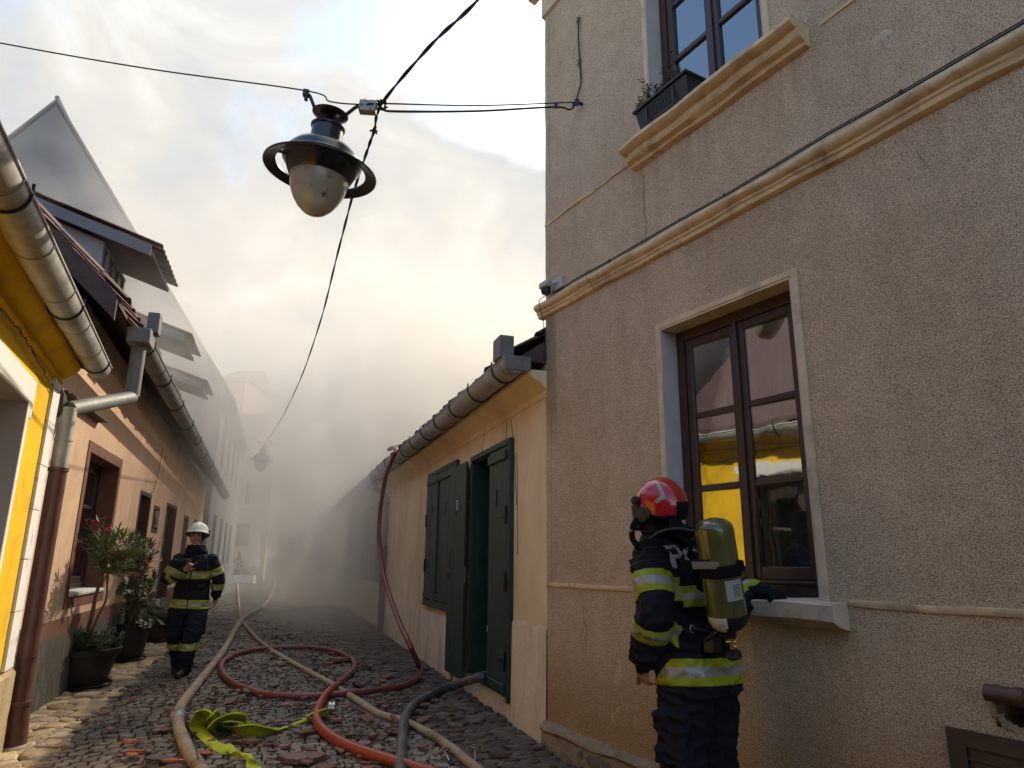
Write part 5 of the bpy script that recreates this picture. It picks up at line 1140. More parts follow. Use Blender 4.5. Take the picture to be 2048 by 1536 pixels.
ribbon([sec(1200, 500, .10, 1105, 468, .06), sec(1000, 470, .05, 960, 490, .015), sec(740, 470, .06, 700, 520, .01), sec(830, 540, .06, 900, 600, .01), sec(1060, 520, .13, 1040, 660, .015), sec(1240, 505, .13, 1230, 682, .015), sec(1420, 540, .09, 1410, 645, .012), sec(1580, 580, .05, 1600, 605, .012), sec(1720, 530, .03, 1740, 545, .012), sec(1800, 495, .03, 1830, 540, .012), sec(1950, 420, .05, 1990, 480, .012), sec(2080, 340, .08, 2110, 400, .03), sec(2290, 270, .12, 2330, 350, .05)])
T_ = thing('flat_hose', G(470, 1500, 0), 'crumpled lime green flat hose folded on the cobbles', 'hose')
mk('webbing', lime, M_lime, T_, smooth=60)
a = G(662, 1416, .06); coupling(a, V((.8, .2, -.1)).normalized(), .045, T_, .07)

# dividing valve with handwheels at the bottom edge
mv = thing('hose_valve', G(930, 1560, 0), 'metal hose divider with two small handwheels at the bottom edge', 'valve')
def handwheel(c, foot, parent):
    ax_ = (V(c) - V(foot)).normalized(); q = ax_.to_track_quat('Z', 'Y').to_matrix()
    W_ = mk('handwheel', MB().tube([V(c) + q @ V((.038 * (1 + .10 * math.cos(5 * t * .2618)) * math.cos(t * .2618), .038 * (1 + .10 * math.cos(5 * t * .2618)) * math.sin(t * .2618), 0)) for t in range(24)], .0055, 6, closed=True), M_alu, parent)
    for k in range(5):
        a_ = k * 1.257; mk('spoke', MB().tube([V(c), V(c) + q @ V((.038 * math.cos(a_), .038 * math.sin(a_), 0))], .004, 5), M_alu, W_)
    mk('valve_stem', MB().tube([V(c), V(foot)], .008, 8), M_alu, parent); mk('gland', MB().tube([V(c).lerp(V(foot), .55), V(c).lerp(V(foot), .78)], .020, 10), M_black, parent)
hw1, f1_ = G(890, 1522, 0) + V((0, 0, .16)), G(918, 1565, .05); hw1 = P(889, 1503, 5.15)
handwheel(hw1, P(908, 1540, 5.0), mv); handwheel(P(950, 1495, 5.15), P(951, 1545, 5.0), mv); handwheel(P(868, 1540, 4.95), P(880, 1570, 4.9), mv)
mk('body', MB().tube([P(880, 1572, 4.95), P(990, 1568, 4.95)], .045, 14).tube([P(908, 1545, 5.0), P(910, 1580, 4.95)], .03, 12).tube([P(951, 1545, 5.0), P(952, 1580, 4.95)], .03, 12).tube([P(940, 1520, 5.15), P(914, 1533, 5.05)], .008, 6), M_alu, mv)

# ================================================================== BROKEN TILES
shard_me = []; rs = random.Random(11)
def shard_geo(mb, M_, n, a, b, th):
    pts = []
    for i in range(n):
        an = 2 * math.pi * i / n + rs.uniform(-.3, .3); k = rs.uniform(.7, 1.05); pts.append(V((math.cos(an) * a / 2 * k, math.sin(an) * b / 2 * k, 0)))
    curve = rs.choice((0, 0, .12, -.1))
    vs_ = [M_ @ (p + V((0, 0, th + p.x * p.x * curve / a))) for p in pts] + [M_ @ (p * 1.03 + V((0, 0, p.x * p.x * curve / a))) for p in pts]
    mb.add(vs_, [tuple(range(n)), tuple(range(2 * n - 1, n - 1, -1))] + [(i, (i + 1) % n, (i + 1) % n + n, i + n)[::-1] for i in range(n)])
for k in range(14):
    m_ = MB(); shard_geo(m_, Matrix.Identity(4), rs.choice((5, 6, 7)), 1, rs.uniform(.45, .75), .10); shard_me.append(mesh_of('tile_shard', m_, M_shard, smooth=False))
spots = []
def dens(o, s_):
    d = math.exp(-((o - 1.7) / 1.15) ** 2) * (1 if s_ < 6 else math.exp(-(s_ - 6) / 4))
    d += 1.5 * math.exp(-((o - 1.15) / .5) ** 2 - ((s_ - 1.6) / 1.0) ** 2)
    d += .5 * math.exp(-((o - 3.0) / .7) ** 2 - ((s_ - 2.6) / 1.6) ** 2); return d
while len(spots) < 1500:
    o_, s_ = rs.uniform(.1, 4.0), rs.uniform(-.9, 13)
    if rs.random() < dens(o_, s_) / 1.6:
        p = BEI.pt(s_, 0, o_)
        if inview(p): spots.append((o_, s_, p))
big = []
for o_, s_, p in spots:
    sz = min(.20, .032 + .036 * rs.expovariate(1)); t_ = (p - CAM).length; big.append((sz / t_, sz, p))
big.sort(key=lambda q: -q[0])
M_i = 0
def shard_m(p, sz, z): return Matrix.Translation(p + V((0, 0, z))) @ Matrix.Rotation(rs.uniform(0, 6.28), 4, 'Z') @ Matrix.Rotation(rs.uniform(-.28, .28), 4, 'X') @ Matrix.Rotation(rs.uniform(-.22, .22), 4, 'Y')
for k, (q, sz, p) in enumerate(big[:290]):
    z = .022 + rs.uniform(0, .025); m_ = shard_m(p, sz, z); o = inst('tile_shard', shard_me[k % 14], None, m_.to_translation(), m_.to_euler(), (sz, sz, sz * rs.uniform(.8, 1.2)))
    o['label'] = 'flake of broken dark red roof tile lying on the sooty cobbles'; o['category'] = 'tile shard'; o['group'] = 'broken roof tiles strewn on the lane'
for (x, y, sz, lab) in ((405, 1508, .15, 'bright orange crushed tile heap beside the thick woven hose'), (268, 1484, .13, 'small orange tile piece on the lit setts left of the hose'), (275, 1510, .16, 'orange brown tile chunk at the lower left of the lane'), (345, 1524, .15, 'bright orange tile bits at the bottom edge left of the hose'), (345, 1425, .26, 'flat reddish tile slab left of the hose coupling'), (500, 1487, .22, 'rounded brown tile piece under the lime hose'), (600, 1522, .34, 'long slanting brown tile slab at the bottom centre'), (665, 1440, .20, 'upright rust brown tile block beside the red hose bend'), (675, 1322, .38, 'long dark tile block lying inside the red hose loop'), (608, 1465, .17, 'square rust brown tile piece between the lime hose and red hose')):
    o = thing('tile_fragment', G(x, y, .02), lab, 'tile shard')
    for k in range(4 if sz < .18 else 2):
        m2 = MB(); shard_geo(m2, Matrix.Translation(G(x, y, .02 + .012 * k) + V((rs.uniform(-.04, .04), rs.uniform(-.04, .04), 0))) @ Matrix.Rotation(rs.uniform(-.3, .3), 4, 'Z') @ Matrix.Rotation(rs.uniform(-.15, .15), 4, 'X') @ Matrix.Scale(sz * (1 - .2 * k), 4), 6, 1, .5, .13)
        mk('tile_piece', m2, M_shardb if 'orange' in lab else M_shard, o, smooth=False)
tj = MB()
for q, sz, p in big[290:]:
    m_ = shard_m(p, sz, .018 + rs.uniform(0, .018)) @ Matrix.Scale(sz, 4); shard_geo(tj, m_, 5, 1, rs.uniform(.4, .8), .2)
for k in range(1500):
    o_, s_ = rs.uniform(.05, 4.0), rs.uniform(-.9, 10)
    if rs.random() < dens(o_, s_) / 1.5 + .12:
        sz = rs.uniform(.012, .035); shard_geo(tj, shard_m(BEI.pt(s_, 0, o_), sz, .014) @ Matrix.Scale(sz, 4), 4, 1, .7, .35)
mk('tile_rubble', tj, M_shardj, kind='stuff', smooth=False, fixn=False)

# ================================================================== POTTED PLANTS
def pot(c, r0, r1, h, parent):
    mk('tub', MB().lathe([(r0 * .86, .03), (r0 * .9, .0), (r0, .04), (r1 * .97, h * .82), (r1 * 1.0, h * .83), (r1 * 1.06, h * .84), (r1 * 1.08, h * .985), (r1 * 1.05, h), (r1 * .97, h), (r1 * .95, h * .9)], c + V((0, 0, .03)), 40), M_pot, parent, smooth=35)
    mk('saucer', MB().lathe([(r0 * 1.1, 0), (r0 * 1.22, .045), (r0 * 1.19, .05), (r0 * 1.08, .012)], c, 40), M_pot, parent, smooth=40)
    mk('soil', MB().lathe([(.001, h * .93), (r1 * .96, h * .91)], c + V((0, 0, .03)), 24), M_soil, parent)
def oleander_leaf(mb, p, d, l_, r_):
    d = d.normalized(); sd_ = d.cross(V((r_.uniform(-.3, .3), r_.uniform(-.3, .3), 1))).normalized(); w_ = l_ * .085; nn = sd_.cross(d); dr = V((0, 0, -l_ * .12 * r_.random()))
    a, b = p + d * l_ * .35 + nn * .0, p + d * l_ * .72 + dr * .5
    mb.add([p, a + sd_ * w_, a + nn * w_ * -.4, a - sd_ * w_, b + sd_ * w_ * .8, b + nn * w_ * -.4, b - sd_ * w_ * .8, p + d * l_ + dr], [(0, 2, 1), (0, 3, 2), (1, 2, 5, 4), (2, 3, 6, 5), (4, 5, 7), (5, 6, 7)])
def oleander(base, stems, tips, parent, lf, flowers, fm, seed, leafm=M_leaf, nl=26):
    r_ = random.Random(seed); st = MB()
    for k, (pts, r) in enumerate(stems): st.tube(cr(pts, 5), [r * (1 - .45 * i / (len(pts) * 5 - 5)) for i in range(len(pts) * 5 - 4)], 9)
    ft = MB()
    for src, tip in tips:
        mid = src.lerp(tip, .5) + V((r_.uniform(-.04, .04), r_.uniform(-.04, .04), -.02)); c_ = cr([src, mid, tip], 6); st.tube(c_, [.009 - .0004 * i for i in range(len(c_))], 5)
        ax_ = (tip - mid).normalized()
        for i in range(nl):
            f = 1 - (i / nl) ** 1.4 * .75; k = f * (len(c_) - 1); i0 = int(min(k, len(c_) - 2)); p = c_[i0].lerp(c_[i0 + 1], k - i0)
            a = r_.uniform(0, 6.28); u = V((math.cos(a), math.sin(a), 0)); u = (u - ax_ * u.dot(ax_)).normalized(); d = (u * (.5 + .9 * (1 - f) + r_.random() * .4) + ax_ * (1.1 - (1 - f) * .8) + V((0, 0, .1)))
            oleander_leaf(ft, p, d, lf * r_.uniform(.7, 1.2), r_)
    mk('stem', st, M_bark, parent); mk('foliage', ft, leafm, parent, kind='stuff', fixn=False)
    for c in flowers:
        fl = MB()
        for i in range(9):
            q = c + V((r_.gauss(0, .028), r_.gauss(0, .028), r_.gauss(0, .024)))
            for k in range(5):
                a = k * 1.257 + r_.random(); u = V((math.cos(a), math.sin(a), r_.uniform(-.2, .6))); w_ = u.cross(V((0, 0, 1))).normalized() * .011; fl.add([q, q + u * .015 + w_, q + u * .028, q + u * .015 - w_], [(0, 1, 2, 3)])
        mk('flower_cluster', fl, fm, parent, fixn=False)
c1 = G(153, 1376); tP = (c1 - CAM).dot(FW)
po = thing('potted_oleander', c1, 'pink flowering oleander in a wide dark plastic tub by the salmon wall', 'potted plant')
pot(c1, .295, .375, .40, po)
hb = c1 + V((0, 0, .38))
T1 = lambda x, y, dt=0: P(x, y, tP + .0 + dt)
fork = T1(190, 1200)
stems = [([hb + V((-.0, .0, -.02)), T1(183, 1235), T1(192, 1190), T1(205, 1150), T1(212, 1120)], .026), ([hb + V((.03, 0, 0)), T1(195, 1235), T1(212, 1200), T1(215, 1160), T1(222, 1130)], .016)]
tips = []
src = [T1(212, 1125), T1(205, 1145), T1(222, 1132)]
for x, y, dt in ((185, 1062, .1), (200, 1050, 0), (178, 1085, -.1), (225, 1085, .2), (248, 1072, -.2), (262, 1080, .1), (240, 1105, -.3), (262, 1108, -.1), (285, 1090, .2), (275, 1105, -.25), (205, 1100, .3), (190, 1115, -.3), (232, 1135, -.3), (250, 1140, .1), (215, 1090, -.15), (235, 1062, .3), (196, 1075, .3), (224, 1112, -.35), (255, 1125, .25), (208, 1135, .2)):
    tips.append((rs.choice(src), T1(x, y, dt)))
oleander(hb, stems, tips, po, .135, [T1(184, 1043), T1(188, 1062), T1(203, 1041, .1), T1(214, 1062), T1(190, 1050, -.1), T1(172, 1095, -.1), T1(228, 1105, -.3)], M_pink, 5, nl=52)
up_m = MB(); sprigs(up_m, hb, 110, .26, (.32, .28), .055, rs, .004, 34); mk('underplanting', up_m, M_leafd, po, kind='stuff', fixn=False)
c2 = G(247, 1322); tQ = (c2 - CAM).dot(FW); T2 = lambda x, y, dt=0: P(x, y, tQ + dt)
p2 = thing('potted_oleander', c2, 'white flowering oleander in the darker tub behind the pink one', 'potted plant')
pot(c2, .24, .29, .50, p2); hb2 = c2 + V((0, 0, .5))
src = [T2(262, 1190), T2(270, 1160), T2(285, 1215)]
tips = [(rs.choice(src), T2(x, y, dt)) for x, y, dt in ((280, 1075, 0), (300, 1090, .1), (260, 1100, .2), (270, 1120, -.2), (305, 1110, .1), (292, 1130, -.1), (255, 1140, .2), (240, 1160, 0), (285, 1150, .2), (300, 1170, 0), (250, 1190, .3), (235, 1180, -.2), (300, 1200, -.2), (312, 1215, .1), (280, 1205, .3), (262, 1215, -.3), (245, 1220, 0), (295, 1235, 0), (315, 1240, .2), (275, 1240, -.2), (310, 1150, .2), (288, 1100, .3))]
oleander(hb2, [([hb2, T2(258, 1225), T2(262, 1190), T2(270, 1155)], .02), ([hb2, T2(275, 1230), T2(285, 1210)], .015)], tips, p2, .14, [T2(290, 1200, -.2), T2(312, 1205, -.2), T2(284, 1080, -.2), T2(300, 1105, -.2), T2(280, 1245, -.3), T2(295, 1250, -.3), T2(262, 1182, -.3), T2(318, 1120, 0)], M_wflo, 8, leafm=M_leafd, nl=44)
r_ = random.Random(2)
for x, y in ((316, 1088), (296, 1130), (270, 1152)):
    fl = MB(); c = T2(x, y, -.4)
    for i in range(14):
        q = c + V((r_.gauss(0, .03), r_.gauss(0, .03), r_.gauss(0, .03)))
        for k in range(5):
            a = k * 1.257 + r_.random(); u = V((math.cos(a), math.sin(a), r_.uniform(-.2, .6))); w_ = u.cross(V((0, 0, 1))).normalized() * .012; fl.add([q, q + u * .017 + w_, q + u * .03, q + u * .017 - w_], [(0, 1, 2, 3)])
    mk('flower_cluster', fl, M_pink, p2, fixn=False, label='deep pink flower cluster')
c3 = G(303, 1284); p3 = thing('plant_tub', c3, 'low dark empty looking tub furthest along the salmon wall', 'potted plant')
pot(c3, .26, .30, .42, p3)
um = MB(); sprigs(um, c3 + V((0, 0, .42)), 26, .22, (.2, .18), .06, rs, .004, 20); mk('foliage', um, M_leafd, p3, kind='stuff', fixn=False)
ws = MB(); q = [T1(186, 1262, .25), T1(212, 1308, .25), T1(222, 1333, .25), T1(196, 1352, .2)]
ws.tube(q, .005, 5); ws.tube([T1(210, 1322, .25), T1(218, 1330, .3), T1(194, 1346, .25)], .004, 5); ws.tube([T1(205, 1330, .25), T1(209, 1340, .25)], .004, 5); ws.tube([T1(190, 1270, .3), T1(207, 1305, .3), T1(216, 1327, .3)], .004, 5)
mk('wire_stand', ws, M_camw, base=G(205, 1350), label='thin white wire frame leaning behind the wide dark tub', category='wire stand')

# ================================================================== PEOPLE
def seg_d(p, a, b):
    ab = b - a; t_ = max(0, min(1, (p - a).dot(ab) / max(ab.length_squared, 1e-9))); return (p - (a + ab * t_)).length, t_
def loft(mb, secs, n=28, pw=2.4):
    vs_ = []; fs = []
    for z, cx, cy_, rx, ry in secs:
        for j in range(n):
            a = 2 * math.pi * j / n; c, s_ = math.cos(a), math.sin(a)
            vs_.append(V((cx + rx * math.copysign(abs(c) ** (2 / pw), c), cy_ + ry * math.copysign(abs(s_) ** (2 / pw), s_), z)))
    for i in range(len(secs) - 1):
        for j in range(n): fs.append((i * n + j, i * n + (j + 1) % n, (i + 1) * n + (j + 1) % n, (i + 1) * n + j))
    fs += [tuple(range(n))[::-1], tuple((len(secs) - 1) * n + j for j in range(n))]; mb.add(vs_, fs)
def ell(mb, c, r, M_=None, n=18):
    prof = [(max(1e-5, math.sin(math.pi * i / 12)), -math.cos(math.pi * i / 12)) for i in range(13)]
    S_ = Matrix.Diagonal(V(r)); mb.lathe(prof, c, n, (M_ @ S_) if M_ else S_)
def limb(mb, pts, rad, sub=5):
    pts = [V(p) for p in pts]; c_ = cr(pts, sub); k = len(c_) - 1; rr = []
    for i in range(k + 1):
        f = i / k * (len(rad) - 1); a = min(int(f), len(rad) - 2); rr.append(rad[a] + (rad[a + 1] - rad[a]) * (f - a))
    mb.tube(c_, rr, 14); ell(mb, c_[0], (rr[0],) * 3); ell(mb, c_[-1], (rr[-1],) * 3)
def hand(mb, wrist, fwd, palm_n, side, curl=.5, point=False, sc_=1.0, glove=0.0):
    """palm, five unequal fingers bent at the knuckles, thumb off the side of the palm"""
    f = V(fwd).normalized(); n_ = V(palm_n); n_ = (n_ - f * n_.dot(f)).normalized(); u = f.cross(n_) * side
    Mx = basis(u, f, n_, (0, 0, 0)).to_3x3(); g = glove
    c = V(wrist) + f * .052 * sc_; ell(mb, c, ((.040 + g) * sc_, .052 * sc_, (.017 + g) * sc_), Mx); mb.tube([V(wrist) - f * .03, c], [.028 * sc_ + g, .032 * sc_ + g], 12)
    for k, (off, ln) in enumerate(((-.030, .068), (-.010, .077), (.010, .071), (.029, .056))):
        cu = curl * (1.1 + .1 * k); p = V(wrist) + f * .092 * sc_ + u * off * sc_; d = (f * math.cos(.3) + u * off * 3).normalized()
        if point and k == 0: cu = .08
        pts = [V(wrist) + f * .06 * sc_ + u * off * .9 * sc_, p]; ang = 0
        for q, part in enumerate((.45, .32, .23)):
            ang += cu * (.8 if q == 0 else 1.0); dd = d * math.cos(ang) - n_ * math.sin(ang); p = p + dd * ln * part * sc_; pts.append(p)
        mb.tube(pts, [(.0095 + g * .6) * sc_, (.0095 + g * .6) * sc_, (.009 + g * .6) * sc_, (.0082 + g * .6) * sc_, (.007 + g * .6) * sc_], 9); ell(mb, pts[-1], ((.007 + g * .6) * sc_,) * 3, n=9)
    t0 = V(wrist) + f * .025 * sc_ - u * .026 * sc_; t1_ = t0 + (f * .55 - u * .75 - n_ * .25).normalized() * .036 * sc_; t2_ = t1_ + (f * .9 - u * .25 - n_ * .4).normalized() * .03 * sc_; t3_ = t2_ + (f * .9 + u * .05 - n_ * .45).normalized() * .024 * sc_
    mb.tube([t0, t1_, t2_, t3_], [(.015 + g * .5) * sc_, (.012 + g * .6) * sc_, (.0105 + g * .6) * sc_, (.008 + g * .6) * sc_], 9)
def remesh(mb, vox, smooth_it=2):
    me = bpy.data.meshes.new('tmp'); me.from_pydata(mb.v, [], mb.f)
    bm = bmesh.new(); bm.from_mesh(me); bmesh.ops.recalc_face_normals(bm, faces=bm.faces); bm.to_mesh(me); bm.free()
    o = bpy.data.objects.new('tmp', me); C.objects.link(o)
    r = o.modifiers.new('r', 'REMESH'); r.mode = 'VOXEL'; r.voxel_size = vox
    s_ = o.modifiers.new('s', 'SMOOTH'); s_.iterations = smooth_it; s_.factor = .5
    dg = bpy.context.evaluated_depsgraph_get(); out = bpy.data.meshes.new_from_object(o.evaluated_get(dg)); bpy.data.objects.remove(o); return out
def folds(me, isfab, amp, bones):
    co = [v.co.copy() for v in me.vertices]; no = [v.normal.copy() for v in me.vertices]
    for i, v in enumerate(me.vertices):
        k = isfab(co[i])
        if not k: continue
        p = co[i]
        q = V((p.x * 7, p.y * 7, p.z * 16)); w1 = noise.noise(q + V((3, 1, 7)) + V((noise.noise(p * 6), 0, noise.noise(p * 5 + V((9, 9, 9))))) * 1.6)
        w2 = noise.noise(V((p.x * 22, p.y * 22, p.z * 30))); rdg = 1 - abs(w1) * 2.2
        v.co = p + no[i] * amp * k * (max(-.6, rdg) * .8 + w2 * .35 - .35)
def nearest(p, bones):
    best = None
    for nm, a, b, r in bones:
        d, t_ = seg_d(p, a, b); d -= r
        if best is None or d < best[0]: best = (d, nm, t_)
    return best
def strip(me, name, parent, pred, planes, mats, off=.005):
    """a band following the cloth: planes = [(point, normal) ...] ascending along normal; between consecutive planes mats[i]"""
    bm = bmesh.new(); bm.from_mesh(me)
    bmesh.ops.delete(bm, geom=[f for f in bm.faces if not pred(f.calc_center_median())], context='FACES')
    for k, (co, n_) in enumerate(planes):
        bmesh.ops.bisect_plane(bm, geom=bm.verts[:] + bm.edges[:] + bm.faces[:], plane_co=co, plane_no=n_, clear_inner=(k == 0), clear_outer=(k == len(planes) - 1))
    for f in bm.faces:
        c = f.calc_center_median(); i = sum(1 for co, n_ in planes[1:-1] if (c - co).dot(n_) > 0); f.material_index = i
    bm.normal_update()
    for v in bm.verts: v.co += v.normal * off
    m2 = bpy.data.meshes.new(name); bm.to_mesh(m2); bm.free()
    for q in mats: m2.materials.append(q)
    m2.polygons.foreach_set('use_smooth', [True] * len(m2.polygons))
    o = bpy.data.objects.new(name, m2); C.objects.link(o); o.parent = parent; ORG[o.name] = V((0, 0, 0))
    s_ = o.modifiers.new('s', 'SOLIDIFY'); s_.thickness = .004; s_.offset = -1
    return o
YSY = [M_flu, M_sil, M_flu]
def band3(c, n_, h, sil=.36):
    n_ = V(n_).normalized(); c = V(c); return [(c - n_ * h / 2, n_), (c - n_ * h * sil / 2, n_), (c + n_ * h * sil / 2, n_), (c + n_ * h / 2, n_)]
def helmet(parent, c, pitch, yaw, shell, jet=True, rs_=(.128, .158, .150)):
    """fire helmet shell whose rim rises over the face; returns its frame"""
    Mh = Matrix.Translation(V(c)) @ Matrix.Rotation(yaw, 4, 'Z') @ Matrix.Rotation(pitch, 4, 'X')
    n, mm = 72, 26; vs_ = []; fs = []
    def pos(a, f, g=0.0):
        front = max(0, math.sin(a)); back = max(0, -math.sin(a))
        pm = R(98 - 14 * front ** 2 + 26 * back + 14 * abs(math.cos(a)) ** 3) if jet else R(100 - 9 * front + 16 * back)
        ph_ = pm * f; r = 1 + .035 * math.exp(-((math.cos(a) * math.sin(ph_)) / .16) ** 2) * (1 if ph_ < R(80) else .3)
        fl_ = 0 if jet else max(0, f - .86) / .14 * (.10 + .08 * front)
        k = r * (1 + fl_) + g
        return V((rs_[0] * math.cos(a) * math.sin(ph_) * k, rs_[1] * math.sin(a) * math.sin(ph_) * k, rs_[2] * math.cos(ph_) * (r + g) - (.02 * fl_ / .3 if not jet else 0)))
    for i in range(1, mm + 1):
        for j in range(n): vs_.append(Mh @ pos(2 * math.pi * j / n, i / mm))
    vs_.append(Mh @ pos(0, 0))
    for i in range(mm - 1):
        for j in range(n): fs.append((i * n + j, (i + 1) * n + j, (i + 1) * n + (j + 1) % n, i * n + (j + 1) % n))
    for j in range(n): fs.append((mm * n, j, (j + 1) % n))
    H = mk('helmet', MB().add(vs_, fs), shell, parent, smooth=60)
    s_ = H.modifiers.new('s', 'SOLIDIFY'); s_.thickness = .006; s_.offset = 1
    def patch(name, pts, m_, g=.05, sub=8):
        """pts: 4 corners (azimuth deg, fraction)"""
        vs2 = []; fs2 = []
        for i in range(sub + 1):
            for j in range(sub + 1):
                u, w_ = i / sub, j / sub
                a = (1 - u) * ((1 - w_) * pts[0][0] + w_ * pts[3][0]) + u * ((1 - w_) * pts[1][0] + w_ * pts[2][0]); f = (1 - u) * ((1 - w_) * pts[0][1] + w_ * pts[3][1]) + u * ((1 - w_) * pts[1][1] + w_ * pts[2][1])
                vs2.append(Mh @ pos(R(a), f, g))
        for i in range(sub):
            for j in range(sub): q = i * (sub + 1) + j; fs2.append((q, q + 1, q + sub + 2, q + sub + 1))
        o = mk(name, MB().add(vs2, fs2), m_, H, smooth=60); s2 = o.modifiers.new('s', 'SOLIDIFY'); s2.thickness = .002; return o
    rim = [Mh @ pos(2 * math.pi * j / n, 1.0, .03) for j in range(n)]
    mk('rim_seal', MB().tube(rim, .0065, 6, closed=True), M_fab2, H)
    return H, Mh, patch, pos

# ---- foreground firefighter, seen from behind at the window
PSI = R(-40)
hp = P(1392, 1250, 3.66)
A_ = thing('person', (hp.x, hp.y, 0), 'firefighter in red helmet and navy gear seen from behind, leaning at the lower window', 'person', local=True, rz=-PSI)
AM = Matrix.Translation(V((hp.x, hp.y, 0))) @ Matrix.Rotation(-PSI, 4, 'Z'); AI = AM.inverted()
def al(x, y, t_): return AI @ P(x, y, t_)
mb = MB()
loft(mb, [(.80, 0, 0, .222, .172), (.84, 0, 0, .226, .176), (.95, 0, .01, .218, .168), (1.10, 0, .04, .208, .158), (1.24, 0, .07, .215, .158), (1.37, 0, .10, .225, .160), (1.475, 0, .125, .228, .148), (1.535, 0, .14, .19, .128), (1.575, 0, .155, .125, .108), (1.61, 0, .165, .10, .10)])
loft(mb, [(1.53, 0, .16, .13, .12), (1.58, 0, .17, .120, .122), (1.62, 0, .185, .098, .115), (1.70, 0, .195, .088, .108), (1.78, 0, .2, .07, .09)], pw=2)
Ls, Le, Lw = V((-.205, .115, 1.475)), V((-.300, .01, 1.20)), V((-.235, .13, .98))
Rs, Re, Rw = V((.205, .115, 1.475)), V((.315, -.03, 1.19)), V((.46, -.06, 1.285))
limb(mb, [Ls, Ls.lerp(Le, .5) + V((-.01, -.01, 0)), Le, Le.lerp(Lw, .5), Lw], [.094, .094, .088, .086, .076])
limb(mb, [Rs, Rs.lerp(Re, .5), Re, Re.lerp(Rw, .5), Rw], [.088, .084, .080, .07, .062])
for sgn in (-1, 1):
    limb(mb, [(sgn * .105, 0, .88), (sgn * .112, .01, .68), (sgn * .118, .025, .50), (sgn * .122, .0, .28), (sgn * .125, -.01, .09)], [.128, .122, .108, .100, .098])
    limb(mb, [(sgn * .125, -.03, .06), (sgn * .13, .06, .055), (sgn * .135, .17, .04)], [.062, .058, .045])
# cargo pocket on the left thigh
mb.cube((-.225, .0, .60), (.05, .17, .21)); mb.cube((-.232, .0, .70), (.05, .18, .05))
hand(mb, Lw + V((.01, .02, -.035)), (.25, .35, -1), (-1, .2, -.1), -1, .45)
hand(mb, Rw + V((.035, .0, -.002)), (1, -.05, -.10), (0, 0, 1), 1, .35, sc_=1.08, glove=.004)
body = remesh(mb, .0062)
for v in body.vertices:
    k = 1.07 if v.co.z < 1.45 and v.co.x < .3 else 1.0
    v.co.x *= k; v.co.y *= k
bonesA = [('torso', V((0, 0, .85)), V((0, .12, 1.45)), .16), ('lu', Ls, Le, .08), ('ll', Le, Lw + V((0, .02, -.02)), .07), ('lh', Lw + V((.01, .02, -.06)), Lw + V((.05, .07, -.2)), .03), ('ru', Rs, Re, .08), ('rl', Re, Rw, .065),
          ('legl', V((-.11, 0, .85)), V((-.125, 0, .1)), .11), ('legr', V((.11, 0, .85)), V((.125, 0, .1)), .11), ('head', V((0, .18, 1.58)), V((0, .2, 1.75)), .09)]
folds(body, lambda p: 0 if nearest(p, bonesA)[1] in ('lh',) or (p.x > .49 and p.z > 1.1) else 1, .020, bonesA)
body.materials.append(M_fab); body.materials.append(M_skin); body.materials.append(M_fab2)
for f in body.polygons:
    p = f.center; nb = nearest(p, bonesA)[1]
    f.material_index = 1 if nb == 'lh' else (2 if (nb == 'head' or (p.x > .49 and p.z > 1.1)) else 0); f.use_smooth = True
BO = bpy.data.objects.new('body', body); C.objects.link(BO); BO.parent = A_; ORG[BO.name] = V((0, 0, 0))
def limbtest(bones, names):
    def f(p):
        q = nearest(p, bones); return q[1] in names and (q[0] < .085 or names[0] in ('torso', 'legl', 'legr', 'shl', 'shr'))
    return f
isb = lambda *n_: limbtest(bonesA, n_)
strip(body, 'reflective_band', A_, isb('torso', 'legl', 'legr'), band3((0, 0, .90), (.05, .08, 1), .125), YSY)
strip(body, 'reflective_band', A_, isb('torso'), band3((0, .07, 1.26), (0, .1, 1), .105), YSY)
d_ = (Ls - Le).normalized(); strip(body, 'reflective_band', A_, isb('lu', 'll'), band3(Ls.lerp(Le, .62), d_, .115), YSY)
d_ = (Le - Lw).normalized(); strip(body, 'reflective_band', A_, isb('ll', 'lh'), band3(Le.lerp(Lw, .34), d_, .10), YSY)
d_ = (Rs - Re).normalized(); strip(body, 'reflective_band', A_, isb('ru', 'rl'), band3(Rs.lerp(Re, .72), d_, .11), YSY)
# jacket hem and hood roll
mk('jacket_hem', MB().tube([V((.224 * math.cos(t_ * .1745), .174 * math.sin(t_ * .1745), .812)) for t_ in range(36)], .016, 6, closed=True), M_fab, A_)
mk('neck_roll', MB().tube([V((.125 * math.cos(t_ * .2618), .155 + .118 * math.sin(t_ * .2618), 1.55 + .016 * math.sin(t_ * .2618))) for t_ in range(24)], .040, 8, closed=True).tube([V((.112 * math.cos(t_ * .2618), .165 + .112 * math.sin(t_ * .2618), 1.615 + .012 * math.sin(t_ * .2618 + 1))) for t_ in range(24)], .034, 8, closed=True), M_fab2, A_)
hc = al(1322, 1012, 3.56)
HA_, Mh, patch, hpos = helmet(A_, hc, R(-8), R(0), M_helr, True, (.110, .142, .138))
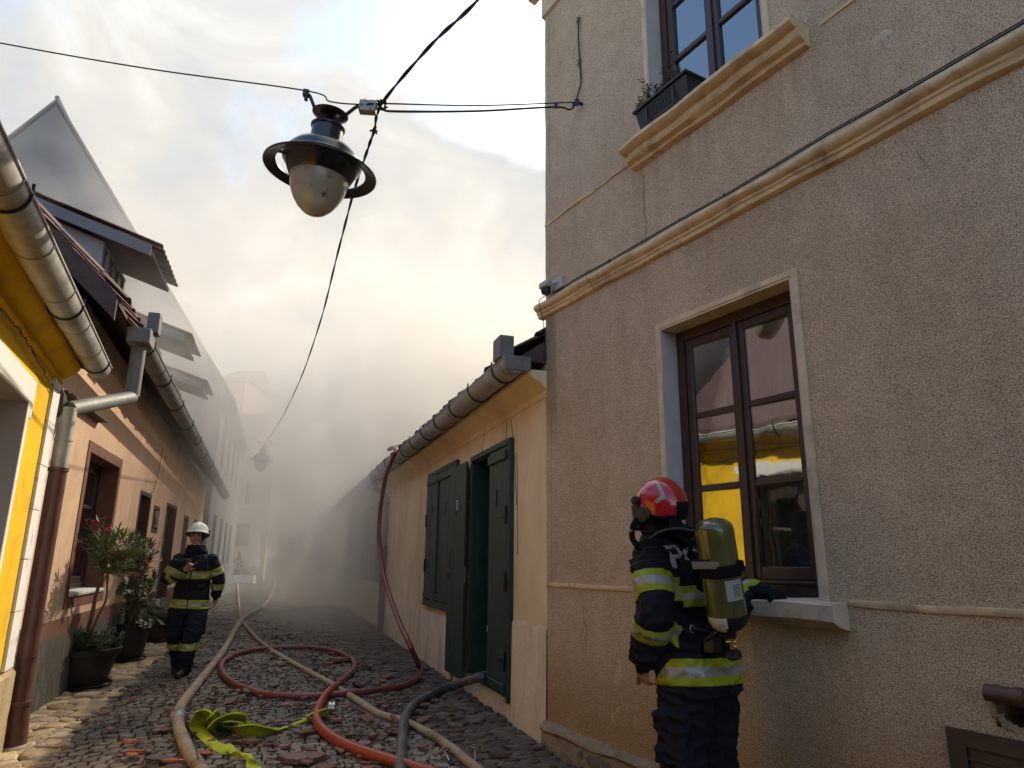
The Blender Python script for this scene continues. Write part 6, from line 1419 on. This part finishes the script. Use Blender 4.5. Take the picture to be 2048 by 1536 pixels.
# azimuth 90 = front, 180 = wearer's left, 270 = back
patch('silver_stripe', [(206, .36), (216, .36), (223, .66), (214, .66)], M_sil, .05); patch('silver_stripe', [(196, .72), (220, .62), (223, .69), (199, .79)], M_sil, .052)
patch('silver_stripe', [(266, .22), (272, .22), (288, .80), (283, .80)], M_sil, .05)
patch('neck_cover', [(244, .76), (304, .72), (304, 1.04), (244, 1.04)], M_fab2, .06)
patch('orange_decal', [(180, .82), (222, .80), (226, .90), (182, .93)], M_redb, .03)
ep = Mh @ V((-.112, .030, -.045))
mk('ear_shell', MB().lathe([(.040, 0), (.044, .008), (.038, .018), (.02, .024), (.001, .025)], ep, 24, (Mh.to_3x3() @ Matrix.Rotation(R(-90), 3, 'Y'))), M_black, HA_, smooth=35)
mk('visor_pivot', MB().lathe([(.022, 0), (.022, .02), (.012, .026), (.001, .026)], Mh @ V((-.108, .065, .035)), 14, (Mh.to_3x3() @ Matrix.Rotation(R(-90), 3, 'Y'))), M_black, HA_)
vz = MB()
for k in range(10):
    a0_, a1_ = R(20 + k * 14), R(20 + (k + 1) * 14)
    q = [Mh @ V((.128 * math.cos(a), .165 * math.sin(a), z)) for a in (a0_, a1_) for z in (-.10, .02)]
    vz.add([q[0], q[2], q[3], q[1]], [(0, 1, 2, 3)])
mk('face_shield', vz, M_black, HA_, smooth=60)
mk('chin_strap', MB().tube(cr([Mh @ V((-.118, .05, -.05)), Mh @ V((-.132, .09, -.09)), Mh @ V((-.128, .11, -.15)), Mh @ V((-.09, .10, -.21))], 6), .016, 8), M_fab2, HA_)
mk('strap_buckle', MB().tube([Mh @ V((-.134, .098, -.105)), Mh @ V((-.134, .11, -.115))], .018, 8), M_sil, HA_)
# back lettering, left of the harness
bk = (AI.to_3x3() @ -FW)
for ch, xx_, off in (('P', -.155, 0), ('O', -.075, 0)):
    yb = .112 - .160 + .002
lm_ = lettering('PO', basis(V((1, -.12, -.04)).normalized(), V((.04, .18, 1)).normalized(), V((-.12, -1, .18)).normalized(), V((-.085, -.085, 1.470))), .175, M_sil, A_, 'lettering', .002)
# wrap the letters onto the back
from mathutils.bvhtree import BVHTree
def wrap(o, me, dirv, off=.004):
    bmw = bmesh.new(); bmw.from_mesh(o.data); bmesh.ops.subdivide_edges(bmw, edges=[e for e in bmw.edges if e.calc_length() > .02], cuts=2, use_grid_fill=True); bmesh.ops.triangulate(bmw, faces=bmw.faces); bmw.to_mesh(o.data); bmw.free()
    bvh = BVHTree.FromPolygons([v.co for v in me.vertices], [tuple(p.vertices) for p in me.polygons]); dirv = V(dirv).normalized()
    for v in o.data.vertices:
        h, n_, i_, d = bvh.ray_cast(v.co - dirv * .25, dirv, .8)
        if h: v.co = h - dirv * off
wrap(lm_, body, (.1, 1, -.1))
mk('hip_fitting', MB().tube([Lw + V((.02, .10, -.07)), Lw + V((.03, .10, -.16))], .012, 8).cube(Lw + V((.02, .11, -.06)), (.03, .02, .03)), M_brass, A_, bevel=.003)
# breathing apparatus: worn, so a thing of its own
S_ = thing('breathing_apparatus', (hp.x, hp.y, 0), 'olive air cylinder with white shoulder worn on the back of the near firefighter', 'air cylinder', local=True, rz=-PSI)
t0, t1_ = al(1427, 1052, 3.36), al(1460, 1262, 3.30)      # top and bottom ends
ax_ = (t1_ - t0); LT = ax_.length; ax_.normalize(); q = ax_.to_track_quat('Z', 'Y').to_matrix(); rT = .092
cyl = [(rT * math.sin(R(a)), -.02 + rT * .62 * (1 - math.cos(R(a))) - .02) for a in (2, 15, 30, 45, 60, 75, 90)]
cyl += [(rT, .06), (rT, .2), (rT * 1.0, LT * .84)]
mk('cylinder', MB().lathe(cyl, t0, 40, q), M_tank, S_, smooth=50)
cs = MB().lathe([(rT * 1.003, LT * .84), (rT * .985, LT * .89), (rT * .86, LT * .945), (rT * .6, LT * .985), (.03, LT * 1.005), (.026, LT * 1.06)], t0, 40, q)
cs.m = [1 if (sum((cs.v[i] for i in f), V((0, 0, 0))) / len(f) - t0).dot(AI.to_3x3() @ (RT * .94 + FW * .1)) > .012 + .3 * 0 + (t0 - t0).length else 0 for f in cs.f]
mk('cylinder_shoulder', cs, [M_tankw, M_black], S_, smooth=50)
lb = MB(); 
for k in range(8):
    a0_, a1_ = R(-8 + k * 7), R(-1 + k * 7); Y_ = (AI.to_3x3() @ -FW); 
    def cyp(a, z, g=1.012):
        e_ = (Y_ - ax_ * Y_.dot(ax_)).normalized(); h_ = ax_.cross(e_); return t0 + ax_ * z + (e_ * math.cos(a) - h_ * math.sin(a)) * rT * g
    lb.add([cyp(a0_, LT * .50), cyp(a1_, LT * .50), cyp(a1_, LT * .69), cyp(a0_, LT * .69)], [(0, 1, 2, 3)])
LB = mk('label', lb, M_label, S_, smooth=60)
tx = MB()
for k in range(6):
    z = LT * (.545 + .02 * k)
    for a_ in range(14, 36, 3): tx.add([cyp(R(a_), z, 1.02), cyp(R(a_ + 3), z, 1.02), cyp(R(a_ + 3), z + .0035, 1.02), cyp(R(a_), z + .0035, 1.02)], [(0, 1, 2, 3)])
mk('print_lines', tx, M_black, LB)
sb = MB(); zb = LT * .36
ring_ = []
for k in range(24): ring_.append(cyp(R(k * 15), zb, 1.0))
def hoop(mb_, z, h, g0, g1, n=36):
    vs_ = []; fs = []
    for k in range(n):
        for (zz, g) in ((z, g0), (z + h, g0), (z + h, g1), (z, g1)): vs_.append(cyp(2 * math.pi * k / n, zz, g))
    for k in range(n):
        k2 = (k + 1) % n
        for j in range(4): fs.append((k * 4 + j, k2 * 4 + j, k2 * 4 + (j + 1) % 4, k * 4 + (j + 1) % 4))
    mb_.add(vs_, fs)
hoop(sb, zb, .058, 1.005, 1.06); mk('tank_strap', sb, M_fab2, S_, smooth=40)
bk_ = al(1395, 1128, 3.46); e_ = (cyp(R(200), zb, 1.1))
vx = (AI.to_3x3() @ RT); vz_ = -ax_
sbx = al(1427, 1131, 3.22)
mk('strap_plate', MB().cube(al(1413, 1131, 3.255), (.135, .008, .034), basis(vx, vx.cross(vz_), vz_, (0, 0, 0)).to_3x3()), mat('worn strap label', (.23, .17, .13), .15, .6, 20), S_, bevel=.002)
mk('strap_arm', MB().cube(al(1425, 1131, 3.275), (.30, .014, .052), basis(vx, vx.cross(vz_), vz_, (0, 0, 0)).to_3x3()), M_fab2, S_, bevel=.004)
mk('back_plate', MB().hexa([V((-.10, -.115, 1.00)), V((.12, -.115, 1.00)), V((.12, -.085, 1.00)), V((-.10, -.085, 1.0)), V((-.06, -.05, 1.50)), V((.11, -.05, 1.50)), V((.11, -.02, 1.50)), V((-.06, -.02, 1.50))]), M_fab2, S_, bevel=.01)
for k, x in enumerate((-.07, .0, .07)): mk('frame_tube', MB().tube(cr([V((x, -.14, 1.44)), V((x * 1.1, -.165, 1.25)), V((x, -.165, 1.02))], 5), .016, 8), M_fab2, S_)
mk('shoulder_strap', MB().tube(cr([V((-.05, -.04, 1.51)), V((-.10, .02, 1.58)), V((-.13, .14, 1.58)), V((-.13, .25, 1.46)), V((-.12, .27, 1.2))], 6), .028, 8, flat=.4), M_fab2, S_)
mk('shoulder_strap', MB().tube(cr([V((.08, -.04, 1.51)), V((.11, .02, 1.58)), V((.13, .14, 1.58)), V((.13, .25, 1.46)), V((.12, .27, 1.2))], 6), .028, 8, flat=.4), M_fab2, S_)
mk('air_line', MB().tube(cr([V((.0, -.16, 1.42)), V((-.03, -.12, 1.56)), V((-.09, -.03, 1.61)), V((-.15, .08, 1.60)), V((-.17, .2, 1.53))], 6), .011, 8), M_black, S_)
mk('air_line', MB().tube(cr([V((-.21, .06, 1.13)), V((-.12, -.13, 1.11)), V((.0, -.19, 1.06)), V((.05, -.17, .98))], 6), .008, 8), M_black, S_)
wbp = [V((.235 * math.cos(R(a)), .03 + .185 * math.sin(R(a)), 1.03 + .02 * math.sin(R(a)))) for a in range(-200, 20, 12)]
mk('waist_belt', MB().tube(wbp, .024, 8, flat=.35), M_fab2, S_)
mk('lever_ring', MB().tube([al(1385, 1258, 3.4) + V((.018 * math.cos(k * .5), 0, .018 * math.sin(k * .5))) for k in range(11)], .004, 6), M_alu, S_)
vb = t0 + ax_ * (LT * 1.06)
mk('valve', MB().tube([vb - ax_ * .01, vb + ax_ * .055], .013, 12).tube([vb + ax_ * .02 - vx * .03, vb + ax_ * .02 + vx * .02], .010, 10).tube([vb + ax_ * .042 - vx * .0, vb + ax_ * .042 + vx * .018], .012, 10), M_brass, S_, bevel=.002)
mk('valve_knob', MB().lathe([(.020, 0), (.036, .01), (.038, .035), (.028, .045), (.001, .046)], vb + ax_ * .055, 20, q), M_black, S_, smooth=35)
mk('regulator', MB().cube(al(1425, 1290, 3.42), (.07, .06, .07)).tube([al(1410, 1280, 3.42), al(1440, 1262, 3.36)], .014, 8), M_black, S_, bevel=.012)
# gloves bunched on the sill
gl = thing('gloves', TAN.pt(-2.28, 1.25, .06), 'crumpled black work gloves lying on the lower window sill', 'gloves')
for k, (s_, o_) in enumerate(((-2.20, .02), (-2.32, .07))):
    mb = MB(); hand(mb, TAN.pt(s_ + .04, 1.272 + .012 * k, o_), -TAN.D * 1.0 - V((0, 0, .04)) + TAN.N * (.3 * k - .2), V((0, 0, 1)), 1, .55 + .3 * k, sc_=1.15, glove=.007)
    mb.tube([TAN.pt(s_ + .10, 1.285 + .012 * k, o_ - .01), TAN.pt(s_ + .03, 1.275 + .012 * k, o_)], [.052, .040], 12, flat=.55)
    me = remesh(mb, .005, 1); folds(me, lambda p: 1, .006, [])
    for f in me.polygons: f.use_smooth = True
    me.transform(Matrix.Translation(-ORG[gl.name])); me.materials.append(M_fab2); o = bpy.data.objects.new('glove', me); C.objects.link(o); o.parent = gl

# ---- walking firefighter on the left
gB = G(364, 1350); PB = R(168)
B_ = thing('person', gB, 'firefighter in white helmet and navy gear walking towards the viewer, pointing with one hand', 'person', local=True, rz=-PB)
B_.scale = (1, 1, .985)
mb = MB()
loft(mb, [(.74, 0, 0, .220, .162), (.80, 0, 0, .225, .166), (.95, 0, .0, .216, .160), (1.10, 0, .0, .208, .155), (1.25, 0, .0, .212, .156), (1.38, 0, .0, .212, .150), (1.45, 0, .0, .195, .135), (1.51, 0, .0, .145, .110), (1.56, 0, .01, .095, .095)])
loft(mb, [(1.50, 0, .0, .15, .12), (1.56, 0, .01, .13, .12), (1.62, 0, .02, .105, .11)], pw=2)
hcB = V((0, .04, 1.735))
ell(mb, hcB, (.088, .105, .125)); ell(mb, hcB + V((0, .035, -.075)), (.058, .062, .055))     # skull, jaw
ell(mb, hcB + V((0, .112, -.022)), (.013, .020, .026)); ell(mb, hcB + V((0, .123, -.036)), (.017, .013, .011))   # nose
for sgn in (-1, 1):
    ell(mb, hcB + V((sgn * .036, .078, -.032)), (.022, .020, .018)); ell(mb, hcB + V((sgn * .032, .090, .022)), (.026, .012, .008))
ell(mb, hcB + V((0, .098, -.072)), (.024, .010, .007)); ell(mb, hcB + V((0, .095, -.084)), (.020, .011, .008)); ell(mb, hcB + V((0, .085, -.112)), (.022, .018, .016))
bRs, bRe, bRw = V((.195, 0, 1.43)), V((.300, .02, 1.19)), V((.075, .235, 1.285))
bLs, bLe, bLw = V((-.195, -.01, 1.43)), V((-.300, -.06, 1.19)), V((-.285, -.10, .99))
limb(mb, [bRs, bRs.lerp(bRe, .5), bRe, bRe.lerp(bRw, .5), bRw], [.082, .084, .080, .070, .060])
limb(mb, [bLs, bLs.lerp(bLe, .5), bLe, bLe.lerp(bLw, .5), bLw], [.082, .084, .080, .074, .066])
limb(mb, [(.11, 0, .84), (.125, .03, .66), (.125, .04, .48), (.10, -.06, .28), (.09, -.16, .12)], [.135, .125, .11, .10, .092])
limb(mb, [(-.10, 0, .84), (-.10, .09, .66), (-.095, .15, .48), (-.06, .16, .28), (-.04, .14, .10)], [.135, .125, .11, .10, .092])
limb(mb, [(-.035, .12, .06), (-.03, .22, .055), (-.025, .32, .045)], [.062, .056, .045]); limb(mb, [(.09, -.17, .10), (.09, -.09, .05), (.09, -.02, .04)], [.058, .056, .045])
mb.cube((.225, .02, .60), (.05, .15, .2)); mb.cube((-.20, .09, .60), (.05, .15, .2)); mb.cube((-.13, .165, 1.36), (.12, .03, .13))
hand(mb, bRw + V((-.03, .03, .02)), (-.45, .25, .55), (.3, -.9, .2), 1, .75, point=True, sc_=1.05)
hand(mb, bLw + V((.0, -.01, -.05)), (.1, .05, -1), (-1, .1, 0), -1, .4, sc_=1.05)
bB = remesh(mb, .0066)
bonesB = [('torso', V((0, 0, .85)), V((0, 0, 1.45)), .17), ('ru', bRs, bRe, .085), ('rl', bRe, bRw, .065), ('rh', bRw + V((-.03, .035, .03)), bRw + V((-.09, .07, .12)), .035), ('lu', bLs, bLe, .085), ('ll', bLe, bLw, .07), ('lh', bLw + V((0, -.01, -.07)), bLw + V((0, 0, -.2)), .03),
          ('legr', V((.11, 0, .80)), V((.125, .04, .48)), .12), ('shr', V((.125, .04, .48)), V((.09, -.16, .12)), .1), ('legl', V((-.10, 0, .80)), V((-.095, .15, .48)), .12), ('shl', V((-.095, .15, .48)), V((-.04, .14, .12)), .1), ('footl', V((-.035, .12, .05)), V((-.025, .32, .04)), .05), ('footr', V((.09, -.17, .08)), V((.09, -.02, .04)), .05), ('neck', V((0, 0, 1.5)), V((0, .02, 1.58)), .1), ('head', hcB - V((0, 0, .05)), hcB + V((0, 0, .05)), .09)]
folds(bB, lambda p: 0 if nearest(p, bonesB)[1] in ('rh', 'lh', 'head') else 1, .015, bonesB)
for m_ in (M_fab, M_skin, M_boot): bB.materials.append(m_)
for f in bB.polygons:
    p = f.center; nb = nearest(p, bonesB)[1]; f.use_smooth = True
    face = nb == 'head' and (p - hcB).y > .035 and abs(p.x) < .068 and p.z > hcB.z - .128
    f.material_index = 1 if (nb in ('rh', 'lh') or face) else 2 if nb.startswith('foot') else 0
BO2 = bpy.data.objects.new('body', bB); C.objects.link(BO2); BO2.parent = B_; ORG[BO2.name] = V((0, 0, 0))
ib = lambda *n_: limbtest(bonesB, n_)
strip(bB, 'reflective_band', B_, ib('torso'), band3((0, 0, 1.235), (.02, 0, 1), .095), YSY)
strip(bB, 'reflective_band', B_, ib('torso', 'legl', 'legr'), band3((0, 0, .875), (-.05, 0, 1), .105), YSY)
strip(bB, 'reflective_band', B_, ib('ru', 'rl'), band3(bRs.lerp(bRe, .62), (bRs - bRe), .09), YSY)
strip(bB, 'reflective_band', B_, ib('rl', 'rh'), band3(bRe.lerp(bRw, .34), (bRe - bRw), .085), YSY)
strip(bB, 'reflective_band', B_, ib('lu', 'll'), band3(bLs.lerp(bLe, .62), (bLs - bLe), .09), YSY)
strip(bB, 'reflective_band', B_, ib('ll'), band3(bLe.lerp(bLw, .5), (bLe - bLw), .08), YSY)
strip(bB, 'reflective_band', B_, ib('shl', 'legl'), band3((-.07, .15, .37), (0, .1, 1), .085), YSY)
strip(bB, 'reflective_band', B_, ib('shr', 'legr'), band3((.11, 0, .37), (0, .3, 1), .085), YSY)
M_eye = mat('dark eye', (.015, .01, .008), .1, .2, 5); M_lip = mat('lip', (.30, .11, .09), .1, .5, 5); M_brow = mat('eyebrow hair', (.03, .02, .012), .1, .8, 5)
for sgn in (-1, 1):
    e = MB(); ell(e, hcB + V((sgn * .032, .0925, .004)), (.013, .006, .0055)); mk('eye', e, M_eye, B_)
    e = MB(); ell(e, hcB + V((sgn * .034, .100, .026)), (.022, .005, .0045)); mk('eyebrow', e, M_brow, B_)
e = MB(); ell(e, hcB + V((0, .107, -.078)), (.019, .004, .0055)); mk('mouth', e, M_lip, B_)
mk('collar', MB().tube([V((.135 * math.cos(t_ * .2618), -.005 + .108 * math.sin(t_ * .2618), 1.475 + .010 * math.sin(t_ * .2618 + 2))) for t_ in range(24)], .030, 8, closed=True), M_fab, B_)
if 0: mk('fire_hood', MB().lathe([(.118, -.12), (.112, -.06), (.102, .0), (.098, .05)], hcB + V((0, -.025, 0)), 24), M_fab2, B_)
HB_, MhB, patB, _p = helmet(B_, hcB + V((0, -.005, .052)), R(4), 0, M_helw, False, (.124, .150, .128))
patB('yellow_stripe', [(20, .62), (62, .50), (62, .58), (20, .72)], M_flu, .05); patB('yellow_stripe', [(160, .62), (118, .50), (118, .58), (160, .72)], M_flu, .05)
patB('number_plate', [(72, .66), (108, .66), (108, .76), (72, .76)], M_redb, .04)
for sgn in (-1, 1): mk('ear_fitting', MB().cube(MhB @ V((sgn * .132, -.02, -.01)), (.02, .05, .08)), M_black, HB_, bevel=.006)
tB = lettering('POMPIERII', basis(V((-1, 0, 0)), V((0, 0, 1)), V((0, 1, 0)), V((.118, .17, 1.425))), .055, M_sil, B_, 'lettering', .001)
wrap(tB, bB, (0, -1, 0), .004)
mk('jacket_zip', MB().tube([V((-.01, .172, 1.5)), V((0, .176, 1.2)), V((.0, .178, .8))], .006, 6), M_fab2, B_)

# small figures in the far haze
for i, (x, y, s_, lab) in enumerate(((453, 1164, 1.0, 'distant figure in dark clothes and pale helmet standing on the far terrace'), (474, 1165, .98, 'distant dark figure just right of the helmeted one on the far terrace'), (420, 1166, .95, 'distant figure at the left end of the far terrace near the planter'))):
    g = G(x, y); D_ = B_.copy(); C.objects.link(D_); D_.location = g; D_.scale = (s_,) * 3; D_.rotation_euler.z = i * 1.7 + .6; D_['label'] = lab
    for ch in B_.children:
        if ch.name.split('.')[0] in ('body', 'helmet', 'reflective_band'):
            if ch.name.split('.')[0] == 'helmet' and i: continue
            c_ = ch.copy(); C.objects.link(c_); c_.parent = D_

# ================================================================== SMOKE
smb = MB().cube((-17, 29.75, 9.4), (50, 46.5, 19.2))
SM = bpy.data.materials.new('drifting smoke'); SM.use_nodes = True; t = SM.node_tree; t.nodes.remove(t.nodes['Principled BSDF']); out = [n for n in t.nodes if n.type == 'OUTPUT_MATERIAL'][0]
pv = t.nodes.new('ShaderNodeVolumePrincipled'); pv.inputs['Color'].default_value = (1.0, .945, .865, 1); pv.inputs['Anisotropy'].default_value = .15
t.links.new(pv.outputs[0], out.inputs['Volume'])
geo = t.nodes.new('ShaderNodeNewGeometry'); pos = geo.outputs['Position']
sp_ = t.nodes.new('ShaderNodeSeparateXYZ'); t.links.new(pos, sp_.inputs[0]); X_, Y_, Z_ = sp_.outputs
def mrange(src, a, b, c=0.0, d=1.0, smooth=True):
    n = t.nodes.new('ShaderNodeMapRange'); n.interpolation_type = 'SMOOTHSTEP' if smooth else 'LINEAR'
    for i, q in enumerate((a, b, c, d)): n.inputs[1 + i].default_value = q
    t.links.new(src, n.inputs[0]); return n.outputs[0]
ns = nd(t, 'ShaderNodeTexNoise', Scale=.42, Detail=4.0, Roughness=.55, Distortion=.8); t.links.new(pos, ns.inputs[0])
nf = mrange(ns.outputs['Fac'], .38, .62, .12, 1.88)
mu = lambda a, b: math_(t, 'MULTIPLY', a, b)
def gauss(cx, cy_, cz, rx, ry, rz, amp):
    def q(src, c, r): return mu(math_(t, 'DIVIDE', math_(t, 'SUBTRACT', src, c), r), math_(t, 'DIVIDE', math_(t, 'SUBTRACT', src, c), r))
    s_ = math_(t, 'ADD', math_(t, 'ADD', q(X_, cx, rx), q(Y_, cy_, ry)), q(Z_, cz, rz))
    return mu(math_(t, 'EXPONENT', mu(s_, -1.0)), amp)
U_ = math_(t, 'ADD', X_, mu(math_(t, 'SUBTRACT', Y_, 6.03), .329))      # distance across the lane from the right hand wall
def gaussu(cu, cy_, cz, ru, ry, rz, amp):
    def q(src, c, r): return mu(math_(t, 'DIVIDE', math_(t, 'SUBTRACT', src, c), r), math_(t, 'DIVIDE', math_(t, 'SUBTRACT', src, c), r))
    return mu(math_(t, 'EXPONENT', mu(math_(t, 'ADD', math_(t, 'ADD', q(U_, cu, ru), q(Y_, cy_, ry)), q(Z_, cz, rz)), -1.0)), amp)
base = mu(mrange(Y_, 10, 18), .006)
base = mu(base, mrange(Y_, 52, 32))
low = math_(t, 'ADD', base, gaussu(-.6, 18.0, 1.8, 1.65, 6.0, 3.4, .36))
low = math_(t, 'ADD', low, gauss(-8.2, 33, 1.8, 1.6, 6.0, 3.4, .18))
low = math_(t, 'ADD', low, gaussu(-1.5, 17.0, 4.2, 1.9, 4.2, 2.1, .18))
low = math_(t, 'ADD', low, gaussu(2.2, 18.5, 5.4, 2.6, 4.2, 2.0, .42))
low = math_(t, 'ADD', low, gaussu(4.2, 23.5, 7.4, 3.4, 4.2, 2.8, .26))
low = mu(math_(t, 'ADD', low, gaussu(.3, 23, 6.0, 3.6, 6.0, 3.6, .16)), mrange(Y_, 9.8, 14))
d = math_(t, 'ADD', low, gaussu(-4.6, 15.5, 5.0, 1.7, 3.4, 2.2, .20))
d = math_(t, 'ADD', d, gauss(-6.3, 10.8, 5.8, 1.9, 2.6, 1.7, .19))
d = mu(mu(d, nf), mrange(Z_, 18.9, 12.5))
d = mu(d, mrange(Y_, 6.9, 9.5)); d = mu(d, mrange(X_, 7.8, 3.0)); d = mu(d, mrange(X_, -41, -34)); d = mu(d, mrange(Z_, -.15, .5, .35, 1))
t.links.new(d, pv.inputs['Density'])
SMK = mk('smoke', smb, SM, kind='stuff', smooth=False)
SM.cycles.volume_sampling = 'MULTIPLE_IMPORTANCE' if hasattr(SM.cycles, 'volume_sampling') else SM.cycles.volume_sampling
